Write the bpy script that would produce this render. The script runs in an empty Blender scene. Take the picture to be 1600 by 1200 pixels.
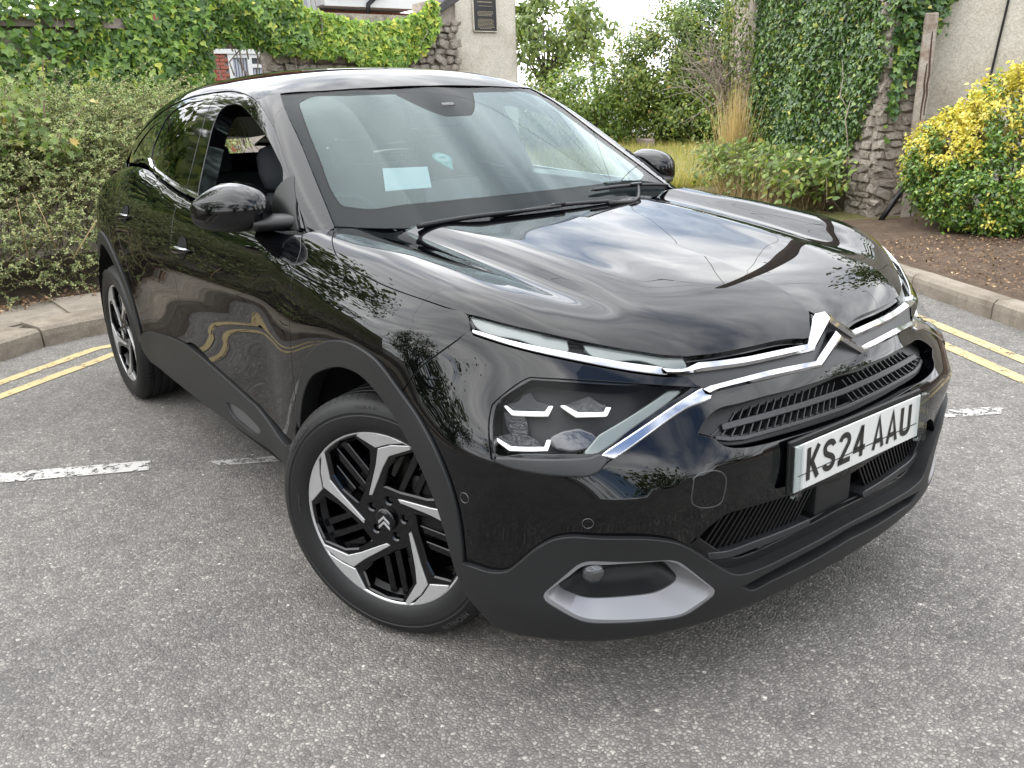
import bpy, bmesh, math, random
import numpy as np
from mathutils import Vector, Matrix
from mathutils.geometry import delaunay_2d_cdt
random.seed(7); RNG = np.random.default_rng(7)
sc = bpy.context.scene
COL = sc.collection

# ---------------------------------------------------------------- camera, sky, sun, exposure
cam_d = bpy.data.cameras.new('camera'); cam = bpy.data.objects.new('camera', cam_d); COL.objects.link(cam)
cam_d.sensor_fit = 'HORIZONTAL'; cam_d.sensor_width = 36.0
cam_d.lens = 36.0*1317.0/1600.0
cam_d.clip_start = .05; cam_d.clip_end = 2000
_yaw, _pitch, _roll = math.radians(143.680), math.radians(-18.044), math.radians(-2.163)
_f = Vector((math.cos(_yaw)*math.cos(_pitch), math.sin(_yaw)*math.cos(_pitch), math.sin(_pitch)))
_r = Vector((math.sin(_yaw), -math.cos(_yaw), 0)); _u = _r.cross(_f)
_r2 = _r*math.cos(_roll)+_u*math.sin(_roll); _u2 = -_r*math.sin(_roll)+_u*math.cos(_roll)
cam.matrix_world = Matrix(((_r2.x,_u2.x,-_f.x,1.8791),(_r2.y,_u2.y,-_f.y,-1.7691),(_r2.z,_u2.z,-_f.z,1.3612),(0,0,0,1)))
sc.camera = cam
SUN_EL, SUN_AZ = 60.0, -118.0      # degrees; azimuth measured from +x towards +y in the car's frame
w = bpy.data.worlds.new('World'); sc.world = w; w.use_nodes = True
nt = w.node_tree; nt.nodes.clear()
def wn(t, **k):
    n = nt.nodes.new(t)
    for a, b in k.items(): setattr(n, a, b)
    return n
out = wn('ShaderNodeOutputWorld'); bg = wn('ShaderNodeBackground')
sky = wn('ShaderNodeTexSky', sky_type='NISHITA', sun_disc=False)
sky.sun_elevation = math.radians(SUN_EL); sky.sun_rotation = math.radians(90-SUN_AZ)
sky.air_density = 1.0; sky.dust_density = 1.5; sky.ozone_density = 1.0
# broken cloud over the whole sky: a noise laid on a flat cloud deck (direction / height)
geo = wn('ShaderNodeTexCoord'); sep = wn('ShaderNodeSeparateXYZ'); nt.links.new(geo.outputs['Generated'], sep.inputs[0])
zc = wn('ShaderNodeMath', operation='MAXIMUM'); nt.links.new(sep.outputs['Z'], zc.inputs[0]); zc.inputs[1].default_value = 0.0
za = wn('ShaderNodeMath', operation='ADD'); nt.links.new(zc.outputs[0], za.inputs[0]); za.inputs[1].default_value = .16
dv = wn('ShaderNodeVectorMath', operation='DIVIDE'); nt.links.new(geo.outputs['Generated'], dv.inputs[0])
cmb = wn('ShaderNodeCombineXYZ'); 
for i in range(3): nt.links.new(za.outputs[0], cmb.inputs[i])
nt.links.new(cmb.outputs[0], dv.inputs[1])
n1 = wn('ShaderNodeTexNoise'); n1.inputs['Scale'].default_value = .75; n1.inputs['Detail'].default_value = 8; n1.inputs['Roughness'].default_value = .5; n1.inputs['Distortion'].default_value = .35
mp = wn('ShaderNodeMapping'); mp.inputs['Scale'].default_value = (1.0,1.9,1.0); mp.inputs['Rotation'].default_value = (0,0,math.radians(35)); mp.inputs['Location'].default_value = (3.1,1.7,0)
nt.links.new(dv.outputs[0], mp.inputs[0]); nt.links.new(mp.outputs[0], n1.inputs['Vector'])
cov = wn('ShaderNodeMapRange'); cov.inputs['From Min'].default_value = .33; cov.inputs['From Max'].default_value = .45
nt.links.new(n1.outputs['Fac'], cov.inputs['Value'])
n2 = wn('ShaderNodeTexNoise'); n2.inputs['Scale'].default_value = 1.5; n2.inputs['Detail'].default_value = 7; n2.inputs['Roughness'].default_value = .55; n2.inputs['Distortion'].default_value = .5
mp2 = wn('ShaderNodeMapping'); mp2.inputs['Scale'].default_value = (.8,2.0,1.0); mp2.inputs['Rotation'].default_value = (0,0,math.radians(28)); mp2.inputs['Location'].default_value = (8.3,4.1,2.0)
nt.links.new(dv.outputs[0], mp2.inputs[0]); nt.links.new(mp2.outputs[0], n2.inputs['Vector'])
cr = wn('ShaderNodeValToRGB'); e = cr.color_ramp.elements
e[0].position = .33; e[0].color = (5.6,5.8,6.2,1); e[1].position = .66; e[1].color = (14.5,14.5,14.5,1)
e2 = cr.color_ramp.elements.new(.5); e2.color = (9.6,9.8,10.1,1)
nt.links.new(n2.outputs['Fac'], cr.inputs[0])
mx = wn('ShaderNodeMix', data_type='RGBA'); nt.links.new(cov.outputs[0], mx.inputs['Factor'])
nt.links.new(sky.outputs[0], mx.inputs['A']); nt.links.new(cr.outputs[0], mx.inputs['B'])
nt.links.new(mx.outputs['Result'], bg.inputs[0]); bg.inputs[1].default_value = .15
nt.links.new(bg.outputs[0], out.inputs[0])
sun_d = bpy.data.lights.new('sun','SUN'); sun_d.energy = .75; sun_d.angle = math.radians(95); sun_d.color = (1,.97,.92)
sun = bpy.data.objects.new('sun', sun_d); COL.objects.link(sun)
_el, _az = math.radians(SUN_EL), math.radians(SUN_AZ)
sun.rotation_euler = Vector((math.cos(_az)*math.cos(_el), math.sin(_az)*math.cos(_el), math.sin(_el))).to_track_quat('Z','Y').to_euler()
sc.view_settings.view_transform = 'Standard'; sc.view_settings.look = 'None'; sc.view_settings.gamma = 1.0
sc.view_settings.use_curve_mapping = False; sc.view_settings.exposure = 1.42
sc.cycles.max_bounces = 8; sc.cycles.transparent_max_bounces = 24; sc.cycles.glossy_bounces = 5; sc.cycles.transmission_bounces = 6
sc.cycles.caustics_reflective = False; sc.cycles.caustics_refractive = False
# ---------------------------------------------------------------- car body as a smooth implicit solid
# car frame: x forward (front axle 0), y to the car's left, z up, metres
def pchip(xs, ys):
    xs = np.array(xs, float); ys = np.array(ys, float)
    h = np.diff(xs); d = np.diff(ys) / h
    m = np.zeros_like(xs)
    for i in range(1, len(xs) - 1):
        m[i] = (d[i-1]*h[i] + d[i]*h[i-1]) / (h[i] + h[i-1])
    m[0] = d[0]; m[-1] = d[-1]
    def ev(x):
        x = np.clip(np.asarray(x, float), xs[0], xs[-1])
        i = np.clip(np.searchsorted(xs, x) - 1, 0, len(xs) - 2)
        t = (x - xs[i]) / h[i]
        t2 = t*t; t3 = t2*t
        return ((2*t3-3*t2+1)*ys[i] + (t3-2*t2+t)*h[i]*m[i] + (-2*t3+3*t2)*ys[i+1] + (t3-t2)*h[i]*m[i+1])
    return ev
def smax(a, b, k):
    h = np.maximum(k - np.abs(a-b), 0.0) / k
    return np.maximum(a, b) + h*h*h*k/6.0
def sstep(a, b, x):
    t = np.clip((x-a)/(b-a), 0, 1)
    return t*t*t*(t*(t*6-15)+10)
def gau(x, s): return np.exp(-(x/s)**2)

_hoodc = pchip([-.60,-.42,-.25,0,.25,.45,.60,.70,.80,.95],[1.085,1.064,1.047,1.022,.990,.956,.921,.890,.845,.76])
_hoodd = pchip([0,.2,.4,.52,.62,.70,.77,.85,1.0],[0,-.002,-.006,-.010,-.006,.000,-.006,-.05,-.18])
_belt = pchip([-3.6,-3.2,-2.8,-2.4,-2.0,-1.6,-1.2,-.8,-.4,-.2],[.98,1.07,1.15,1.175,1.145,1.10,1.07,1.05,1.04,1.03])
def hoodz(x, y):
    a = np.abs(y)
    z = _hoodc(x) + _hoodd(a)*(1+.25*sstep(.2,.7,x))
    z = z - .006*sstep(.45,.7,a) + .006*sstep(-.35,.0,x)*gau(a-.70,.09)
    # twin troughs either side of the raised centre, fading out towards the nose
    w = sstep(-.60,-.25,x)*(1-sstep(.30,.64,x)); u = np.clip((x+.4)/1.0,0,1)
    yc = .555 - .065*u; t = a-yc; sg = np.where(t<0,.070-.030*u,.105-.045*u)
    z = z - .015*w*gau(t,sg) + .0035*w*gau(t+.13,.07)
    return z
_sz = pchip([.10,.20,.30,.40,.50,.62,.75,.86,.95,1.03,1.10,1.2],[.80,.845,.872,.884,.886,.889,.895,.893,.880,.848,.806,.74])
_sx = pchip([-3.6,-3.4,-3.1,-2.67,-2.0,-1.2,-.5,0,.35,.55,.75,.95],[-.23,-.155,-.075,-.018,.0,.002,.0,.002,-.004,-.020,-.075,-.16])
def sidey(x, z):
    s = _sz(z) + _sx(x)
    door = sstep(-2.15,-1.85,x)*(1-sstep(-.65,-.40,x))
    s = s - .009*door*gau(z-.60,.17) + .007*door*gau(z-.86,.06)
    for cx in (0.0,-2.67):
        r = np.hypot(x-cx, z-.36)
        s = s + .012*gau(r-.47,.13)*sstep(.1,.4,z)
    # upper body tucks in towards the nose
    s = s - .085*sstep(.05,.75,x)*sstep(.60,.92,z)
    return s
_fz = pchip([.10,.18,.24,.31,.40,.50,.58,.66,.74,.82,.90,1.0],[.66,.755,.825,.850,.850,.853,.858,.848,.813,.770,.715,.63])
_fy = pchip([0,.15,.30,.45,.60,.75,.90,1.1],[0,-.004,-.016,-.042,-.092,-.175,-.30,-.52])
def frontx(y, z):
    a = np.abs(y)
    # the crease that runs across the bumper under the lamps: a shelf above it, a slight undercut below
    t = z - (.632 - .045*sstep(.40,.72,a)); w = 1-sstep(.62,.82,a)
    up = .5*(t+np.sqrt(t*t+.0012**2)); dn = up-t
    cre = w*(.016 - .038*np.tanh(up*10)*(1-.58*sstep(.10,.22,t)) - .016*np.tanh(dn*8))
    return cre*(.35+.65*sstep(.22,.42,a)) + _fz(z) + _fy(a) + .018*gau(a,.26)*sstep(.66,.76,z) - .06*sstep(.64,.86,z)*sstep(.38,.85,a)
_rz = pchip([.15,.3,.5,.8,1.0,1.2],[-3.38,-3.46,-3.48,-3.45,-3.42,-3.36])
def body(p):
    x, y, z = p[...,0], p[...,1], p[...,2]
    a = np.abs(y)
    hx = sstep(-.62,-.36,x)
    top = (1-hx)*_belt(x) + hx*hoodz(x, y)
    f = smax(z-top, a-sidey(x, z), .085)
    f = smax(f, (x-frontx(y, z))*.95, .20)
    f = smax(f, _rz(z)+.10*(y/.8)**2 - x, .12)
    return smax(f, .195-z+.05*sstep(.3,.9,a), .05)
_roofc = pchip([-3.7,-3.45,-3.2,-2.9,-2.6,-2.3,-2.0,-1.7,-1.4,-1.15,-.95,-.6],[1.06,1.21,1.32,1.42,1.485,1.525,1.55,1.556,1.546,1.52,1.482,1.38])
_gs = pchip([.85,1.0,1.1,1.2,1.3,1.4,1.5,1.6],[.850,.822,.795,.756,.710,.655,.585,.49])
_gx = pchip([-3.6,-3.2,-2.8,-2.4,-2.0,-1.5,-1.0,-.5,-.2],[-.24,-.17,-.105,-.05,-.012,0,-.003,-.02,-.04])
def cabin(p):
    x, y, z = p[...,0], p[...,1], p[...,2]
    a = np.abs(y)
    f = smax((z-_roofc(x)+.10*a*a+.25*a**4)*.96, a-_gs(z)-_gx(x), .09)
    ws = (x + .245 + (z-1.04)/.575 + .285*a*a + .10*(z-1.04)*(1.47-z))*.50
    return np.maximum(np.maximum(smax(f, ws, .075), .93-z), -3.43-x)
def car(p): return np.minimum(body(p), cabin(p))
def grad(f, p, e=2e-4):
    g = np.empty_like(p)
    for i in range(3):
        d = np.zeros(3); d[i] = e
        g[...,i] = f(p+d)-f(p-d)
    return g/np.maximum(np.linalg.norm(g,axis=-1,keepdims=True),1e-12)
def cast(f, o, d, t0, t1, n=160, it=34):
    """first crossing from outside (f>0) to inside (f<0) along o+t*d between t0 and t1"""
    o = np.asarray(o,float); d = np.asarray(d,float)
    o, d = np.broadcast_arrays(o, d)
    N = len(o); lo = np.full(N, np.nan); hi = np.full(N, np.nan)
    prev = f(o+d*t0); done = np.zeros(N,bool)
    ts = np.linspace(t0,t1,n)
    for k in range(1,n):
        cur = f(o+d*ts[k])
        m = (~done)&(prev>0)&(cur<=0)
        lo[m]=ts[k-1]; hi[m]=ts[k]; done|=m
        prev = cur
        if done.all(): break
    bad = ~done
    lo[bad]=t1; hi[bad]=t1
    for _ in range(it):
        m = .5*(lo+hi)
        v = f(o+d*m[:,None])
        s = v>0
        lo = np.where(s,m,lo); hi = np.where(s,hi,m)
    return o+d*(.5*(lo+hi))[:,None], ~bad
# outlines of the car's panels: points on its surface, metres in the car's frame
TR = {'hood_side': [(-0.3625,-0.7249,1.0512),(-0.2972,-0.7672,1.0404),(-0.2448,-0.7919,1.0258),(-0.1767,-0.8137,1.0067),(-0.0933,-0.8233,0.9926),(0.0151,-0.8266,0.9792),(0.1357,-0.8237,0.9672),(0.235,-0.8138,0.9592),(0.3165,-0.7975,0.9487),(0.3759,-0.7766,0.9376)],
 'hood_drl': [(0.3759,-0.7766,0.9376),(0.4379,-0.7377,0.9244),(0.4918,-0.6927,0.9089),(0.5465,-0.6371,0.8904),(0.5948,-0.5835,0.874),(0.6396,-0.5266,0.859),(0.676,-0.4724,0.8456),(0.6979,-0.4258,0.8379)],
 'hood_front': [(0.6979,-0.4258,0.8379),(0.7116,-0.3689,0.835),(0.7265,-0.2787,0.8333),(0.747,-0.1193,0.8292),(0.7507,-0.0701,0.8283)],
 'hood_notch': [(0.7507,-0.0701,0.8283),(0.7458,-0.0459,0.8339),(0.7073,0.0275,0.8649),(0.699,0.0578,0.8698)],
 'hood_rear': [(-0.3625,-0.7249,1.0512),(-0.4072,-0.5443,1.0427),(-0.3114,-0.3764,1.0499),(-0.2835,-0.2042,1.0482),(-0.2612,-0.0207,1.0479)],
 'bump_gap': [(0.4028,-0.7882,0.9115),(0.3882,-0.8147,0.8908),(0.3638,-0.8421,0.8653),(0.3372,-0.8636,0.8408),(0.3208,-0.8746,0.8248),(0.3062,-0.884,0.8056),(0.2875,-0.8933,0.7808),(0.273,-0.8983,0.7601)],
 'wing_hood': [(-0.3625,-0.7249,1.0512),(-0.2972,-0.7672,1.0404),(-0.2448,-0.7919,1.0258),(-0.1767,-0.8137,1.0067),(-0.0933,-0.8233,0.9926),(0.0151,-0.8266,0.9792),(0.1357,-0.8237,0.9672),(0.235,-0.8138,0.9592),(0.3165,-0.7975,0.9487),(0.3759,-0.7766,0.9376),(0.4028,-0.7882,0.9115)],
 'arch_out': [(-0.3765,-0.897,0.527),(-0.343,-0.8992,0.5956),(-0.292,-0.9031,0.6664),(-0.2187,-0.9079,0.7392),(-0.1292,-0.9094,0.7915),(-0.0275,-0.9092,0.8251),(0.0771,-0.9081,0.8341),(0.1802,-0.9047,0.817),(0.2658,-0.8986,0.7661),(0.3489,-0.8943,0.7092),(0.4165,-0.8921,0.638),(0.4515,-0.8868,0.5646),(0.4662,-0.8823,0.4754),(0.4677,-0.8808,0.4086),(0.4665,-0.8778,0.3615),(0.473,-0.8708,0.3206),(0.4902,-0.8613,0.2968)],
 'arch_in': [(-0.3636,-0.8946,0.4937),(-0.333,-0.8962,0.5583),(-0.2941,-0.8984,0.6174),(-0.2252,-0.9024,0.6818),(-0.1129,-0.9054,0.7349),(0.0083,-0.9066,0.7671),(0.1108,-0.9068,0.7657),(0.1953,-0.9041,0.7327),(0.2702,-0.9002,0.6808),(0.3369,-0.8954,0.6055),(0.3886,-0.891,0.5273),(0.4259,-0.8873,0.4367),(0.4476,-0.8807,0.3622),(0.4684,-0.8714,0.3186),(0.4902,-0.8613,0.2968)],
 'door_front': [(-0.4327,-0.7944,1.0418),(-0.3547,-0.8457,0.9944),(-0.3341,-0.8795,0.9444),(-0.3375,-0.8956,0.878),(-0.3366,-0.9004,0.8426),(-0.3408,-0.9067,0.7318),(-0.3633,-0.9019,0.6302),(-0.3737,-0.8984,0.558)],
 'door_split': [(-1.5282,-0.8393,1.0478),(-1.5004,-0.8679,0.9923),(-1.4269,-0.899,0.8822),(-1.4904,-0.8905,0.7119),(-1.5449,-0.8814,0.572),(-1.5061,-0.8819,0.5135)],
 'sill_top': [(-2.116,-0.8917,0.4513),(-1.8937,-0.8815,0.4881),(-1.5127,-0.8818,0.5175),(-1.0746,-0.8818,0.4872),(-0.7731,-0.8818,0.4559),(-0.4399,-0.8968,0.4226)],
 'sill_bot': [(-2.1266,-0.8835,0.329),(-1.7337,-0.875,0.3053),(-1.173,-0.8743,0.3039),(-0.7214,-0.8755,0.3203),(-0.4643,-0.8932,0.3676)],
 'sill_insert': [(-1.0619,-0.8832,0.3932),(-0.9907,-0.8834,0.4043),(-0.8219,-0.8824,0.3971),(-0.7407,-0.881,0.3734),(-0.7881,-0.8782,0.3404),(-0.9159,-0.8783,0.3367),(-1.0462,-0.8813,0.3624)],
 'rear_arch_out': [(-2.9046,-0.8645,0.7569),(-2.7411,-0.8816,0.8397),(-2.5578,-0.8939,0.8608),(-2.3638,-0.8979,0.8405),(-2.2662,-0.8986,0.789),(-2.1906,-0.8971,0.7248),(-2.1569,-0.8939,0.6116),(-2.1386,-0.893,0.5105),(-2.1314,-0.8926,0.4214)],
 'handle_f': [(-1.4504,-0.8907,0.9222),(-1.1835,-0.8945,0.9041),(-1.3234,-0.8847,0.9435),(-1.2928,-0.8982,0.8854)],
 'handle_r': [(-2.3654,-0.8685,0.9779),(-2.086,-0.8736,0.9676),(-2.245,-0.8593,1.0024),(-2.1777,-0.8786,0.9499)],
 'belt_strip': [(-2.5147,-0.7277,1.1672),(-2.5153,-0.7064,1.1717),(-2.1435,-0.7694,1.1395),(-1.8008,-0.7816,1.1122),(-1.3934,-0.7917,1.0781)],
 'frame_top': [(-3.2516,-0.5973,1.1514),(-2.9949,-0.5818,1.281),(-2.4058,-0.6021,1.3994),(-1.9509,-0.6043,1.4533),(-1.6804,-0.6012,1.4643),(-1.377,-0.6006,1.4603),(-1.2041,-0.6142,1.4392),(-1.0453,-0.6361,1.3994),(-0.8979,-0.6606,1.3328),(-0.7365,-0.7001,1.2354),(-0.5621,-0.7484,1.1219),(-0.4644,-0.7708,1.0566)],
 'win_f': [(-1.368,-0.7968,1.0964),(-1.3933,-0.7252,1.2703),(-1.4705,-0.6363,1.4255),(-1.4149,-0.6299,1.4329),(-1.2885,-0.6376,1.4206),(-1.081,-0.6612,1.3801),(-0.9167,-0.6851,1.3219),(-0.7832,-0.7061,1.2544),(-0.7022,-0.7244,1.205),(-0.6452,-0.7593,1.1467),(-0.6134,-0.7872,1.0786)],
 'win_r': [(-2.2107,-0.7432,1.1602),(-2.2574,-0.6955,1.2594),(-2.1635,-0.6403,1.3829),(-2.0048,-0.6214,1.4295),(-1.6783,-0.6109,1.4547),(-1.5407,-0.7206,1.2779),(-1.5157,-0.7933,1.1047)],
 'win_q': [(-3.2781,-0.5901,1.1571),(-2.9444,-0.6004,1.2629),(-2.3706,-0.5985,1.41),(-2.4475,-0.6702,1.2675),(-2.428,-0.7134,1.1746)],
 'ws_out': [(-0.409,-0.7002,1.0536),(-0.5698,-0.6651,1.1522),(-0.7844,-0.6176,1.285),(-1.0627,-0.5504,1.4417),(-1.0157,-0.4259,1.4462),(-0.9928,-0.288,1.4516),(-0.9764,-0.0399,1.4562)],
 'ws_frit': [(-0.3718,-0.3008,1.0969),(-0.4021,-0.4539,1.0954),(-0.448,-0.6037,1.0958),(-0.4811,-0.6387,1.1075),(-0.5138,-0.6376,1.1262),(-0.677,-0.6006,1.2267),(-0.9059,-0.5431,1.3691),(-0.9655,-0.5242,1.4048),(-0.9819,-0.492,1.419),(-0.9543,-0.3301,1.4274),(-0.9245,-0.0734,1.428)],
 'ws_cam': [(-0.9156,-0.0667,1.4231),(-0.7991,-0.0561,1.356),(-0.7752,-0.0289,1.3425),(-0.7807,0.0783,1.3448),(-0.9515,0.1846,1.4381)],
 'drl': [(0.3644,-0.7823,0.9395),(0.4389,-0.7385,0.9233),(0.4928,-0.6935,0.9078),(0.548,-0.6384,0.8888),(0.5958,-0.5844,0.8729),(0.6387,-0.5256,0.86),(0.676,-0.4724,0.8456),(0.6977,-0.4296,0.8372),(0.7069,-0.4233,0.8292),(0.7087,-0.4413,0.8218),(0.6816,-0.4976,0.832),(0.633,-0.5692,0.8478),(0.5626,-0.6513,0.8709),(0.4867,-0.7293,0.8915),(0.4065,-0.7839,0.9128)],
 'drl_l1': [(0.3756,-0.7701,0.9307),(0.4526,-0.7146,0.9143),(0.5375,-0.6349,0.8858),(0.5534,-0.6434,0.8703),(0.4791,-0.7183,0.8929),(0.4026,-0.771,0.9141)],
 'drl_l2': [(0.5675,-0.6085,0.8734),(0.6314,-0.5241,0.8539),(0.6871,-0.4319,0.8332),(0.6976,-0.4329,0.8219),(0.6481,-0.5214,0.8412),(0.5831,-0.6079,0.8612)],
 'chrome0_top': [(0.4073,-0.7845,0.9117),(0.4878,-0.7302,0.8897),(0.565,-0.6534,0.8676),(0.635,-0.5711,0.8451),(0.6858,-0.496,0.8283)],
 'chrome0_bot': [(0.4107,-0.7854,0.9082),(0.4913,-0.7331,0.8839),(0.5706,-0.6583,0.8591),(0.6413,-0.5772,0.8357),(0.6975,-0.4925,0.816)],
 'chrome1_top': [(0.6865,-0.4967,0.8272),(0.7078,-0.4463,0.8213),(0.7095,-0.4281,0.825),(0.7095,-0.4159,0.8282)],
 'chrome1_top2': [(0.7095,-0.4159,0.8282),(0.7231,-0.3608,0.8241),(0.7369,-0.2909,0.8208),(0.7476,-0.2142,0.8196),(0.7569,-0.132,0.8182),(0.7607,-0.0782,0.8178)],
 'chev1_top': [(0.7607,-0.0782,0.8178),(0.7566,-0.0603,0.8229),(0.7162,0.0152,0.8589),(0.7124,0.0415,0.861)],
 'chrome1_bot': [(0.6975,-0.4925,0.816),(0.7083,-0.4665,0.8128),(0.7179,-0.4369,0.811),(0.7336,-0.3723,0.8076),(0.7478,-0.3034,0.8047),(0.7594,-0.2284,0.8039),(0.7685,-0.1467,0.8031),(0.7739,-0.0806,0.8022)],
 'chev1_bot': [(0.7739,-0.0806,0.8022),(0.7729,-0.0618,0.8046),(0.7483,0.006,0.8327),(0.7414,0.0301,0.8383)],
 'chrome2_top': [(0.7388,-0.4265,0.7772),(0.741,-0.4087,0.7809),(0.7448,-0.3883,0.7817),(0.7552,-0.3329,0.7842),(0.7665,-0.2659,0.7871),(0.7773,-0.188,0.7857),(0.7864,-0.104,0.7837),(0.7886,-0.0771,0.7828)],
 'chev2_top': [(0.7886,-0.0771,0.7828),(0.7872,-0.0628,0.7858),(0.7586,0.001,0.8228),(0.7559,0.0312,0.8247)],
 'chrome2_bot': [(0.7502,-0.4102,0.7625),(0.7519,-0.3916,0.7666),(0.756,-0.3692,0.768),(0.7676,-0.3147,0.7698),(0.7794,-0.2519,0.771),(0.7883,-0.1827,0.7703),(0.7953,-0.1152,0.7694),(0.8,-0.0643,0.767)],
 'chev2_bot': [(0.8,-0.0643,0.767),(0.7991,-0.053,0.7691),(0.779,0.0125,0.7992),(0.7747,0.0345,0.8037)],
 'hl_chrome': [(0.739,-0.4267,0.7766),(0.7314,-0.4898,0.7562),(0.7238,-0.5432,0.7358),(0.7116,-0.6112,0.7085),(0.6985,-0.6748,0.682),(0.7121,-0.6571,0.6756),(0.7143,-0.6465,0.6805),(0.7253,-0.584,0.7085),(0.7406,-0.4738,0.7497),(0.7497,-0.4117,0.7627)],
 'hl_cut_top': [(0.7371,-0.4308,0.7785),(0.7021,-0.5181,0.7949),(0.6526,-0.6008,0.8088),(0.6042,-0.6651,0.8166),(0.5396,-0.7369,0.823)],
 'hl_cut_left': [(0.5396,-0.7369,0.823),(0.5305,-0.7523,0.8158),(0.5211,-0.7711,0.8036),(0.5102,-0.7942,0.7863),(0.5029,-0.8113,0.7714)],
 'hl_cut_left2': [(0.5029,-0.8113,0.7714),(0.5065,-0.8205,0.756),(0.5287,-0.8417,0.7032),(0.5419,-0.848,0.6701)],
 'hl_cut_bot': [(0.5419,-0.848,0.6701),(0.5657,-0.8361,0.6628),(0.591,-0.8205,0.6565),(0.6171,-0.8008,0.6521),(0.6464,-0.7741,0.6483),(0.6946,-0.7156,0.6442)],
 'hl_cut_right': [(0.6946,-0.7156,0.6442),(0.7044,-0.6946,0.6526),(0.7096,-0.6726,0.6665),(0.7146,-0.6487,0.6783),(0.7261,-0.5847,0.7071),(0.7414,-0.4746,0.748),(0.7503,-0.4123,0.7615)],
 'hl_lens': [(0.5421,-0.7374,0.8195),(0.6063,-0.667,0.8126),(0.6548,-0.6029,0.8048),(0.7326,-0.448,0.7784),(0.7202,-0.5396,0.7439),(0.7082,-0.608,0.7152),(0.6941,-0.6849,0.6807),(0.655,-0.7462,0.6828),(0.6006,-0.8036,0.6819),(0.544,-0.8441,0.6783),(0.5324,-0.8394,0.7037),(0.5123,-0.8208,0.7504),(0.5074,-0.8097,0.7693),(0.5233,-0.773,0.7989)],
 'hl_light': [(0.7138,-0.467,0.7724),(0.7057,-0.4901,0.7743),(0.6712,-0.6584,0.7092),(0.6707,-0.6992,0.6809),(0.6819,-0.6809,0.6793),(0.6981,-0.598,0.7154)],
 'hook1': [(0.5062,-0.7823,0.7616),(0.5254,-0.7786,0.7485),(0.5812,-0.7245,0.748),(0.5798,-0.7107,0.7629),(0.5754,-0.7159,0.763),(0.5753,-0.7265,0.7527),(0.5251,-0.7748,0.7533),(0.5095,-0.7796,0.7619)],
 'hook2': [(0.5911,-0.6956,0.7636),(0.6186,-0.677,0.7434),(0.6517,-0.622,0.7401),(0.6501,-0.6094,0.7538),(0.646,-0.6166,0.7545),(0.647,-0.6249,0.7453),(0.6175,-0.6725,0.7492),(0.5953,-0.6903,0.7634)],
 'hook3': [(0.5146,-0.8185,0.6999),(0.5511,-0.806,0.6807),(0.6114,-0.7528,0.6846),(0.608,-0.7409,0.7025),(0.6037,-0.746,0.7026),(0.6058,-0.7549,0.6899),(0.5516,-0.8028,0.6872),(0.5197,-0.8154,0.7006)],
 'refl1': [(0.5082,-0.7753,0.7626),(0.5254,-0.7555,0.7695),(0.5261,-0.7453,0.7803),(0.5346,-0.7327,0.7852),(0.5474,-0.733,0.7713),(0.5716,-0.7145,0.7631),(0.5709,-0.7247,0.7539),(0.5228,-0.7712,0.7539)],
 'refl2': [(0.5937,-0.6872,0.7622),(0.6074,-0.6597,0.7692),(0.6156,-0.6398,0.7752),(0.6279,-0.6292,0.7658),(0.6406,-0.6153,0.7571),(0.6429,-0.6229,0.7466),(0.6148,-0.6683,0.7503)],
 'refl3': [(0.5188,-0.8114,0.7007),(0.5373,-0.7961,0.7079),(0.5579,-0.7778,0.712),(0.5722,-0.7704,0.7056),(0.5869,-0.7617,0.699),(0.5969,-0.758,0.6909),(0.5494,-0.7994,0.6878)],
 'crystal': [(0.6094,-0.7368,0.7047),(0.6178,-0.714,0.714),(0.6341,-0.6839,0.7166),(0.6524,-0.6646,0.7067),(0.6614,-0.6621,0.6972),(0.6588,-0.6795,0.6882),(0.64,-0.7161,0.6839),(0.6216,-0.7352,0.6907)],
 'hl_lip': [(0.5429,-0.847,0.6715),(0.5808,-0.8219,0.6751),(0.6406,-0.7685,0.6761),(0.6897,-0.6986,0.6761),(0.6936,-0.6845,0.6818),(0.7068,-0.67,0.6734),(0.7044,-0.6946,0.6526),(0.6943,-0.7154,0.6455),(0.6463,-0.7739,0.6496),(0.5908,-0.8203,0.6578),(0.5655,-0.8358,0.6641)],
 'grille_out': [(0.7781,-0.4758,0.6963),(0.7736,-0.4611,0.7085),(0.7712,-0.4447,0.7182),(0.7699,-0.4292,0.7256),(0.7702,-0.4133,0.7304),(0.7815,-0.3512,0.7337),(0.7969,-0.2721,0.7375),(0.8077,-0.1944,0.7372),(0.8175,-0.0615,0.739),(0.8193,0.0141,0.7389)],
 'grille_bot': [(0.7781,-0.4758,0.6963),(0.7973,-0.4427,0.6829)],
 'grille_bot2': [(0.7973,-0.4427,0.6829),(0.8047,-0.4387,0.6739),(0.8159,-0.4206,0.6635),(0.8267,-0.3872,0.6567),(0.8346,-0.3432,0.6528),(0.8449,-0.2368,0.6478),(0.8531,-0.1201,0.6439),(0.8566,-0.0035,0.6412)],
 'slat_up': [(0.7805,-0.3961,0.6907),(0.8002,-0.2722,0.6916),(0.8111,-0.1457,0.6903),(0.8149,0.0701,0.6881)],
 'slat_lo': [(0.7818,-0.4217,0.6742),(0.7928,-0.3925,0.6666),(0.8025,-0.3505,0.6612),(0.8138,-0.2415,0.6585),(0.8216,-0.1321,0.656),(0.8253,0.0452,0.6521)],
 'open_top': [(0.7787,-0.3648,0.7015),(0.7791,-0.3355,0.7092),(0.7913,-0.2622,0.711),(0.803,-0.1366,0.7119),(0.809,0.0353,0.7076)],
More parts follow.
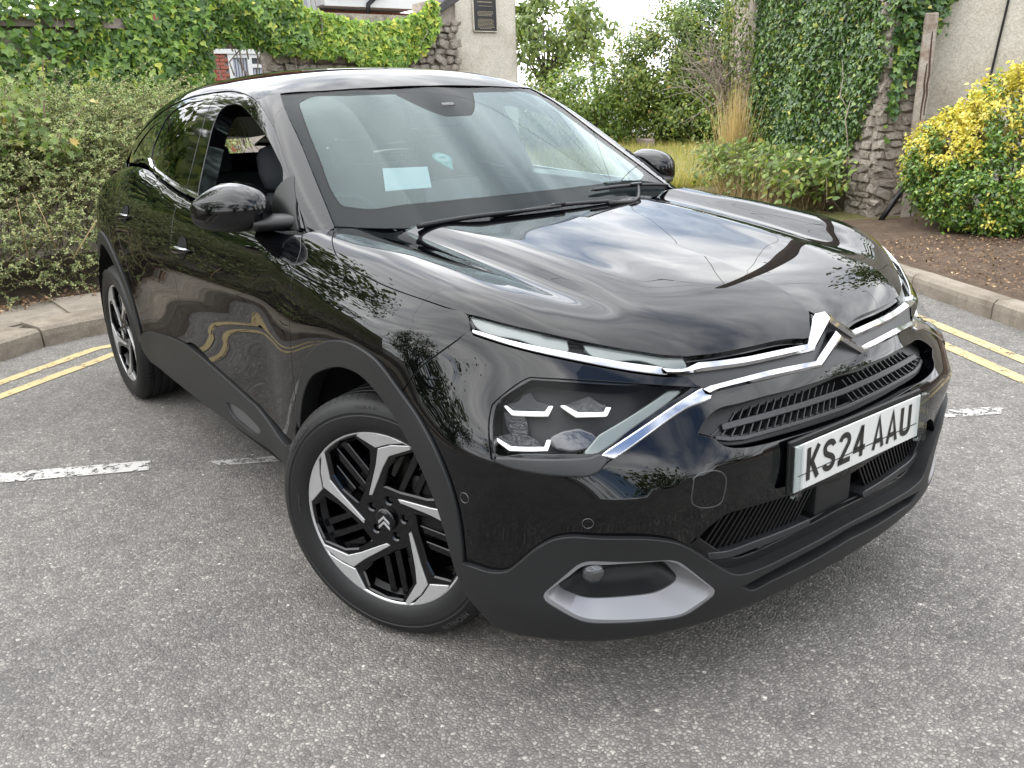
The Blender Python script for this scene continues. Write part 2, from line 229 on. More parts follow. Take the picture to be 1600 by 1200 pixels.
 'crease': [(0.7257,-0.6968,0.5817),(0.7604,-0.6434,0.5918),(0.7851,-0.5817,0.6116),(0.8053,-0.5195,0.6287),(0.8208,-0.4659,0.6355),(0.8389,-0.3629,0.6413),(0.8471,-0.2505,0.6384),(0.8569,-0.0301,0.6384)],
 'intake_top': [(0.7947,-0.5097,0.4549),(0.8057,-0.4785,0.484),(0.8145,-0.4504,0.5009),(0.8232,-0.4194,0.5139),(0.8326,-0.3662,0.5139),(0.8448,-0.2425,0.5071),(0.8518,-0.1061,0.4981),(0.852,0.0572,0.483)],
 'intake_bot': [(0.7944,-0.5089,0.4452),(0.803,-0.4739,0.414),(0.8092,-0.4482,0.3928),(0.815,-0.4262,0.3742),(0.8202,-0.4053,0.3588),(0.8243,-0.3854,0.3505),(0.8338,-0.3223,0.3463),(0.8428,-0.2377,0.3504),(0.8486,-0.1442,0.3545),(0.8511,0.0362,0.3613)],
 'in_slat': [(0.7903,-0.4391,0.3956),(0.7975,-0.406,0.3881),(0.8126,-0.3074,0.3863),(0.8225,-0.201,0.3844),(0.8269,-0.1163,0.3842)],
 'in_box': [(0.7981,-0.0613,0.459),(0.7973,-0.0662,0.3714),(0.7975,0.0691,0.3663)],
 'groove_top': [(0.8249,-0.3748,0.3178),(0.8353,-0.3088,0.3285),(0.8431,-0.2367,0.3366),(0.8509,-0.084,0.3445),(0.8509,0.0659,0.3549)],
 'groove_bot': [(0.8249,-0.3748,0.3178),(0.8248,-0.3578,0.3027),(0.8256,-0.3396,0.2924),(0.8339,-0.2804,0.2966),(0.8433,-0.1657,0.2997),(0.8483,-0.0478,0.3058),(0.8496,0.0887,0.3178)],
 'skirt_top': [(0.4677,-0.8808,0.4086),(0.5014,-0.8712,0.4087),(0.5345,-0.8569,0.4069),(0.5718,-0.8354,0.4169),(0.588,-0.8244,0.434),(0.6023,-0.8139,0.4518),(0.6192,-0.8004,0.474),(0.6362,-0.7858,0.491),(0.6513,-0.7718,0.5028),(0.6675,-0.7555,0.509),(0.7146,-0.6976,0.5055),(0.7727,-0.5803,0.4841),(0.7848,-0.5437,0.4692),(0.7944,-0.5089,0.4452)],
 'fog_out': [(0.6231,-0.7951,0.3634),(0.6889,-0.727,0.4578),(0.783,-0.5424,0.4331),(0.8135,-0.4364,0.3238),(0.7837,-0.5127,0.2766),(0.6858,-0.7226,0.3003)],
 'fog_in': [(0.6445,-0.775,0.3718),(0.6901,-0.7247,0.4453),(0.7712,-0.5732,0.4224),(0.7893,-0.5242,0.3572),(0.7703,-0.5778,0.3346),(0.6892,-0.7252,0.343)],
 'fog_lamp': [(0.7022,-0.7067,0.4216)],
 'fog_hole': [(0.7218,-0.6769,0.3549)],
 'sensors': [(0.701,-0.7216,0.5396),(0.4808,-0.88,0.5684)],
 'wiper_n': [(-0.2807,-0.2552,1.0496),(-0.2773,-0.1585,1.0541),(-0.279,-0.0406,1.0588),(-0.2792,0.11,1.0573),(-0.2853,0.2758,1.0504)],
 'wiper_f': [(-0.342,0.2179,1.087),(-0.3612,0.332,1.0877),(-0.3827,0.4635,1.083),(-0.4084,0.6065,1.0729),(-0.4203,0.6818,1.0641)],
 'arm_f': [(-0.2724,0.2191,1.0477),(-0.3101,0.3924,1.0519),(-0.3427,0.4728,1.0591)],
 'card': [(-0.5661,-0.4153,1.1939),(-0.5319,-0.2662,1.1909),(-0.4363,-0.314,1.132),(-0.4681,-0.4646,1.1311)],
 'tag': [(-0.593,-0.1688,1.2328),(-0.4858,-0.2432,1.1665),(-0.554,-0.2313,1.2064),(-0.5467,-0.1651,1.2065)],
 'tow': [(0.8083,-0.5234,0.6192),(0.8095,-0.516,0.6232),(0.8252,-0.4621,0.6227),(0.8271,-0.454,0.6179),(0.825,-0.4435,0.5589),(0.8223,-0.4456,0.545),(0.8074,-0.502,0.5443),(0.8053,-0.5139,0.5519)],
 'skirt_low': [(0.493,-0.8613,0.2998),(0.5681,-0.829,0.3039),(0.6371,-0.7762,0.3017),(0.6746,-0.7351,0.2951),(0.7454,-0.6105,0.2728),(0.7899,-0.4724,0.2609),(0.8145,-0.3695,0.2671),(0.8267,-0.2679,0.2643),(0.8402,-0.0304,0.2691)]}
# ---------------------------------------------------------------- object helpers
def link(name, me, mat=None, parent=None):
    o = bpy.data.objects.new(name, me); COL.objects.link(o)
    if mat is not None:
        if isinstance(mat,(list,tuple)):
            for m in mat: me.materials.append(m)
        elif not me.materials: me.materials.append(mat)
    if parent is not None: o.parent = parent
    return o
def tag(o, label=None, cat=None, group=None, kind=None):
    if label: o['label'] = label
    if cat: o['category'] = cat
    if group: o['group'] = group
    if kind: o['kind'] = kind
    return o
def empty(name, loc=(0,0,0), rz=0, parent=None):
    o = bpy.data.objects.new(name, None); COL.objects.link(o); o.location = loc; o.rotation_euler = (0,0,rz)
    o.empty_display_size = .1
    if parent: o.parent = parent
    return o
def mesh_np(name, V, F, smooth=True, normals=None):
    """V (n,3); F list/array of polygons (triangles or quads as array, or list of tuples)"""
    me = bpy.data.meshes.new(name)
    V = np.asarray(V, np.float32)
    if isinstance(F, np.ndarray):
        k = F.shape[1]; n = len(F)
        me.vertices.add(len(V)); me.vertices.foreach_set('co', V.ravel())
        me.loops.add(n*k); me.loops.foreach_set('vertex_index', F.astype(np.int32).ravel())
        me.polygons.add(n); me.polygons.foreach_set('loop_start', np.arange(0,n*k,k,dtype=np.int32))
        me.update(calc_edges=True)
    else:
        me.from_pydata([tuple(map(float,v)) for v in V], [], [tuple(int(i) for i in f) for f in F]); me.update()
    if smooth: me.polygons.foreach_set('use_smooth', np.ones(len(me.polygons),bool))
    if normals is not None:
        me.normals_split_custom_set_from_vertices([tuple(map(float,n)) for n in normals])
    return me
def bm_mesh(name, bm, smooth=False, auto=None):
    me = bpy.data.meshes.new(name); bm.normal_update(); bm.to_mesh(me); bm.free()
    if smooth: me.polygons.foreach_set('use_smooth', np.ones(len(me.polygons),bool))
    if auto is not None: me.set_sharp_from_angle(angle=math.radians(auto))
    return me
def box_bm(bm, c, s, R=None, bev=0.0, seg=1):
    r = bmesh.ops.create_cube(bm, size=1.0); vs = r['verts']
    for v in vs: v.co = Vector((v.co.x*s[0], v.co.y*s[1], v.co.z*s[2]))
    if bev > 0:
        es = list({e for v in vs for e in v.link_edges})
        g = bmesh.ops.bevel(bm, geom=es, offset=bev, segments=seg, affect='EDGES', profile=.7)
        vs = list({v for f in g['faces'] for v in f.verts} | {v for v in vs if v.is_valid})
    M = (R.to_4x4() if R is not None else Matrix.Identity(4)); M.translation = Vector(c)
    for v in vs: v.co = M @ v.co
    return vs
def box_me(name, s, bev=0.0, seg=1):
    bm = bmesh.new(); box_bm(bm,(0,0,0),s,None,bev,seg); return bm_mesh(name,bm)
def tube_np(path, rad, n=8, closed=False, cap=True):
    P = np.asarray(path,float); m = len(P)
    rad = np.broadcast_to(np.asarray(rad,float),(m,))
    T = np.gradient(P,axis=0); T /= np.linalg.norm(T,axis=1,keepdims=True)+1e-12
    up = np.array([0,0,1.]) if abs(T[0,2])<.9 else np.array([1.,0,0])
    V = []; N = up
    for i in range(m):
        a = np.cross(T[i],N); a /= np.linalg.norm(a)+1e-12; N = np.cross(a,T[i]); N/= np.linalg.norm(N)+1e-12
        for k in range(n):
            t = 2*np.pi*k/n; V.append(P[i]+rad[i]*(np.cos(t)*a+np.sin(t)*N))
    F = []
    for i in range(m-1):
        for k in range(n):
            F.append((i*n+k, i*n+(k+1)%n, (i+1)*n+(k+1)%n, (i+1)*n+k))
    if cap: F.append(tuple(range(n-1,-1,-1))); F.append(tuple((m-1)*n+k for k in range(n)))
    return np.array(V), F
def tube(name, path, rad, mat, parent=None, n=8):
    V,F = tube_np(path,rad,n); return link(name, mesh_np(name,V,F), mat, parent)
def cat_np(parts):
    V=[];F=[];o=0
    for v,f in parts:
        V.append(np.asarray(v)); F += [tuple(i+o for i in q) for q in f]; o += len(v)
    return np.concatenate(V), F
def lathe_np(prof, n=64, axis='y', closed=False):
    """prof: (r, h) pairs; revolve about the y axis"""
    P = np.asarray(prof,float); m = len(P); t = np.linspace(0,2*np.pi,n,endpoint=False)
    V = np.stack([np.outer(P[:,0],np.cos(t)), np.repeat(P[:,1][:,None],n,1), np.outer(P[:,0],np.sin(t))],-1).reshape(-1,3)
    F = []
    for i in range(m-1 if not closed else m):
        j = (i+1)%m
        for k in range(n):
            k2=(k+1)%n; F.append((i*n+k, j*n+k, j*n+k2, i*n+k2))
    return V,F

# ---------------------------------------------------------------- materials
def mat(name, base=(.5,.5,.5), rough=.5, metal=0, spec=.5, coat=0, coat_rough=.03, bump=None, var=None, emit=None, alpha=1):
    """bump: (scale, strength, distance); var: (scale, amount) brightness mottling"""
    m = bpy.data.materials.new(name); m.use_nodes = True; t = m.node_tree; b = t.nodes['Principled BSDF']
    b.inputs['Base Color'].default_value = (*base,1); b.inputs['Roughness'].default_value = rough
    b.inputs['Metallic'].default_value = metal; b.inputs['Specular IOR Level'].default_value = spec
    b.inputs['Coat Weight'].default_value = coat; b.inputs['Coat Roughness'].default_value = coat_rough
    if emit: b.inputs['Emission Color'].default_value = (*emit[:3],1); b.inputs['Emission Strength'].default_value = emit[3]
    co = None
    if bump or var:
        co = t.nodes.new('ShaderNodeTexCoord')
    if bump:
        n = t.nodes.new('ShaderNodeTexNoise'); n.inputs['Scale'].default_value = bump[0]; n.inputs['Detail'].default_value = 5
        t.links.new(co.outputs['Object'], n.inputs['Vector'])
        bp = t.nodes.new('ShaderNodeBump'); bp.inputs['Strength'].default_value = bump[1]; bp.inputs['Distance'].default_value = bump[2]
        t.links.new(n.outputs['Fac'], bp.inputs['Height']); t.links.new(bp.outputs[0], b.inputs['Normal'])
    if var:
        n = t.nodes.new('ShaderNodeTexNoise'); n.inputs['Scale'].default_value = var[0]; n.inputs['Detail'].default_value = 6; n.inputs['Roughness'].default_value=.65
        t.links.new(co.outputs['Object'], n.inputs['Vector'])
        r = t.nodes.new('ShaderNodeValToRGB'); r.color_ramp.elements[0].position=.3; r.color_ramp.elements[1].position=.7
        a = var[1]
        r.color_ramp.elements[0].color = (*[c*(1-a) for c in base],1); r.color_ramp.elements[1].color = (*[min(1,c*(1+a)) for c in base],1)
        t.links.new(n.outputs['Fac'], r.inputs[0]); t.links.new(r.outputs[0], b.inputs['Base Color'])
    return m
def glass_mat(name, tint=(.9,.95,.93), ior=1.5, boost=1.0, rough=0.0):
    """thin sheet of glass: straight-through light tinted, Fresnel mirror on top"""
    m = bpy.data.materials.new(name); m.use_nodes = True; t = m.node_tree; t.nodes.clear()
    o = t.nodes.new('ShaderNodeOutputMaterial'); mx = t.nodes.new('ShaderNodeMixShader')
    tr = t.nodes.new('ShaderNodeBsdfTransparent'); tr.inputs[0].default_value = (*tint,1)
    g = t.nodes.new('ShaderNodeBsdfGlossy'); g.inputs['Roughness'].default_value = rough
    # Schlick reflectance from the unsigned angle, the same from either side of the sheet
    ge = t.nodes.new('ShaderNodeNewGeometry'); dt = t.nodes.new('ShaderNodeVectorMath'); dt.operation='DOT_PRODUCT'
    t.links.new(ge.outputs['Normal'],dt.inputs[0]); t.links.new(ge.outputs['Incoming'],dt.inputs[1])
    def mt(op,a,b=None):
        n=t.nodes.new('ShaderNodeMath'); n.operation=op
        for k,x in enumerate((a,b)):
            if x is None: continue
            if isinstance(x,(int,float)): n.inputs[k].default_value=x
            else: t.links.new(x,n.inputs[k])
        return n.outputs[0]
    f0=((ior-1)/(ior+1))**2
    p5=mt('POWER',mt('SUBTRACT',1.0,mt('ABSOLUTE',dt.outputs['Value'])),5.0)
    fs=mt('MINIMUM',mt('MULTIPLY',mt('ADD',mt('MULTIPLY',p5,1-f0),f0),boost),.95)
    t.links.new(fs, mx.inputs[0])
    t.links.new(tr.outputs[0], mx.inputs[1]); t.links.new(g.outputs[0], mx.inputs[2]); t.links.new(mx.outputs[0], o.inputs[0])
    return m

# ---------------------------------------------------------------- panels cut from the car's surface
def catmull(P, step):
    P = np.asarray(P,float)
    if len(P) == 1: return P
    if len(P) == 2:
        n = max(2,int(np.ceil(np.linalg.norm(P[1]-P[0])/step))+1)
        return P[0]+(P[1]-P[0])*np.linspace(0,1,n)[:,None]
    Q = np.vstack([2*P[0]-P[1],P,2*P[-1]-P[-2]]); out=[]
    for i in range(len(P)-1):
        p0,p1,p2,p3 = Q[i:i+4]; n = max(1,int(np.ceil(np.linalg.norm(p2-p1)/step)))
        d1 = max(np.linalg.norm(p1-p0),1e-6); d2=max(np.linalg.norm(p2-p1),1e-6); d3=max(np.linalg.norm(p3-p2),1e-6)
        m1 = ((p1-p0)/d1*d2 + (p2-p1)/d2*d1)/(d1+d2)*d2 if i>0 else (p2-p1)
        m2 = ((p2-p1)/d2*d3 + (p3-p2)/d3*d2)/(d2+d3)*d2 if i<len(P)-2 else (p2-p1)
        for k in range(n):
            s=k/n; s2=s*s; s3=s2*s
            out.append((2*s3-3*s2+1)*p1+(s3-2*s2+s)*m1+(-2*s3+3*s2)*p2+(s3-s2)*m2)
    out.append(P[-1]); return np.array(out)
def loop(*curves, step=.014):
    """closed outline from curves that follow each other; corners stay where curves meet"""
    out=[]
    for c in curves:
        q = catmull(c, step)
        if out and np.linalg.norm(out[-1]-q[0])<.0015: q=q[1:]
        out += list(q)
    if np.linalg.norm(out[0]-out[-1])<.0015: out.pop()
    P=np.array(out)
    # drop near-duplicates
    k=[0]
    for i in range(1,len(P)):
        if np.linalg.norm(P[i]-P[k[-1]])>.0012: k.append(i)
    P=P[k]
    A=.5*np.sum(P[:,0]*np.roll(P[:,1],-1)-np.roll(P[:,0],-1)*P[:,1])
    return P if A>0 else P[::-1]
def inset_poly(P, d):
    if d==0: return P
    a=np.roll(P,1,0); b=np.roll(P,-1,0)
    e1=P-a; e2=b-P
    e1/=np.linalg.norm(e1,axis=1,keepdims=True)+1e-12; e2/=np.linalg.norm(e2,axis=1,keepdims=True)+1e-12
    n1=np.stack([-e1[:,1],e1[:,0]],-1); n2=np.stack([-e2[:,1],e2[:,0]],-1)
    m=n1+n2; m/=np.maximum(np.linalg.norm(m,axis=1,keepdims=True),1e-6)
    c=np.clip((m*n1).sum(1),.45,1)
    return P+m*(d/c)[:,None]
def in_poly(Q,P):
    x,y=Q[:,0],Q[:,1]; r=np.zeros(len(Q),bool); j=len(P)-1
    for i in range(len(P)):
        xi,yi=P[i]; xj,yj=P[j]
        c=((yi>y)!=(yj>y))&(x<(xj-xi)*(y-yi)/((yj-yi) if yj!=yi else 1e-12)+xi); r^=c; j=i
    return r
def dist_poly(Q,P):
    d=np.full(len(Q),1e9); A=P; B=np.roll(P,-1,0)
    for a,b in zip(A,B):
        ab=b-a; t=np.clip(((Q-a)@ab)/(ab@ab+1e-15),0,1)
        d=np.minimum(d,np.hypot(*((Q-a)-t[:,None]*ab).T))
    return d
CH_K=.85
def chart_rays(ch, uv, side=-1):
    u,v=uv[:,0],uv[:,1]; z=np.zeros_like(u)
    if ch=='side': return np.stack([u,z-1.25,v],-1), np.tile([0,1.,0],(len(u),1)), (0.0,1.15)
    if ch=='top': return np.stack([u,v,z+1.75],-1), np.tile([0,0,-1.],(len(u),1)), (0,1.2)
    if ch=='front':
        t=u/CH_K; return np.stack([1.25*np.cos(t),1.25*np.sin(t),v],-1), np.stack([-np.cos(t),-np.sin(t),z],-1), (0,.9)
    if ch=='wing':
        # v = .6 y + .8 z ; rays along (0,.8,-.6)
        o=np.stack([u,v*.6-.8*1.9,v*.8+.6*1.9],-1); return o, np.tile([0,.8,-.6],(len(u),1)), (0,1.9)
    if ch=='ws': return np.stack([z+.6,u,v],-1), np.tile([-1.,0,0],(len(u),1)), (0,2.2)
    if ch=='cab':
        t=v/.6; return np.stack([u,-1.3*np.cos(t),.85+1.3*np.sin(t)],-1), np.stack([z,np.cos(t),-np.sin(t)],-1), (0,1.3)
    if ch=='rear': return np.stack([z-3.9,u,v],-1), np.tile([1.,0,0],(len(u),1)), (0,2.2)
def mirror2(ch,P):
    """near-half outline that starts and ends on the centre line -> whole outline"""
    P=np.asarray(P)
    if ch in('front','ws','rear'): Q=P*[-1,1]
    elif ch=='top': Q=P*[1,-1]
    elif ch=='cab': Q=np.stack([P[:,0],math.pi*.6-P[:,1]],-1)
    return np.vstack([P,Q[::-1]])
def panel_geo(ch, outer, holes=(), f=None, off=0.0, gap=.002, spacing=.022, depth=.012, bev=.0014, lip=.008, flip=False):
    f0 = f or body
    F = (lambda p: f0(p)+off) if off else f0
    P = inset_poly(outer, gap); HS=[inset_poly(h[::-1], gap)[::-1] for h in holes]
    lo=P.min(0); hi=P.max(0)
    g=[]; r=0; y=lo[1]
    while y<hi[1]:
        xs=np.arange(lo[0]+(spacing/2 if r%2 else 0),hi[0],spacing); g.append(np.stack([xs,np.full_like(xs,y)],-1)); y+=spacing*.866; r+=1
    G=np.concatenate(g) if g else np.zeros((0,2))
    m=in_poly(G,P); G=G[m]
    for h in HS: G=G[~in_poly(G,h)]
    if len(G): G=G[dist_poly(G,P)>spacing*.45]
    for h in HS:
        if len(G): G=G[dist_poly(G,h)>spacing*.45]
    loops=[P]+HS; pts=[]; edges=[]
    for L in loops:
        o=len(pts); n=len(L); pts+=list(L); edges+=[(o+i,o+(i+1)%n) for i in range(n)]
    nb=len(pts); pts+=list(G)
    v2,e2,f2,ov,oe,of=delaunay_2d_cdt([Vector((float(a),float(b))) for a,b in pts],edges,[],0,1e-6)
    V2=np.array([tuple(v) for v in v2]); T=np.array([t for t in f2 if len(t)==3],int)
    cen=V2[T].mean(1); keep=in_poly(cen,P)
    for h in HS: keep&=~in_poly(cen,h)
    T=T[keep]
    e0=V2[T]; ar=(e0[:,1,0]-e0[:,0,0])*(e0[:,2,1]-e0[:,0,1])-(e0[:,1,1]-e0[:,0,1])*(e0[:,2,0]-e0[:,0,0])
    T=np.where(ar[:,None]>0,T,T[:,::-1])
    O,D,(t0,t1)=chart_rays(ch,V2)
    X,ok=cast(F,O,D,t0,t1,90)
    if (~ok).any():
        good=np.where(ok)[0]
        for i in np.where(~ok)[0]:
            if len(good): X[i]=X[good[np.argmin(((V2[good]-V2[i])**2).sum(1))]]
    N=grad(F,X)
    # outward orientation of the chart
    q=np.cross(X[T[:,1]]-X[T[:,0]],X[T[:,2]]-X[T[:,0]]); s=np.sign((q*N[T[:,0]]).sum(1)).sum()
    if s<0: T=T[:,::-1]
    # boundary edges (used once), directed
    E={}
    for t in T:
        for a,b in((t[0],t[1]),(t[1],t[2]),(t[2],t[0])): E[(a,b)]=1
    be=[(a,b) for (a,b) in E if (b,a) not in E]
    V=list(X); NN=list(N); FQ=[]
    if depth>0:
        out=np.zeros_like(X); bi=sorted({i for e in be for i in e})
        for a,b in be:
            tv=X[b]-X[a]; o=np.cross(tv,N[a]); o/=np.linalg.norm(o)+1e-12; out[a]+=o; out[b]+=o
        idx={}
        for i in bi:
            o=out[i]; o=o-N[i]*(o@N[i]); o/=np.linalg.norm(o)+1e-12
            b1=X[i]+o*bev*.75-N[i]*bev*.3; b1n=(N[i]+o); b1n/=np.linalg.norm(b1n)
            b2=X[i]+o*bev-N[i]*bev; b3=X[i]+o*bev-N[i]*depth
            k=len(V); V+= [b1,b2,b3,b3]; NN+= [b1n,o,o,N[i]]
            if lip>0: V.append(b3+o*lip); NN.append(N[i])
            idx[i]=k
        for a,b in be:
            A,B=idx[a],idx[b]
            FQ+= [(b,a,A,B),(B,A,A+1,B+1),(B+1,A+1,A+2,B+2)]
            if lip>0: FQ.append((B+3,A+3,A+4,B+4))
    V=np.array(V); NN=np.array(NN)
    return V,[tuple(t) for t in T]+FQ,NN
def mirror_geo(g):
    V,F,N=g; return V*[1,-1,1],[f[::-1] for f in F],N*[1,-1,1]
def panel(name, ch, outer, mat, parent, holes=(), both=False, label=None, **k):
    g=panel_geo(ch,outer,holes,**k)
    o=link(name,mesh_np(name,g[0],g[1],normals=g[2]),mat,parent); r=[o]
    if both:
        g2=mirror_geo(g); r.append(link(name,mesh_np(name,g2[0],g2[1],normals=g2[2]),mat,parent))
    return r if both else o
# ---------------------------------------------------------------- the car
M = {}
M['paint'] = mat('black_paint',(.0009,.0010,.0015),.42,0,.0,coat=.78,coat_rough=.012)
M['gloss'] = mat('gloss_black_plastic',(.0015,.0015,.002),.05,0,.42)
M['matte'] = mat('grey_cladding_plastic',(.0095,.0098,.0104),.50,0,.30,bump=(900,.12,.0006))
M['rubber'] = mat('black_rubber',(.012,.012,.013),.62,0,.35)
M['dark'] = mat('black_plastic',(.0045,.0045,.005),.45,0,.3)
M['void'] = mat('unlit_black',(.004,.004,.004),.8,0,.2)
M['chrome'] = mat('polished_chrome',(.42,.42,.435),.06,1)
M['satin'] = mat('satin_silver',(.20,.20,.21),.40,.45,bump=(1500,.05,.0004))
M['alloy'] = mat('machined_alloy',(.46,.46,.465),.40,.75)
M['band'] = mat('dark_grey_band',(.017,.0175,.019),.42,0,.4)
M['tyre'] = mat('tyre_rubber',(.0055,.0055,.006),.55,0,.35,bump=(60,.15,.002))
M['print'] = mat('tyre_lettering',(.034,.034,.035),.5)
M['disc'] = mat('brake_steel',(.25,.24,.23),.35,1)
M['white'] = mat('lamp_white',(.8,.8,.8),.25,emit=(1,.98,.94,.25))
M['whiteg'] = mat('lamp_diffuser',(.13,.145,.135),.15,coat=.5)
M['refl'] = mat('lamp_reflector',(.30,.30,.31),.22,.85)
_t=M['refl'].node_tree; _v=_t.nodes.new('ShaderNodeTexVoronoi'); _v.inputs['Scale'].default_value=330; _c=_t.nodes.new('ShaderNodeTexCoord'); _t.links.new(_c.outputs['Object'],_v.inputs['Vector']); _b=_t.nodes.new('ShaderNodeBump'); _b.inputs['Strength'].default_value=1.0; _b.inputs['Distance'].default_value=.002; _t.links.new(_v.outputs['Distance'],_b.inputs['Height']); _t.links.new(_b.outputs[0],_t.nodes['Principled BSDF'].inputs['Normal'])
_r=_t.nodes.new('ShaderNodeValToRGB'); _r.color_ramp.elements[0].color=(.30,.30,.31,1); _r.color_ramp.elements[1].color=(.012,.012,.013,1); _r.color_ramp.elements[1].position=.55; _t.links.new(_v.outputs['Distance'],_r.inputs[0]); _t.links.new(_r.outputs[0],_t.nodes['Principled BSDF'].inputs['Base Color'])
M['fogl'] = mat('fog_reflector',(.16,.16,.165),.2,.9,bump=(110,.7,.005))
M['crys'] = mat('lamp_projector',(.02,.02,.023),.06,.2,.8,coat=.6,bump=(55,.35,.006))
M['lens'] = glass_mat('clear_lamp_lens',(.93,.94,.95),1.5,.16)
M['ws'] = glass_mat('windscreen_glass',(.55,.63,.64),1.52,.40)
M['coat'] = glass_mat('solar_coating',(.86,.93,.93),1.52,2.3)
M['tint'] = glass_mat('tinted_glass',(.04,.045,.04),1.52,1.0)
M['side'] = glass_mat('side_glass',(.62,.68,.66),1.52,1.0)
M['frit'] = mat('black_glass_border',(.010,.010,.011),.6,0,.1)
M['seat'] = mat('grey_seat_cloth',(.035,.037,.042),.85,bump=(300,.3,.002))
M['trim'] = mat('interior_plastic',(.022,.022,.024),.6)
M['headl'] = mat('grey_headlining',(.06,.06,.06),.9)
M['plate'] = mat('white_plate',(.47,.47,.46),.4,0,.4,coat=.1)
M['ink'] = mat('black_plate_letters',(.003,.003,.003),.5)
M['acryl'] = glass_mat('clear_acrylic',(.90,.92,.92),1.5,.9,.02)
def C(ch, name, a=None, b=None):
    P = np.array(TR[name] if isinstance(name,str) else name, float)[a:b]
    if ch in ('side',): return P[:,[0,2]]
    if ch=='top': return P[:,[0,1]]
    if ch=='front': return np.stack([np.arctan2(P[:,1],P[:,0])*CH_K,P[:,2]],-1)
    if ch=='wing': return np.stack([P[:,0],P[:,1]*.6+P[:,2]*.8],-1)
    if ch=='ws': return P[:,[1,2]]
    if ch=='cab': return np.stack([P[:,0],np.arctan2(P[:,2]-.85,-P[:,1])*.6],-1)
def rv(P): return np.asarray(P)[::-1]
def pts(*p): return np.array(p,float)
def clip0(P):
    """keep the near half (negative coordinate 0/1) and end the curve exactly on the centre line"""
    P=np.asarray(P,float); k=0 if abs(P[-1,0])<abs(P[-1,1]) and False else 0
    return P
def to_centre(P, axis):
    P=np.asarray(P,float); out=[P[0]]
    for i in range(1,len(P)):
        if P[i,axis]>=0:
            t=P[i-1,axis]/(P[i-1,axis]-P[i,axis]); q=P[i-1]+t*(P[i]-P[i-1]); q[axis]=0; out.append(q); break
        out.append(P[i])
    else:
        q=P[-1].copy(); q[axis]=0; out.append(q)
    return np.array(out)
def seq(*c, step=.014):
    """open polyline through curves"""
    o=[]
    for q in c:
        q=catmull(q,step)
        if o and np.linalg.norm(o[-1]-q[0])<.002: q=q[1:]
        o+=list(q)
    return np.array(o)
def whole(ch, half):
    P=mirror2(ch,half); k=[0]
    for i in range(1,len(P)):
        if np.linalg.norm(P[i]-P[k[-1]])>.0012: k.append(i)
    P=P[k]
    if np.linalg.norm(P[0]-P[-1])<.0012: P=P[:-1]
    A=.5*np.sum(P[:,0]*np.roll(P[:,1],-1)-np.roll(P[:,0],-1)*P[:,1])
    return P if A>0 else P[::-1]

def roundp(P, r, n=6):
    P=np.asarray(P,float); out=[]; m=len(P)
    for i in range(m):
        a,b,c_=P[i-1],P[i],P[(i+1)%m]; u=a-b; v=c_-b; lu,lv=np.linalg.norm(u),np.linalg.norm(v); k=min(r,lu*.45,lv*.45)
        p0=b+u/lu*k; p1=b+v/lv*k
        for t in np.linspace(0,1,n): out.append((1-t)**2*p0+2*t*(1-t)*b+t*t*p1)
    Q=np.array(out); D=[]
    for i in range(len(Q)):
        a,b=Q[i],Q[(i+1)%len(Q)]; L=np.linalg.norm(b-a); q=max(1,int(L/.012))
        for j in range(q): D.append(a+(b-a)*j/q)
    P=np.array(D); A=.5*np.sum(P[:,0]*np.roll(P[:,1],-1)-np.roll(P[:,0],-1)*P[:,1])
    return P if A>0 else P[::-1]
car_o = empty('parked_car',(0,0,0))
tag(car_o,'black five-door hatchback with its near front window down, parked across a dashed white road line','car')
# --- bonnet
nf = pts((.715,0),(.7215,-.012),(.7448,-.0735),(.7478,-.088))
def f2t(uv):
    O,D,(t0,t1)=chart_rays('front',np.asarray(uv,float)); X,ok=cast(body,O,D,t0,t1,90); return X[:,:2]
hn = f2t([(0,.868),(-.010,.862),(-.075,.8235),(-.100,.8245)]); hn[0,1]=0
half = seq(hn[:2], hn[1:3], hn[2:4], np.vstack([hn[3:4], rv(C('top','hood_front',0,4))]),
           rv(C('top','hood_drl')), rv(C('top','hood_side')), pts((-.36,-.726),(-.405,-.60),(-.345,-.40),(-.285,-.2),(-.262,0)))
panel('bonnet','top',whole('top',half),M['paint'],car_o,spacing=.02,gap=.0022)
# --- front wings
gapend = C('wing','bump_gap')[-1:]
wl = loop(C('wing','wing_hood'), C('wing','bump_gap'), np.vstack([gapend, rv(C('wing','arch_out',0,9))]),
          pts(C('wing',[(-.376,-.898,.500)])[0], C('wing',[(-.372,-.898,.53)])[0]),
          rv(C('wing','door_front')), np.vstack([C('wing','door_front',0,1), C('wing',[(-.40,-.75,1.052)]), C('wing','wing_hood',0,1)]))
panel('front_wing','wing',wl,M['paint'],car_o,both=True)
# --- front bumper (painted part) with lamp openings, grille slot, intake
hlr = rv(C('front','hl_cut_right')); 
tip = pts(C('front',[(.7445,-.4385,.7805)])[0])
bump_half = seq(pts((0,.757),C('front','chev2_bot')[0]*[0,0]+[-.012,.7575]) if False else pts((0,.7632),(-.05,.7632)),
   np.vstack([pts((-.05,.7632)), rv(C('front','chrome2_bot',0,7))]), np.vstack([rv(C('front','chrome2_bot',0,1)), hlr]),
   rv(C('front','hl_cut_bot')), rv(C('front','hl_cut_left2')), rv(C('front','hl_cut_left')), rv(C('front','hl_cut_top')),
   np.vstack([C('front','hl_cut_top',0,1)+[0,.003], C('front',[(.727,-.455,.803)]), rv(C('front','chrome0_bot'))-[0,.006]]),
   np.vstack([C('front','chrome0_bot',0,1)-[0,.006], C('front','bump_gap')]),
   np.vstack([C('front','bump_gap')[-1:], C('front','arch_out',9,14)]),
   np.vstack([C('front','skirt_top',0,13)]), np.vstack([C('front','skirt_top',12),C('front','intake_top',0,1)]),
   np.vstack([to_centre(C('front','intake_top'),0)]))
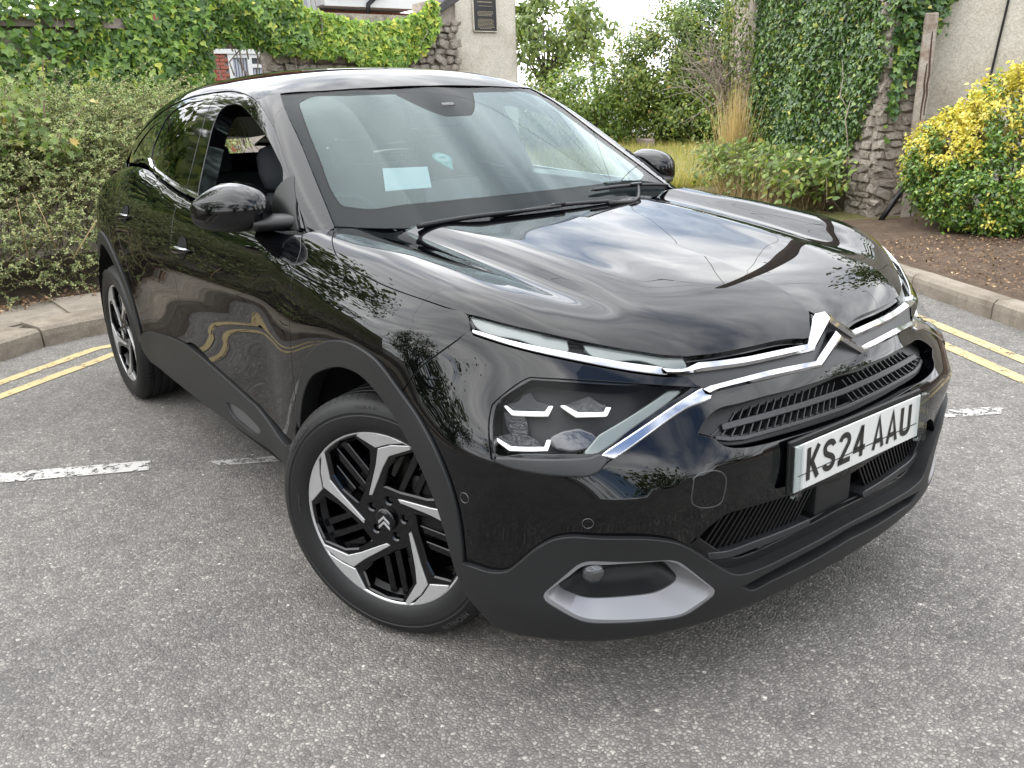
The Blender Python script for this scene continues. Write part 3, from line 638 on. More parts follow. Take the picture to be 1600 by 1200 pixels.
# grille slot
slot_half = seq(to_centre(C('front','grille_out'),0)[::-1], C('front','grille_bot'), to_centre(C('front','grille_bot2'),0))
slot = whole('front',slot_half)
panel('front_bumper','front',whole('front',bump_half),M['paint'],car_o,holes=[slot],gap=.002,spacing=.018,depth=.045,lip=0)
# --- lower skirt of the bumper
low = C('front','skirt_low'); 
skirt_half = seq(rv(to_centre(C('front','intake_bot'),0)), rv(C('front','skirt_top'))[:-1] , np.vstack([C('front','arch_out',13)]),
                 np.vstack([C('front','arch_out',16), pts((-.86,.255),(-.70,.232),(-.50,.215),(-.30,.21),(0,.21))]))
fog = roundp(C('front','fog_out'),.024)
fog_m = fog*[-1,1]
groove = whole('front',seq(rv(to_centre(C('front','groove_top'),0)), to_centre(C('front','groove_bot'),0)))
panel('bumper_skirt','front',whole('front',skirt_half),M['matte'],car_o,holes=[fog,fog_m[::-1],groove],off=-.013,gap=.001,depth=.039,lip=0,spacing=.016,bev=.003)
panel('skirt_groove','front',groove,M['dark'],car_o,off=.016,depth=0,gap=-.006)
# --- doors, rear wing
def bz(x, d=-.004): return float(_belt(x))+d
split = pts((-1.53,1.085),(-1.478,.98),(-1.452,.86),(-1.468,.72),(-1.50,.60),(-1.52,.512))
ST = C('side','sill_top')
fd = loop(C('side','door_front'), np.vstack([C('side','door_front',-1), pts((-.398,.47),(-.43,.425))]),
          np.vstack([pts((-.43,.425)), rv(C('side','sill_top',2,5)), pts((-1.52,.514))]), rv(split),
          np.array([(x,bz(x)) for x in (-1.53,-1.3,-1.0,-.7,-.50)]), np.array([(-.50,bz(-.5)),(-.433,1.042)]))
panel('front_door','side',fd,M['paint'],car_o,both=True)
rgap = pts((-2.40,1.17),(-2.385,1.06),(-2.34,.93),(-2.25,.80),(-2.175,.68),(-2.135,.55),(-2.12,.455))
rd = loop(split, np.vstack([pts((-1.52,.514)),C('side','sill_top',1,2),pts((-2.12,.455))]), rv(rgap), np.array([(x,bz(x)) for x in (-2.40,-2.2,-2.0,-1.75,-1.53)]))
panel('rear_door','side',rd,M['paint'],car_o,both=True)
def arc(cx,cz,r,a0,a1,n=24):
    t=np.radians(np.linspace(a0,a1,n)); return np.stack([cx+r*np.cos(t),cz+r*np.sin(t)],-1)
rarc = arc(-2.655,.375,.485,8,172)
rw = loop(rgap, np.vstack([pts((-2.12,.455)),rarc[:1]]), rarc, pts(rarc[-1],(-3.16,.36),(-3.36,.40)), pts((-3.36,.40),(-3.38,.7),(-3.33,.93)),
          np.array([(x,bz(x)) for x in (-3.33,-3.1,-2.8,-2.6,-2.40)]))
panel('rear_wing','side',rw,M['paint'],car_o,both=True,spacing=.03)
# --- wheel-arch mouldings and sill
af = loop(C('side','arch_out'), np.vstack([C('side','arch_out',-1), C('side','arch_in',-1)+[.004,-.02]]), rv(C('side','arch_in')),
          np.vstack([C('side','arch_in',0,1), C('side','arch_out',0,1)]))
panel('arch_moulding','side',af,M['matte'],car_o,both=True,off=-.008,gap=.0,depth=.055,lip=0,bev=.004,spacing=.02)
ar = loop(arc(-2.655,.375,.485,4,180), pts((-3.14,.375),(-3.085,.36)), rv(arc(-2.655,.375,.43,2,180)), pts((-2.225,.39),(-2.171,.41)))
panel('arch_moulding','side',ar,M['matte'],car_o,both=True,off=-.008,gap=0,depth=.055,lip=0,bev=.004,spacing=.02)
sl = loop(np.vstack([pts((-.385,.50)),pts((-.425,.43)),rv(C('side','sill_top',1,5)),pts((-2.12,.45),(-2.165,.43))]), pts((-2.165,.43),(-2.19,.375),(-2.12,.315)),
          np.vstack([pts((-2.12,.315)),C('side','sill_bot',1,4),pts((-.47,.335),(-.41,.40))]), pts((-.41,.40),(-.385,.50)))
insert = loop(np.vstack([C('side','sill_insert'),C('side','sill_insert',0,1)]))
panel('sill','side',sl,M['matte'],car_o,both=True,off=-.010,gap=.001,depth=.04,lip=0,bev=.005,spacing=.02,holes=[insert])
M['insert'] = mat('grey_sill_insert',(.075,.077,.080),.35,.5)
panel('sill_insert','side',insert,M['insert'],car_o,both=True,off=-.002,gap=.0005,depth=.02,bev=.004,lip=0)
# --- roof with the screen pillars, screen glass
wsl = rv(C('cab','ws_out',0,4)); wst = C('cab','ws_out',3)
wst = np.vstack([wst[:-1], [[-.975,math.pi*.3]]])
ft = C('cab','frame_top')
half = seq(rv(wst), wsl, np.vstack([wsl[-1:], C('cab',[(-.405,-.745,1.05)]), ft[-1:]]), rv(ft[1:]), np.vstack([ft[1:2], pts((-2.98,.50))]), pts((-2.98,.50),(-2.93,.7),(-2.90,math.pi*.3)))
panel('roof','cab',whole('cab',half),M['paint'],car_o,f=cabin,gap=.0022,spacing=.014)
wsh = seq(rv(C('ws','ws_out',0)[:-1]*[1,1])[::1], pts(C('ws','ws_out',0)[0],(-.60,1.042),(-.40,1.032),(-.2,1.034),(0,1.036)))
wsh = np.vstack([[0,C('ws','ws_out')[-1,1]],wsh])
glass = whole('ws',wsh)
panel('windscreen','ws',glass,M['ws'],car_o,f=cabin,off=.003,gap=.003,depth=.004,lip=0,spacing=.04)
fr = C('ws','ws_frit')
fh = seq(np.vstack([[0,1.428],rv(fr)[:-1],[-.301,1.097],[0,1.098]]))
camh = pts((-.17,1.44),(-.165,1.415),(-.07,1.350),(-.05,1.342),(.05,1.342),(.07,1.350),(.165,1.415),(.17,1.44))
fi = seq(pts((0,1.345),(-.052,1.345)), pts((-.052,1.345),(-.07,1.352),(-.16,1.418),(-.17,1.428)), np.vstack([[-.17,1.428],rv(fr)[1:-1],[-.301,1.097],[0,1.098]]))
panel('screen_border','ws',glass,M['frit'],car_o,holes=[whole('ws',fi)],f=cabin,off=.009,gap=.001,depth=.003,lip=0,spacing=.05)
panel('coating','ws',whole('ws',fi),M['coat'],car_o,f=cabin,off=.006,gap=.001,depth=0,spacing=.05)
cs = box_me('sensor_window',(.01,.055,.022),.003); o=link('sensor_window',cs,M['refl'],car_o); o.location=(-.86,.0,1.385); o.rotation_euler=(0,math.radians(-60),0)
# --- door window frames and side glass
bt = lambda a,b,n=5,d=.010: np.array([(x,float(_belt(x))+d) for x in np.linspace(a,b,n)])
FT = C('side','frame_top')
ff = loop(np.vstack([[-.47,1.052],rv(FT[5:11]),[-1.56,1.4625]]), pts((-1.56,1.4625),(-1.53,1.33),(-1.51,1.2),(-1.52,1.09)), bt(-1.52,-.47))
wf = C('side','win_f'); 
wfh = loop(np.vstack([pts((-1.37,1.098),(-1.395,1.27),(-1.415,1.36),(-1.405,1.395),(-1.365,1.412))]), np.vstack([pts((-1.365,1.412)),wf[4:]-[0,.006]]), np.vstack([wf[-1:],]+[pts((-.66,1.07),(-1.0,1.084),(-1.37,1.098))]))
panel('door_frame','side',ff,M['gloss'],car_o,holes=[wfh],both=True,f=cabin,off=.004,gap=.002,depth=.06,lip=0,bev=.003)
rf = loop(np.vstack([[-1.565,1.4625],rv(FT[1:5])]), pts(FT[1],(-3.0,1.20),(-2.72,1.19)), bt(-2.72,-1.525,7), pts((-1.525,1.09),(-1.515,1.2),(-1.535,1.33),(-1.565,1.4625)))
wrh = loop(pts((-2.20,1.165),(-2.245,1.26)), pts((-2.245,1.26),(-2.16,1.375),(-2.08,1.405),(-1.98,1.424),(-1.68,1.44)), pts((-1.68,1.44),(-1.64,1.28),(-1.625,1.112)), bt(-1.625,-2.20,5,.022))
wqh = loop(pts((-2.32,1.19),(-2.33,1.30),(-2.26,1.365)), pts((-2.26,1.365),(-2.45,1.345),(-2.72,1.275),(-2.90,1.21)), pts((-2.90,1.21),(-2.6,1.20),(-2.32,1.19)))
panel('door_frame','side',rf,M['gloss'],car_o,holes=[wrh,wqh],both=True,f=cabin,off=.004,gap=.002,depth=.03,lip=0,bev=.002)
panel('rear_window','side',wrh,M['tint'],car_o,both=True,f=cabin,off=.008,gap=-.004,depth=0)
panel('quarter_window','side',wqh,M['tint'],car_o,both=True,f=cabin,off=.008,gap=-.004,depth=0)
g = panel_geo('side',wfh,f=cabin,off=.02,gap=-.008,depth=0)      # the near window is wound down, the far one is up
g = mirror_geo(g); link('front_window',mesh_np('front_window',g[0],g[1],normals=g[2]),M['side'],car_o)
# --- bright strip along the window line
xs = np.concatenate([np.linspace(-.62,-2.10,16),np.linspace(-2.14,-2.24,4),np.linspace(-2.3,-2.75,5)])
bump = lambda x: .012+.020*sstep(-2.10,-2.24,x) - .012*sstep(-2.3,-2.75,x)
zz = _belt(xs)+bump(xs)+.004
O = np.stack([xs,np.full_like(xs,-1.25),zz],-1); X,ok = cast(car,O,np.tile([0,1.,0],(len(xs),1)),0,1.1,120)
for s in (1,-1):
    parts=[]; V=[];F=[]
    for i,p in enumerate(X):
        for dy,dz in ((-.004,-.008),(-.010,0),(-.004,.008),(.01,.008),(.01,-.008)): V.append((p[0],(p[1]+dy)*s,p[2]+dz))
    for i in range(len(X)-1):
        for k in range(5):
            q=(i*5+k,i*5+(k+1)%5,(i+1)*5+(k+1)%5,(i+1)*5+k); F.append(q[::-1] if s>0 else q)
    F += [tuple(range(5)),tuple(range(len(V)-5,len(V)))]
    o=link('window_strip',mesh_np('window_strip',V,F),M['chrome'],car_o); o.data.set_sharp_from_angle(angle=.6)
# --- tail: hatch, glass, bumper, lamps
rq = whole('rear',seq(pts((0,.70),(-.45,.70),(-.66,.72)),pts((-.66,.72),(-.72,.95),(-.66,1.06)),pts((-.66,1.06),(-.64,1.13),(-.3,1.155),(0,1.16))))
panel('tailgate','rear',rq,M['paint'],car_o,f=car,spacing=.05)
rq = whole('rear',seq(pts((0,.30),(-.5,.31),(-.80,.36)),pts((-.80,.36),(-.84,.5),(-.80,.69)),pts((-.80,.69),(-.66,.71),(-.45,.69),(0,.69))))
panel('rear_bumper','rear',rq,M['matte'],car_o,f=car,spacing=.05)
rq = loop(pts((-.68,.74),(-.80,.76)),pts((-.80,.76),(-.80,.9),(-.76,1.0)),pts((-.76,1.0),(-.70,1.03)),pts((-.70,1.03),(-.735,.93),(-.68,.74)))
panel('tail_lamp','rear',rq,mat('red_lamp',(.25,.01,.01),.1),car_o,f=car,both=True)
bgl = whole('cab',seq(pts((-3.36,math.pi*.3),(-3.34,.7),(-3.28,.56)),pts((-3.28,.56),(-3.03,.55)),pts((-3.03,.55),(-2.95,.7),(-2.93,math.pi*.3))))
panel('rear_screen','cab',bgl,M['tint'],car_o,f=cabin,off=.004,depth=0,spacing=.05)
rp=loop(pts((-2.95,.50),(-2.88,.54),(-2.93,.60)),pts((-2.93,.60),(-3.2,.62),(-3.42,.62)),pts((-3.42,.62),(-3.42,.24)),pts((-3.42,.24),(-3.2,.30),(-2.95,.37)),pts((-2.95,.37),(-2.95,.50)))
panel('rear_pillar','cab',rp,M['paint'],car_o,f=cabin,off=.006,gap=0,both=True,spacing=.04,lip=0)
# --- bonnet-edge running lamps and bright work
both=dict(both=True)
panel('running_lamp','front',loop(np.vstack([C('front','drl'),C('front','drl',0,1)])),M['lens'],car_o,off=.001,gap=.001,depth=.02,lip=0,both=True)
o=panel('lamp_housing','front',loop(np.vstack([C('front','drl'),C('front','drl',0,1)])),M['dark'],car_o,off=.022,gap=-.012,depth=0,both=True)
for n,m in (('drl_l1','whiteg'),('drl_l2','whiteg')):
    panel('light_strip','front',loop(np.vstack([C('front',n),C('front',n,0,1)])),M[m],car_o,off=.010,gap=0,depth=.01,lip=0,bev=.003,both=True)
ch0 = loop(C('front','chrome0_top'), np.vstack([C('front','chrome0_top',-1),C('front','chrome0_bot',-1)]), rv(C('front','chrome0_bot')), np.vstack([C('front','chrome0_bot',0,1),C('front','chrome0_top',0,1)]))
panel('chrome_line','front',ch0,M['chrome'],car_o,off=-.004,gap=0,depth=.015,lip=0,bev=.003,both=True)
def fv(p,dz=0): return np.array([[C('front',[p])[0][0],p[2]+dz]])
# chevrons: centre-line apex points
c1h = seq(C('front','chrome1_top'), C('front','chrome1_top2'))
ft_ = C('front','chrome1_top2')[-1]; c1t = np.array([-.093,.8145]); c2t=np.array([-.106,.779]); 
up = seq(C('front','chrome1_top'), C('front','chrome1_top2',0,5), np.vstack([C('front','chrome1_top2',4,5),[[-.100,.8165]]]))
lo_ = C('front','chrome1_bot')
def front3(uv, off):
    O,D,(t0,t1)=chart_rays('front',np.asarray(uv,float)); X,ok=cast(lambda p: body(p)+off,O,D,t0,t1,90); return X
def ridged(name, T3, B3, m, prot, frac):
    """chrome moulding between a top edge and a bottom edge (near half, matched 3D points ending on y=0), with a raised ridge"""
    T3=np.vstack([T3,(T3*[1,-1,1])[::-1][1:]]); B3=np.vstack([B3,(B3*[1,-1,1])[::-1][1:]]); n=len(T3)
    mid=T3*(1-frac)+B3*frac; fw=np.array([.86,0,.5]); fr_=np.stack([np.full(n,.9),np.sign(T3[:,1])*np.minimum(1,abs(T3[:,1])/.6)*.55,np.full(n,.35)],-1); fr_/=np.linalg.norm(fr_,axis=1,keepdims=True)
    rows=[T3-fr_*.025,T3,T3*.93+mid*.07+fr_*prot*.35,mid+fr_*prot,B3*.93+mid*.07+fr_*prot*.35,B3,B3-fr_*.025]
    V=np.vstack(rows); F=[]
    for r_ in range(len(rows)-1):
        for k in range(n-1): F.append((r_*n+k,(r_+1)*n+k,(r_+1)*n+k+1,r_*n+k+1))
    o=link(name,mesh_np(name,V,F),m,car_o); o.data.set_sharp_from_angle(angle=math.radians(24)); return o
def resamp(P,n):
    P=np.asarray(P,float); d=np.r_[0,np.cumsum(np.linalg.norm(np.diff(P,axis=0),axis=1))]; t=np.linspace(0,d[-1],n); return np.stack([np.interp(t,d,P[:,i]) for i in range(P.shape[1])],-1)
def chevbar(tb, bb, feet_t, apex_t, feet_b, apex_b, prot):
    t3=np.vstack([resamp(front3(tb,-.004),26)[:-1],resamp([feet_t,apex_t],12)]); b3=np.vstack([resamp(front3(bb,-.004),26)[:-1],resamp([feet_b,apex_b],12)])
    return ridged('chrome_bar',t3,b3,M['chrome'],prot,.62)
t1=seq(C('front','chrome1_top'),C('front','chrome1_top2',0,5),step=.02); b1=seq(C('front','chrome1_bot',0,7),step=.02)
chevbar(t1,b1,(.764,-.088,.8155),(.743,0,.874),(.774,-.078,.7985),(.758,0,.849),.010)
t2=seq(C('front','chrome2_top',0,6),step=.02); b2=seq(C('front','chrome2_bot',0,6),step=.02)
chevbar(t2,b2,(.790,-.094,.7805),(.776,0,.833),(.800,-.082,.7645),(.790,0,.812),.010)
band = np.vstack([[[0,.815]],[[-.012,.81]],[[-.075,.800]],rv(C('front','chrome1_bot',0,7))+[0,.004],C('front','chrome2_top',0,1)-[0,.003],C('front','chrome2_top',0,6)-[0,.004],[[-.10,.770]],[[-.078,.766]],[[0,.772]]])
band = np.vstack([[[0,.862]],[[-.018,.85]],[[-.085,.812]],rv(C('front','chrome1_bot',0,7))+[0,.006],C('front','chrome2_bot',0,6)+[0,.006],[[-.10,.764]],[[-.06,.7605]],[[0,.7605]]])
panel('grille_band','front',whole('front',band),M['band'],car_o,off=.002,gap=0,depth=.02,lip=0,spacing=.016)
# --- headlamps
cut = loop(C('front','hl_cut_top'),C('front','hl_cut_left'),C('front','hl_cut_left2'),C('front','hl_cut_bot'),np.vstack([C('front','hl_cut_right')]),np.vstack([C('front','hl_cut_right',-1),C('front','hl_cut_top',0,1)]))
def sides(o2, nm): 
    for o in o2: o.name = nm
lensl = loop(np.vstack([C('front','hl_lens'),C('front','hl_lens',0,1)]))
LP = lambda n: roundp(C('front',n),.004 if n.startswith(('hl_light','refl','crys')) else .012,4)
for s in (0,1):
    hb = empty('headlamp',(0,0,0),parent=car_o)
    def hp(nm,outl,m,**k):
        g=panel_geo('front',outl,**k); g = mirror_geo(g) if s else g
        return link(nm,mesh_np(nm,g[0],g[1],normals=g[2]),M[m],hb)
    hp('housing',cut,'dark',off=.075,gap=-.02,depth=0)
    # rim of the opening, then the clear cover
    hp('bezel',cut,'gloss',holes=[inset_poly(lensl,.001)],off=.006,gap=.0,depth=.065,lip=0,bev=.002,spacing=.03)
    hp('lens',lensl,'lens',off=.004,gap=-.004,depth=0,spacing=.03)
    hp('light_strip',LP('hl_light'),'whiteg',off=.014,gap=0,depth=.03,lip=0,bev=.004)
    hp('lip',LP('hl_lip'),'band',off=-.004,gap=.001,depth=.03,lip=0,bev=.006)
    hp('chrome_blade',loop(C('front','hl_chrome',0,5),C('front','hl_chrome',4,6),np.vstack([C('front','hl_chrome',5),C('front','hl_chrome',0,1)])),'chrome',off=-.005,gap=0,depth=.025,lip=0,bev=.005,spacing=.014)
    for n in ('hook1','hook2','hook3'): hp('light_guide',loop(*[C('front',n)[[i,(i+1)%8]] for i in range(8)]),'white',off=.03,gap=-.0002,depth=.012,lip=0,bev=.001)
    for n in ('refl1','refl2','refl3'): hp('reflector',LP(n),'refl',off=.034,gap=0,depth=.03,lip=0,bev=.004,spacing=.01)
    hp('crystal',LP('crystal'),'crys',off=.03,gap=0,depth=.03,lip=0,bev=.008)
    for a,b,w_ in (((.52,-.80,.75),(.60,-.735,.70),.05),((.60,-.72,.74),(.67,-.65,.74),.0)):
        if w_: hp('reflector',loop(C('front',[(.515,-.80,.745),(.545,-.775,.745),(.565,-.78,.705),(.55,-.80,.705),(.515,-.80,.745)])),'refl',off=.045,gap=0,depth=.02,lip=0,bev=.004)
# --- upper grille inside the slot
panel('grille_backing','front',inset_poly(slot,-.02),M['void'],car_o,off=.085,gap=0,depth=0)
panel('grille_surround','front',slot,M['dark'],car_o,holes=[whole('front',np.vstack([[[0,.7275]],rv(to_centre(C('front','open_top'),0))[1:]+[0,.006],C('front','slat_lo',0,1)+[.004,.004],to_centre(C('front','slat_lo'),0)[1:]-[0,.004]]))],off=.034,gap=-.006,depth=.010,lip=0,spacing=.02,bev=.003)
def bar(ch, path, h, **k):
    """strip of height h along a near-half centre line, mirrored"""
    P=to_centre(path,0); half=np.vstack([rv(P)+[0,h/2],P-[0,h/2]]); half[0,0]=0; half[-1,0]=0
    return whole(ch,half)
panel('grille_bar','front',bar('front',C('front','slat_up'),.009),M['band'],car_o,off=.024,gap=0,depth=.006,lip=0,bev=.003,spacing=.02)
panel('grille_bar','front',bar('front',C('front','slat_lo'),.005),M['band'],car_o,off=.026,gap=0,depth=.006,lip=0,bev=.002,spacing=.02)
def fins(rows, m, parent, nm='grille_fin'):
    for (p0,p1,off,th) in rows:
        n=5; L=np.linspace(0,1,n)[:,None]; Q=np.array(p0)+(np.array(p1)-np.array(p0))*L
        O,D,(t0,t1)=chart_rays('front',Q); X,ok=cast(lambda p: body(p)+off,O,D,t0,t1,60); N=grad(body,X)
        tv=np.gradient(X,axis=0); tv/=np.linalg.norm(tv,axis=1,keepdims=True); B=np.cross(N,tv)
        V=[];F=[]
        for i in range(n):
            for a,b in((-th,0),(th,0),(th,-.012),(-th,-.012)): V.append(X[i]+B[i]*a+N[i]*b)
        for i in range(n-1):
            for k in range(4): F.append((i*4+k,i*4+(k+1)%4,(i+1)*4+(k+1)%4,(i+1)*4+k))
        F+=[(3,2,1,0),tuple((n-1)*4+k for k in range(4))]
        link(nm,mesh_np(nm,V,F,smooth=False),m,parent)
rows=[]
su=to_centre(C('front','slat_up'),0); slo=to_centre(C('front','slat_lo'),0); ot=to_centre(C('front','open_top'),0)
def zat(P,u): return float(np.interp(u,P[:,0],P[:,1]))
for s in (-1,1):
    for k in range(17):
        u=-.425+k*.0245
        a=(u,zat(su,u)+.005); b=(u+.017,min(zat(ot,u+.017)+.004,.727)) 
        if u>-.40: rows.append(((a[0]*-s,a[1]),(b[0]*-s,b[1]),.03,.0013))
        c_=(u-.006,zat(slo,u-.006)+.003); d_=(u+.014,zat(su,u+.014)-.005)
        rows.append(((c_[0]*-s,c_[1]),(d_[0]*-s,d_[1]),.03,.0013))
fins(rows,M['band'],car_o)
# --- lower intake
ih = seq(rv(to_centre(C('front','intake_top'),0)), C('front','intake_bot',0,1)*[1,1]+[0,0], to_centre(C('front','intake_bot'),0))
intake = whole('front',ih)
panel('intake_backing','front',inset_poly(intake,-.02),M['void'],car_o,off=.12,gap=0,depth=0)
panel('intake_surround','front',intake,M['dark'],car_o,holes=[inset_poly(intake,.012)],off=.022,gap=-.008,depth=.06,lip=0,bev=.003)
for s in (-1,1):
    P=C('front','in_slat')*[-s,1]; Q=np.vstack([P+[0,.007],rv(P)-[0,.006]])
    panel('intake_bar','front',loop(Q[:len(P)],Q[len(P):]) ,M['band'],car_o,off=.02,gap=0,depth=.05,lip=0,bev=.004)
rows=[]
itp=C('front','intake_top'); ib=C('front','intake_bot'); isl=C('front','in_slat')
for s in (-1,1):
    for k in range(19):
        u=-.455+k*.0165
        z1=zat(itp,u+.055)-.004; z0=zat(isl,u)+.006; h=(z1-z0)*.72
        if z1-z0>.02: rows.append(((u*-s,z0),((u+h)*-s,z1),.035,.0022))
        z3=zat(isl,u)-.006; z2=zat(ib,u-.03)+.012
        if z3-z2>.012: rows.append((((u-.03)*-s,z2),(u*-s,z3),.04,.0022))
fins(rows,M['dark'],car_o,'intake_fin')
def rect_me(nm,quad,m,parent,depth=.03):
    """block between four outline points (outward order) pushed back in x"""
    a=[Vector(p) for p in quad]; V=a+[p+Vector((-depth,0,0)) for p in a]
    F=[(0,1,2,3),(7,6,5,4),(0,4,5,1),(1,5,6,2),(2,6,7,3),(3,7,4,0)]
    me=mesh_np(nm,V,F,smooth=False); return link(nm,me,m,parent)
bm=bmesh.new(); box_bm(bm,(.785,0,.44),(.05,.15,.12),None,.008,2); link('radar_cover',bm_mesh('radar_cover',bm),M['matte'],car_o)
bm=bmesh.new(); box_bm(bm,(.77,0,.374),(.09,.60,.014),None,.004,1); link('intake_floor',bm_mesh('intake_floor',bm),M['dark'],car_o)
# --- fog lamp pods
fin_ = roundp(C('front','fog_in'),.022)
for s in (0,1):
    hb=empty('fog_lamp',(0,0,0),parent=car_o)
    def fp(nm,outl,m,**k):
        g=panel_geo('front',outl,**k); g=mirror_geo(g) if s else g
        return link(nm,mesh_np(nm,g[0],g[1],normals=g[2]),M[m],hb)
    # silver frame: a sloping ring between the outer outline (on the skirt) and the inner one (sunk)
    nn=72
    def rs(P):
        d=np.r_[0,np.cumsum(np.linalg.norm(np.roll(P,-1,0)-P,axis=1))]; Q=np.vstack([P,P[:1]]); t=np.linspace(0,d[-1],nn,endpoint=False)
        return np.stack([np.interp(t,d,Q[:,0]),np.interp(t,d,Q[:,1])],-1)
    ro=rs(fog); ri=rs(fin_)
    k0=np.argmin(((ri[None]-ro[0])**2).sum(-1)); 
    best=min(range(nn),key=lambda k:((np.roll(ri,-k,0)-ro)**2).sum()); ri=np.roll(ri,-best,0)
    def onoff(uv,off):
        O,D,(t0,t1)=chart_rays('front',uv); X,ok=cast(lambda p: body(p)+off,O,D,t0,t1,90); return X
    mid=ro+(ri-ro)*.30
    wl2=np.linalg.norm(ri-ro,axis=1,keepdims=True); fr2=np.minimum(.80,.0115/wl2)
    rings=[onoff(ro,.004),onoff(ro,-.0085),onoff(ro+(ri-ro)*fr2*.15,-.0110),onoff(ro+(ri-ro)*fr2,-.0105),onoff(ro+(ri-ro)*(fr2+.06),-.007),onoff(ri,.024),onoff(ri,.034)]
    V=np.vstack(rings); V=V*[1,-1,1] if s else V
    F=[]
    for i in range(len(rings)-1):
        for k in range(nn):
            q=(i*nn+k,i*nn+(k+1)%nn,(i+1)*nn+(k+1)%nn,(i+1)*nn+k); F.append(q[::-1] if s else q)
    o=link('frame',mesh_np('frame',V,F),M['satin'],hb); o.data.set_sharp_from_angle(angle=math.radians(35))
    # cup: deeper bowl behind the ring
    ce=ri.mean(0); r2=ce+(ri-ce)*.80; r3=ce+(ri-ce)*.5
    rings=[onoff(ri,.028),onoff(r2+[0,.004],.060),onoff(r3+[0,.006],.072),onoff(ce+(ri-ce)*.02,.075)]
    V=np.vstack(rings); V=V*[1,-1,1] if s else V; F=[]
    for i in range(3):
        for k in range(nn):
            q=(i*nn+k,i*nn+(k+1)%nn,(i+1)*nn+(k+1)%nn,(i+1)*nn+k); F.append(q[::-1] if s else q)
    link('cup',mesh_np('cup',V,F),M['matte'],hb)
    y=1 if s else -1
    V,F=lathe_np([(0,-.012),(.018,-.010),(.0245,-.004),(.026,.004),(.026,.03)],28)
    ax=Vector((.78,.62*y,0)).normalized()
    o=link('lamp',mesh_np('lamp',V,F),M['fogl'],hb); o.location=(.692,.700*y,.414); o.rotation_euler=Vector((0,-1,0)).rotation_difference(ax).to_euler()
    V,F=lathe_np([(0,-.020),(.015,-.018),(.027,-.010),(.029,.03)],28)
    o=link('lamp_glass',mesh_np('lamp_glass',V,F),M['lens'],hb); o.location=(.694,.703*y,.414); o.rotation_euler=Vector((0,-1,0)).rotation_difference(ax).to_euler()
    V,F=lathe_np([(.005,-.004),(.030,-.004),(.034,.0),(.034,.03)],28)
    V,F=lathe_np([(0,-.001),(.0055,-.001),(.0055,.01)],14)
    o=link('drain_hole',mesh_np('drain_hole',V,F),M['void'],hb); o.location=(.672,.640*y,.353); o.rotation_euler=Vector((0,-1,0)).rotation_difference(Vector((.7,.5*y,.3))).to_euler()
# --- parking sensors, towing-eye cover
def ringdisc(p, r, nm, m, m2):
    X=Vector(p); n=Vector(tuple(grad(body,np.array([p]))[0]))
    V,F=lathe_np([(0,.0005),(r*.82,.0005),(r*.86,-.0016),(r,-.0016),(r*1.02,.004)],24)
    o=link(nm,mesh_np(nm,V,F,smooth=False),m,car_o); o.location=X+n*.0006; o.rotation_euler=Vector((0,-1,0)).rotation_difference(n).to_euler(); return o
M['edge']=mat('sensor_ring',(.035,.035,.036),.3)
for p in TR['sensors']:
    for y in (1,-1):
        q=np.array(p)*[1,-y*1.0,1] if False else np.array([p[0],p[1]*(1 if y>0 else -1),p[2]])
        V,F=lathe_np([(.0105,.0012),(.0112,-.0010),(.0122,-.0010),(.0130,.0012)],28)
        n=Vector(tuple(grad(body,np.array([q]))[0])); o=link('parking_sensor',mesh_np('parking_sensor',V,F),M['edge'],car_o); o.location=q; o.rotation_euler=Vector((0,-1,0)).rotation_difference(n).to_euler()
tw = loop(np.vstack([C('front','tow'),C('front','tow',0,1)]),step=.008)
g=panel_geo('front',tw,holes=[inset_poly(tw,.0013)],off=-.0012,gap=0,depth=.003,lip=0,bev=.0008,spacing=.02)
link('towing_cover',mesh_np('towing_cover',g[0],g[1],normals=g[2]),M['edge'],car_o)
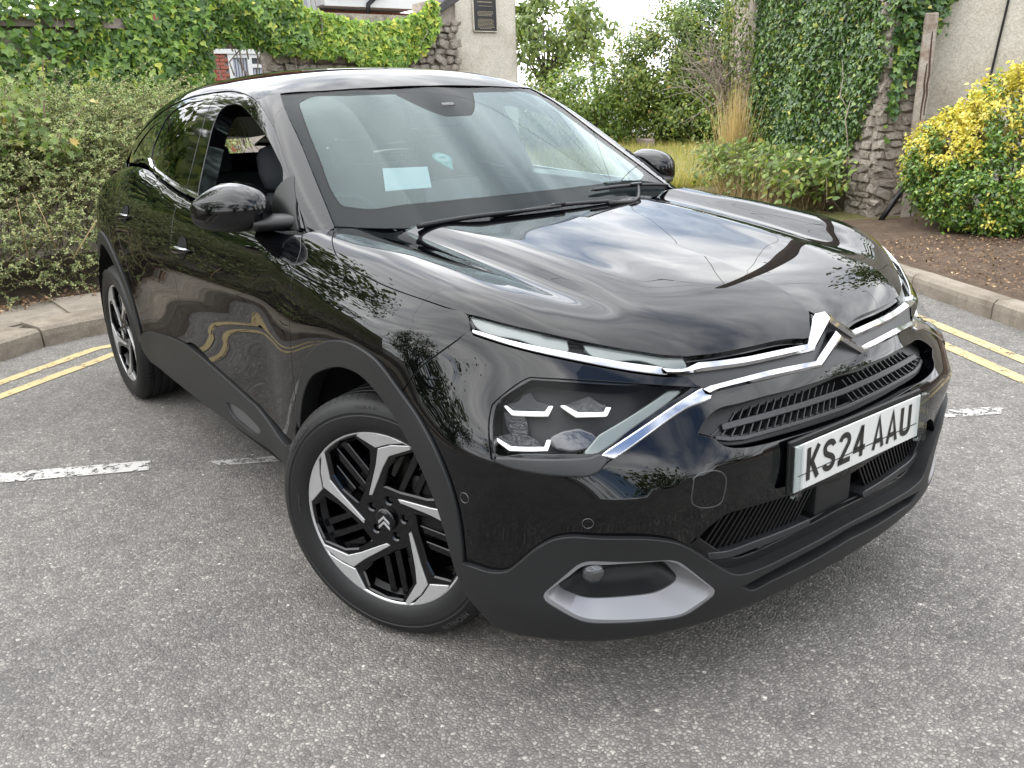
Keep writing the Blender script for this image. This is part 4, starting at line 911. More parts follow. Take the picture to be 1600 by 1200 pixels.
# ---------------------------------------------------------------- wheels
def ring_poly(P, c=(0,0)): return np.asarray(P,float)
def pol(*rt): return np.array([(r*math.cos(math.radians(t)), r*math.sin(math.radians(t))) for r,t in rt])
def flat_panel(name, outer, holes, y, depth, m, parent, bev=.0012, sm=False, dish=None):
    """plate in the wheel's own plane: outline in (x,z), front face at height y (outwards is -y)"""
    loops=[np.asarray(outer)]+[np.asarray(h) for h in holes]; pts_=[];edges=[]
    for L in loops:
        o=len(pts_); n=len(L); pts_+=list(L); edges+=[(o+i,o+(i+1)%n) for i in range(n)]
    v2,e2,f2,_,_,_=delaunay_2d_cdt([Vector((float(a),float(b))) for a,b in pts_],edges,[],0,1e-7)
    V2=np.array([tuple(v) for v in v2]); T=np.array([t for t in f2 if len(t)==3],int)
    c_=V2[T].mean(1); k=in_poly(c_,loops[0])
    for h in loops[1:]: k&=~in_poly(c_,h)
    T=T[k]; q=V2[T]; ar=(q[:,1,0]-q[:,0,0])*(q[:,2,1]-q[:,0,1])-(q[:,1,1]-q[:,0,1])*(q[:,2,0]-q[:,0,0])
    T=np.where(ar[:,None]>0,T,T[:,::-1])
    yy=(lambda P: np.full(len(P),y)) if dish is None else (lambda P: y+dish(np.hypot(P[:,0],P[:,1])))
    V=np.stack([V2[:,0],yy(V2),V2[:,1]],-1); E={}
    for t in T:
        for a,b in((t[0],t[1]),(t[1],t[2]),(t[2],t[0])): E[(a,b)]=1
    be=[(a,b) for (a,b) in E if (b,a) not in E]
    nxt={a:b for a,b in be}; prv={b:a for a,b in be}
    VV=list(V); F=[tuple(t) for t in T]; id1={}
    for a in nxt:
        if a not in prv: continue
        t=V[nxt[a]]-V[prv[a]]; o=np.array([t[2],0,-t[0]]); o/=np.linalg.norm(o)+1e-12
        kx=len(VV); VV.append(V[a]+o*bev+np.array([0,bev,0])); VV.append(V[a]+o*bev+np.array([0,depth,0])); id1[a]=kx
    for a,b in be:
        if a in id1 and b in id1:
            A,B=id1[a],id1[b]; F+=[(b,a,A,B),(B,A,A+1,B+1)]
    o=link(name,mesh_np(name,np.array(VV),F,smooth=False),m,parent); return o
dish=lambda r: -.012*np.clip((r-.05)/.2,0,1)**1.2+.006     # face rises towards the rim
def make_wheel():
    wh=empty('wheel',(0,0,0))
    # tyre with grooves round the tread and small sipes
    R_=.3455; W=.198; ys=-.009
    prof=[(.222,.03),(.236,.010),(.243,ys+.004),(.250,ys-.004),(.262,ys-.012),(.280,ys-.016),(.296,ys-.0165),(.298,ys-.0150),(.303,ys-.0150),(.305,ys-.0165),(.318,ys-.013),(.330,ys-.004),(.3385,ys+.008),(.3435,ys+.020)]
    tread=[]; y=ys+.026; gy=[.044,.080,.118,.154]
    zone=[(.022,.0)]
    cur=ys+.022
    for gc in gy:
        tread+=[(R_-.0006,cur),(R_,ys+gc-.006),(R_-.007,ys+gc-.004),(R_-.007,ys+gc+.004)]; cur=ys+gc+.006
    tread+=[(R_,cur),(R_-.001,ys+.178)]
    back=[(.3435,ys+.182),(.33,ys+.205),(.30,ys+.216),(.26,ys+.212),(.23,ys+.19)]
    V,F=lathe_np(prof+tread+back,120)
    ty=link('tyre',mesh_np('tyre',V,F),M['tyre'],wh); ty.data.set_sharp_from_angle(angle=math.radians(30))
    # shoulder sipes: thin dark blades sunk in the shoulder, one joined part
    parts=[]
    for k in range(84):
        a=2*math.pi*k/84; ca,sa=math.cos(a),math.sin(a); da=.020
        P=[]
        for (r,yy,aa) in ((.3345,ys+.001,0),(.3445,ys+.020,.012),(.3470,ys+.037,.030)):
            P.append((r,yy,a+aa))
        V=[]
        for (r,yy,t) in P:
            for dt in(-.0035,.0035): V.append((r*math.cos(t+dt),yy,r*math.sin(t+dt)))
        parts.append((V,[(0,1,3,2),(2,3,5,4)]))
    V,F=cat_np(parts); o=link('tread_sipes',mesh_np('tread_sipes',V,F,smooth=False),M['void'],wh); o['kind']='stuff'
    # lettering on the sidewall, raised blocks
    def word(txt,a0,r,h,name):
        cu=bpy.data.curves.new(name,'FONT'); cu.body=txt; cu.size=h; cu.extrude=.0004; cu.space_character=1.12; cu.resolution_u=2
        ob=bpy.data.objects.new(name,cu); COL.objects.link(ob); dg=bpy.context.evaluated_depsgraph_get(); me=bpy.data.meshes.new_from_object(ob.evaluated_get(dg)); bpy.data.objects.remove(ob); 
        for v in me.vertices:
            t=math.radians(a0)-v.co.x/r; rr=r+v.co.y-h*.35; v.co=Vector((rr*math.cos(t),ys-.0168-v.co.z+.0012*max(0,(rr-.305)/.02)**2*2,rr*math.sin(t)))
        return link(name,me,M['print'],wh)
    word('MICHELIN',150,.322,.021,'lettering'); word('MICHELIN',-40,.322,.021,'lettering'); word('e.PRIMACY',-83,.322,.013,'lettering'); word('195/60 R18',100,.322,.013,'lettering'); word('RADIAL TUBELESS',185,.270,.007,'lettering')
    # barrel, machined lip and black spoke face
    V,F=lathe_np([(.2455,-.004),(.2495,-.0065),(.2500,-.0090),(.2470,-.0105),(.2425,-.0085),(.2405,-.002),(.236,.004),(.228,.03),(.222,.10),(.222,.19),(.236,.20)],96)
    o=link('rim',mesh_np('rim',V,F),[M['gloss'],M['alloy']],wh)
    for p in o.data.polygons:
        r=np.mean([math.hypot(o.data.vertices[i].co.x,o.data.vertices[i].co.z) for i in p.vertices]); p.material_index=1 if r>.2412 and p.center.y<.0 else 0
    circ=lambda r,n=48,cx=0,cz=0: np.array([(cx+r*math.cos(2*math.pi*k/n),cz+r*math.sin(2*math.pi*k/n)) for k in range(n)])
    holes=[]
    for k in range(5):
        b=88+72*k
        holes.append(loop(*[c for c in (lambda Q:[Q[[i,(i+1)%len(Q)]] for i in range(len(Q))])(pol((.094,b+44),(.155,b+14.5),(.197,b+10.5),(.2375,b+20),(.2405,b+34),(.2375,b+47),(.190,b+60),(.150,b+68),(.092,b+76)))],step=.01))
        a=math.radians(b-8); holes.append(circ(.0135,20,.054*math.cos(a),.054*math.sin(a)))
    flat_panel('spoke_face',circ(.2412,96),holes,-.0015,.045,M['gloss'],wh,bev=.004,dish=dish)
    for k in range(5):
        b=88+72*k; sg=lambda Q,st=.01: loop(*[Q[[i,(i+1)%len(Q)]] for i in range(len(Q))],step=st)
        arm=sg(pol((.075,b+33),(.150,b+0),(.19,b-7),(.2405,b-23),(.2455,b-21.5),(.222,b-8.6),(.203,b+2),(.155,b+7),(.0785,b+39.5)))
        flat_panel('spoke_arm',arm,[],-.0055,.008,M['alloy'],wh,bev=.0012,dish=dish)
        blk=sg(pol((.2065,b+4.2),(.2235,b-5.8),(.2455,b-17),(.2462,b-8),(.2462,b+4),(.2455,b+15),(.2395,b+17)))
        flat_panel('spoke_block',blk,[],-.0055,.008,M['alloy'],wh,bev=.0012,dish=dish)
        # two louvres standing in each pocket, parallel to its middle line
        a=math.radians(b+46); u=np.array([math.cos(a),math.sin(a)]); v=np.array([-u[1],u[0]])
        for off,r0,r1 in ((-.040,.118,.232),(.0,.085,.240),(.040,.118,.232)):
            Q=np.array([u*r0+v*(off-.0075),u*r1+v*(off-.009),u*r1+v*(off+.009),u*r0+v*(off+.0075)])
            flat_panel('louvre',Q,[],.004+.012,.03,M['gloss'],wh,bev=.002)
    V,F=lathe_np([(0,-.0105),(.026,-.0095),(.0315,-.006),(.033,0),(.034,.03)],40)
    link('centre_cap',mesh_np('centre_cap',V,F),M['gloss'],wh)
    for dz in (.006,-.009):
        Q=np.array([(-.017,-.009+dz),(0,.008+dz),(.017,-.009+dz),(.017,-.0155+dz),(0,.0012+dz),(-.017,-.0155+dz)])
        flat_panel('cap_emblem',Q,[],-.0125,.004,M['alloy'],wh,bev=.0008)
    for k in range(5):
        a=math.radians(80+72*k); V,F=lathe_np([(0,.016),(.008,.016),(.0095,.02),(.0095,.04)],6)
        o=link('wheel_bolt',mesh_np('wheel_bolt',V,F,smooth=False),M['rubber'],wh); o.location=(.054*math.cos(a),0,.054*math.sin(a))
    V,F=lathe_np([(.05,.075),(.155,.075),(.155,.10),(.05,.10)],48); link('brake_disc',mesh_np('brake_disc',V,F,smooth=False),M['disc'],wh)
    bm=bmesh.new(); box_bm(bm,(.115,.075,.05),(.09,.10,.16),None,.015,2); link('brake_caliper',bm_mesh('brake_caliper',bm),M['dark'],wh)
    V,F=lathe_np([(0,.13),(.215,.13)],32); link('brake_shield',mesh_np('brake_shield',V,F),M['void'],wh)
    return wh
def copy_tree(o,parent):
    c=o.copy(); COL.objects.link(c); c.parent=parent
    for ch in list(o.children): copy_tree(ch,c)
    return c
W0=make_wheel(); W0.parent=car_o
FY=-.864; ST_=math.radians(26.5)
W0.location=(.057,-.858,.3455); W0.rotation_euler=(0,math.radians(0),ST_)
Wl=[(-2.67,-.866,0),(-2.67,.866,math.pi),(.0-.057+.0,.866,math.pi+ST_)]
for x,y,rz in Wl:
    c=copy_tree(W0,car_o); c.location=(x,y,.3455); c.rotation_euler=(0,0,rz)
W1=[o for o in car_o.children if o.name.startswith('wheel')]
W1[1].rotation_mode='XYZ'; W1[1].rotation_euler=(0,math.radians(31),0)
# wheel housings
for cx in (.02,-2.655):
    for s in (1,-1):
        t=np.radians(np.linspace(4,184,24)); r=.425
        V=[];F=[]
        for a in t:
            for yy,rr in ((-.875,r),(-.55,r),(-.55,.05)): V.append((cx+rr*math.cos(a),yy*s,.36+rr*math.sin(a)))
        for i in range(len(t)-1):
            for k in range(2): F.append((i*3+k,i*3+k+1,(i+1)*3+k+1,(i+1)*3+k))
        link('wheel_housing',mesh_np('wheel_housing',V,F),M['void'],car_o)
bm=bmesh.new(); box_bm(bm,(-1.33,0,.24),(3.95,1.30,.04)); box_bm(bm,(-1.33,0,.26),(1.65,1.66,.04)); link('underbody',bm_mesh('underbody',bm),M['void'],car_o)
# ---------------------------------------------------------------- mirrors
def loft(secs, n=28, cap=True):
    """closed rings, each (n,3)"""
    V=np.vstack(secs); F=[]; m=len(secs)
    for i in range(m-1):
        for k in range(n): F.append((i*n+k,i*n+(k+1)%n,(i+1)*n+(k+1)%n,(i+1)*n+k))
    if cap: F.append(tuple(range(n-1,-1,-1))); F.append(tuple((m-1)*n+k for k in range(n)))
    return V,F
def mir_sec(y,xf,xb,zt,zb,n=40,e=2.3):
    t=np.linspace(0,2*np.pi,n,endpoint=False); zc=(zt+zb)/2; hz=(zt-zb)/2
    c=np.cos(t); s=np.sin(t); X=[]
    for ci,si in zip(c,s):
        z=zc+hz*np.sign(si)*abs(si)**(2/(e if si>0 else 4.5)); 
        if ci>=0: x=xb+.03+(xf-xb-.03)*abs(ci)**(2/2.3)
        else: x=xb+.03-.03*abs(ci)**(2/3.5)
        X.append((x,y,z))
    return np.array(X)
S=[(-.868,-.552,-.655,1.155,1.080),(-.872,-.520,-.66,1.170,1.072),(-.895,-.487,-.664,1.182,1.068),(-.925,-.478,-.668,1.189,1.066),(-.955,-.492,-.670,1.186,1.066),(-.980,-.520,-.672,1.176,1.068),(-1.003,-.560,-.675,1.162,1.074),(-1.020,-.600,-.678,1.148,1.082),(-1.031,-.640,-.680,1.136,1.094),(-1.035,-.668,-.681,1.125,1.106)]
# dense spline through the sections
sa=np.array(S); sa[:,0]=-.806+(sa[:,0]+.868)*1.185; sa[:,1:3]-=.085; sa[:,3:]-=.006; sa[:,4]-=.022
SM=sa; tt=np.linspace(0,len(S)-1,34); sd=np.stack([pchip(np.arange(len(S)),sa[:,i])(tt) for i in range(5)],-1)
for s in (1,-1):
    mm=empty('door_mirror',(0,0,0),parent=car_o)
    V,F=loft([mir_sec(*q) for q in sd],40)
    # split: upper shell gloss paint, lower third black plastic
    me=mesh_np('shell',V*[1,s,1],[f[::-1] for f in F] if s<0 else F); o=link('shell',me,[M['paint'],M['dark'],M['refl']],mm)
    for p in me.polygons:
        zl=p.center.z; yl=abs(p.center.y); zb=np.interp(yl,-sa[:,0],sa[:,4]); 
        p.material_index = 1 if zl<zb+.026-.008*(yl-.83)/.2 else 0
    me.set_sharp_from_angle(angle=math.radians(60))
    V2=np.array([(-.7685,y*s*.97,z-.006) for y,z in [(-.885,1.08),(-.885,1.16),(-.92,1.177),(-.96,1.172),(-1.0,1.152),(-1.02,1.132),(-1.015,1.10),(-.99,1.08)]])
    link('mirror_glass',mesh_np('mirror_glass',V2,[tuple(range(8)) if s>0 else tuple(range(7,-1,-1))],smooth=False),mat('mirror_silver',(.8,.8,.82),.02,1),mm)
    # foot
    secs=[]
    for u in np.linspace(0,1,12):
        y=-.760-.125*u; xc=-.565-.085*u**1.1; w=.062+.026*u; zc=1.064+.0*u; h=.026-.004*u
        t=np.linspace(0,2*np.pi,20,endpoint=False); secs.append(np.stack([xc+w*np.sign(np.cos(t))*np.abs(np.cos(t))**.8,np.full(20,y),zc+h*np.sign(np.sin(t))*np.abs(np.sin(t))**.9],-1))
    V,F=loft(secs,20); link('foot',mesh_np('foot',V*[1,s,1],F if s<0 else [f[::-1] for f in F]),M['dark'],mm)
    # black sail at the front of the door window
    V,F=[],[]
    O=pts((-.478,1.048),(-.56,1.125),(-.655,1.195),(-.672,1.15),(-.672,1.055))
    g=panel_geo('side',loop(*[O[[i,(i+1)%5]] for i in range(5)]),f=cabin,off=-.004,gap=.001,depth=.02,bev=.003,lip=0)
    if s<0: pass
    g=g if s>0 else mirror_geo(g); link('sail',mesh_np('sail',g[0],g[1],normals=g[2]),M['dark'],mm)
# ---------------------------------------------------------------- door handles
def handle(xa,xb,z):
    for s in (1,-1):
        h=empty('door_handle',(0,0,0),parent=car_o)
        xm=(xa+xb)/2
        # recess as a flat ellipse on the skin, its shade put into the black
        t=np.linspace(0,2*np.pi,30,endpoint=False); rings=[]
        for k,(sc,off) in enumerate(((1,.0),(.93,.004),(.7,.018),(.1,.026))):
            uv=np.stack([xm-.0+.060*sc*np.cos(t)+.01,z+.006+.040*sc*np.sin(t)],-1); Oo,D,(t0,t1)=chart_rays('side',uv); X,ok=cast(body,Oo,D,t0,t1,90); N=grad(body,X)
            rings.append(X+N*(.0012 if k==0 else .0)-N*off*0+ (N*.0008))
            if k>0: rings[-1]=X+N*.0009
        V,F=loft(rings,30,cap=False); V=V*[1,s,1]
        link('recess_shade',mesh_np('recess_shade',V,F if s>0 else [f[::-1] for f in F]),M['void'],h)
        secs=[]; 
        for u in np.linspace(0,1,18):
            x=xa+(xb-xa)*u; uv=np.array([[x,z-.0+.010*(u-.5)]]); Oo,D,(t0,t1)=chart_rays('side',uv); X,ok=cast(body,Oo,D,t0,t1,90); N=grad(body,X)[0]; X=X[0]
            e=math.sin(math.pi*min(1,max(0,u)))**.45 if 0<u<1 else 0.02
            e=max(e,.05); lift=.004+.020*math.sin(math.pi*u)**.7 if 0<u<1 else .002
            a=np.linspace(0,2*np.pi,14,endpoint=False)
            secs.append(np.stack([np.full(14,X[0]),X[1]+N[1]*lift-.008*e*np.cos(a),X[2]+.014*e*np.sin(a)],-1))
        V,F=loft(secs,14); o=link('grip',mesh_np('grip',V*[1,s,1],F if s<0 else [f[::-1] for f in F]),[M['paint'],M['chrome']],h)
        for p in o.data.polygons:
            zc=z
            u=(p.center.x-xa)/(xb-xa); rel=p.center.z-(z+.010*(u-.5)); p.material_index=1 if rel>.004 else 0
handle(-1.445,-1.215,.918); handle(-2.335,-2.105,.972)
# ---------------------------------------------------------------- interior
inn=empty('interior',(0,0,0),parent=car_o)
bm=bmesh.new(); box_bm(bm,(-1.55,0,.36),(2.6,1.5,.04)); link('floor',bm_mesh('floor',bm),M['trim'],inn)
def seat(y,x=-1.33):
    V,F=loft([np.array([(x+dx+.0,y+.255*np.sign(c)*abs(c)**.7*w_,z+.0) if False else (x+dx+d*s_,y+.25*w_*np.sign(c)*abs(c)**.6,z) for c,s_ in zip(np.cos(np.linspace(0,2*np.pi,24,endpoint=False)),np.sin(np.linspace(0,2*np.pi,24,endpoint=False)))]) for (z,dx,d,w_) in ((.55,-.02,.06,.9),(.60,-.03,.075,1.0),(.75,-.06,.075,1.02),(.90,-.10,.07,.98),(1.0,-.125,.06,.86),(1.06,-.14,.045,.66),(1.075,-.145,.02,.5))],24)
    s=link('seat_back',mesh_np('seat_back',V,F),M['seat'],inn)
    V,F=loft([np.array([(x-.155+.045*d*s_-.02*(z-1.15)/.1,y+.135*w_*np.sign(c)*abs(c)**.6,z) for c,s_ in zip(np.cos(np.linspace(0,2*np.pi,24,endpoint=False)),np.sin(np.linspace(0,2*np.pi,24,endpoint=False)))]) for (z,d,w_) in ((1.085,.4,.6),(1.095,.9,.9),(1.15,1.1,1.0),(1.215,1.0,.98),(1.245,.8,.85),(1.258,.3,.6))],24)
    link('headrest',mesh_np('headrest',V,F),M['seat'],inn)
    for dy in (-.06,.06): tube('headrest_post',[(x-.14,y+dy,1.04),(x-.15,y+dy,1.11)],.006,M['chrome'],inn,8)
    bm=bmesh.new(); box_bm(bm,(x+.26,y,.53),(.52,.50,.16),None,.05,3); link('seat_cushion',bm_mesh('seat_cushion',bm,smooth=True),M['seat'],inn)
seat(-.37); seat(.37)
bm=bmesh.new(); box_bm(bm,(-2.35,0,.80),(.16,1.25,.62),Matrix.Rotation(math.radians(-18),3,'Y'),.05,3); link('rear_bench',bm_mesh('rear_bench',bm,smooth=True),M['seat'],inn)
for y in (-.40,.40):
    bm=bmesh.new(); box_bm(bm,(-2.47,y,1.17),(.08,.24,.13),Matrix.Rotation(math.radians(-15),3,'Y'),.03,3); link('headrest',bm_mesh('headrest',bm,smooth=True),M['seat'],inn)
# dashboard: top surface following the glass base
secs=[]
for y in np.linspace(-.70,.70,25):
    k=1-.28*(abs(y)/.70)**2
    P=[(-.30-.10*(y/.7)**2,1.010),(-.42,1.018),(-.60,1.022),(-.78,1.012),(-.86,.985),(-.885,.93),(-.87,.78),(-.80,.60),(-.5,.55),(-.3,.9)]
    if y<-.12 and y>-.62: P=[(a,b+.035*math.exp(-((y+.37)/.16)**2)*math.exp(-((a+.80)/.10)**2)) for a,b in P]
    secs.append(np.array([(a,y,b) for a,b in P]))
V,F=loft(secs,10); link('dashboard',mesh_np('dashboard',V,F),M['trim'],inn)
V,F=lathe_np([(.168,-.012),(.180,-.009),(.185,0),(.180,.009),(.168,.012),(.163,0)],40,closed=True)
o=link('steering_wheel',mesh_np('steering_wheel',V,F),M['trim'],inn); o.location=(-.985,-.37,.92); o.rotation_euler=(0,0,math.radians(-90)); o.rotation_euler=(math.radians(-22),0,math.radians(90))
bm=bmesh.new(); box_bm(bm,(0,0,0),(.12,.03,.10),None,.02,2); box_bm(bm,(0,.004,0),(.34,.02,.03),None,.008); o=link('wheel_hub',bm_mesh('wheel_hub',bm),M['trim'],inn); o.location=(-.98,-.37,.92); o.rotation_euler=(math.radians(-22),0,math.radians(90))
bm=bmesh.new(); box_bm(bm,(-.86,.0,1.05),(.03,.25,.14),Matrix.Rotation(math.radians(-15),3,'Y'),.01,2); link('centre_screen',bm_mesh('centre_screen',bm),M['gloss'],inn)
bm=bmesh.new(); box_bm(bm,(-.96,0,1.335),(.03,.21,.06),Matrix.Rotation(math.radians(-15),3,'Y'),.012,3); link('rear_view_mirror',bm_mesh('rear_view_mirror',bm),M['dark'],inn)
# headlining under the roof, inner pillar trim
hl=whole('cab',seq(pts((-1.00,math.pi*.3),(-1.04,.70),(-1.10,.56)),pts((-1.10,.56),(-1.5,.52),(-2.6,.52)),pts((-2.6,.52),(-2.85,.58),(-2.9,math.pi*.3))))
panel('headlining','cab',hl,M['headl'],inn,f=cabin,off=.045,depth=0,spacing=.06)
# black inner body behind the shut lines, scuttle under the bonnet's rear edge
bm=bmesh.new(); box_bm(bm,(.05,0,.62),(.78,1.05,.52)); link('engine_bay',bm_mesh('engine_bay',bm),M['void'],car_o)
V=[];F=[]
for i,y in enumerate(np.linspace(-.72,.72,25)):
    x0=-.24-.21*abs(y/.72)**1.7
    V+=[(x0+.05,y,1.006),(x0-.03,y,1.010),(x0-.10,y,1.03),(x0-.10,y,.9),(x0+.05,y,.9)]
for i in range(24):
    for k in range(4): F.append((i*5+k,(i+1)*5+k,(i+1)*5+k+1,i*5+k+1))
link('scuttle',mesh_np('scuttle',V,F),M['dark'],car_o)
for s in (1,-1):
    o=panel_geo('side',loop(pts((-.50,.32),(-.50,1.0)),pts((-.50,1.0),(-1.5,1.04),(-2.6,1.14)),pts((-2.6,1.14),(-3.2,1.0),(-3.2,.6)),pts((-3.2,.6),(-3.15,.84),(-2.65,.87),(-2.15,.84),(-2.1,.32)),pts((-2.1,.32),(-.5,.32))),off=.05,depth=0,spacing=.06)
    o=o if s>0 else mirror_geo(o); link('door_lining',mesh_np('door_lining',o[0],o[1],normals=o[2]),M['trim'],inn)
# ---------------------------------------------------------------- wipers
def on_glass(y,z,off=-.012):
    O,D,(a,b)=chart_rays('ws',np.array([[y,z]])); X,ok=cast(lambda p: cabin(p)+off,O,D,a,b,200); return X[0]
for nb,ar_ in (('wiper_n',[(-.50,1.045),(-.40,1.052),(-.22,1.066)]),('wiper_f',None)):
    wp=empty('wiper',(0,0,0),parent=car_o); P=catmull(C('ws',nb),.03); m_=len(P)
    A=np.array([on_glass(a,b,-.010) for a,b in P]); tube('blade',A,np.r_[.003,np.full(m_-2,.0065),.003],M['dark'],wp,6)
    q=C('ws','arm_f') if ar_ is None else np.array(ar_); q=np.vstack([q[:-1],P[m_//2]]); q=catmull(q,.04)
    B=np.array([on_glass(a,b,-.020) for a,b in q]); tube('arm',B,np.linspace(.009,.005,len(B)),M['dark'],wp,6)
    bm=bmesh.new(); box_bm(bm,A[m_//2]+np.array([.010,0,.004]),(.018,.05,.012),None,.003); link('clip',bm_mesh('clip',bm),M['gloss'],wp)
# ---------------------------------------------------------------- number plate
pl=empty('number_plate',(0,0,0),parent=car_o)
PX,PZ,TI=.869,.579,.022
Rp=Matrix.Rotation(-TI,3,'Y')
def pbox(nm,y,z,sx,sy,sz,m,x=0,bev=.0008):
    bm=bmesh.new(); c_=Vector((PX,0,PZ))+Rp@Vector((x,y,z)); box_bm(bm,c_,(sx,sy,sz),Rp,bev,1); return link(nm,bm_mesh(nm,bm),m,pl)
pbox('plate_carrier',0,.004,.010,.545,.128,M['dark'],-.010,.003)
pbox('plate_face',0,0,.004,.520,.111,M['plate'],0,.0012)
for s in (-1,1):
    pbox('plate_clip',s*.258,-.002,.014,.030,.128,M['acryl'],.006,.003); pbox('plate_clip',s*.266,-.002,.020,.012,.128,M['acryl'],.010,.003)
pbox('plate_scratch',.0,-.018,.0012,.50,.0018,M['ink'],.0027,0)
# UK plate characters: strokes 14 mm wide on a 50 x 79 mm body
def stroke_poly(paths,w):
    bm=bmesh.new()
    for P in paths:
        P=[np.array(p,float) for p in P]; n=len(P); Lp=[];Rp_=[]
        for i in range(n):
            a=P[i]-P[i-1] if i>0 else P[1]-P[0]; b=P[i+1]-P[i] if i<n-1 else a
            a=a/np.linalg.norm(a); b=b/np.linalg.norm(b); na=np.array([-a[1],a[0]]); nb=np.array([-b[1],b[0]]); m_=na+nb; m_=m_/np.linalg.norm(m_); c_=max(.5,m_@na)
            Lp.append(P[i]+m_*w/2/c_); Rp_.append(P[i]-m_*w/2/c_)
        vs=[(bm.verts.new((0,float(l[0]),float(l[1]))),bm.verts.new((0,float(r[0]),float(r[1])))) for l,r in zip(Lp,Rp_)]
        for i in range(n-1):
            try: bm.faces.new((vs[i][0],vs[i][1],vs[i+1][1],vs[i+1][0]))
            except ValueError: pass
    return bm
def arcp(cx,cy,rx,ry,a0,a1,n=10): return [(cx+rx*math.cos(math.radians(a0+(a1-a0)*i/n)),cy+ry*math.sin(math.radians(a0+(a1-a0)*i/n))) for i in range(n+1)]
h=7.0
GL={'K':[[(7,0),(7,79)],[(43.5,79),(14,36)],[(19,42),(43,0)]],
'S':[arcp(25,58,18,14,8,175,12)+[(8,52),(12,46),(19,42),(31,36.5),(38,32),(42,27)]+arcp(25,21,18,14,5,-172,12)],
'2':[arcp(25,57,18,15,170,-20)+[(41,49),(10,12),(8,7)],[(0.5,7),(50,7)]],
'4':[[(35,0),(35,79)],[(36,74),(7,24)],[(1,21),(50,21)]],
'A':[[(5,0),(25,76),(45,0)],[(10,20),(40,20)]],
'U':[[(7,79),(7,24)]+arcp(25,21,18,14,185,355)+[(43,24),(43,79)]]}
x=-219.0
for chh in 'KS24 AAU':
    if chh==' ': x+=33-11; continue
    bm=stroke_poly(GL[chh],14.0 if chh not in 'A' else 12.5)
    for v in bm.verts: v.co=Vector((PX,0,PZ))+Rp@Vector((.0032,(x+v.co.y)*.001,(v.co.z-39.5+2)*.001))
    bmesh.ops.recalc_face_normals(bm,faces=bm.faces[:])
    for f in bm.faces:
        f.normal_update()
        if f.normal.x<0: f.normal_flip()
    link('plate_letter',bm_mesh('plate_letter',bm),M['ink'],pl); x+=61
def small_text(txt,size,y,z,nm):
    cu=bpy.data.curves.new(nm,'FONT'); cu.body=txt; cu.size=size; cu.align_x='CENTER'; ob=bpy.data.objects.new(nm,cu); COL.objects.link(ob); dg=bpy.context.evaluated_depsgraph_get(); me=bpy.data.meshes.new_from_object(ob.evaluated_get(dg)); bpy.data.objects.remove(ob)
    for v in me.vertices: v.co=Vector((PX,0,PZ))+Rp@Vector((.0030,y+v.co.x,z+v.co.y))
    return link(nm,me,M['ink'],pl)
# ---------------------------------------------------------------- ground: road, lines, kerbs, pavement, beds
def nodes(m): return m.node_tree, m.node_tree.nodes, m.node_tree.links
def tex(t, kind, scale, vec, **k):
    n=t.nodes.new(kind); n.inputs['Scale'].default_value=scale
    for a,b in k.items(): 
        if a in n.inputs: n.inputs[a].default_value=b
        else: setattr(n,a,b)
    t.links.new(vec,n.inputs['Vector']); return n
def ramp(t, fac, stops):
    r=t.nodes.new('ShaderNodeValToRGB'); e=r.color_ramp.elements
    while len(e)<len(stops): e.new(.5)
    for i,(p,c_) in enumerate(stops): e[i].position=p; e[i].color=(*c_,1) if len(c_)==3 else c_
    t.links.new(fac,r.inputs[0]); return r
def mixc(t, f, a, b, mode='MIX'):
    n=t.nodes.new('ShaderNodeMix'); n.data_type='RGBA'; n.blend_type=mode
    for s,i in((f,'Factor'),(a,'A'),(b,'B')):
        if hasattr(s,'is_linked') or hasattr(s,'links'): t.links.new(s,n.inputs[i])
        else: n.inputs[i].default_value = s if i=='Factor' else (*s,1)
    return n.outputs['Result']
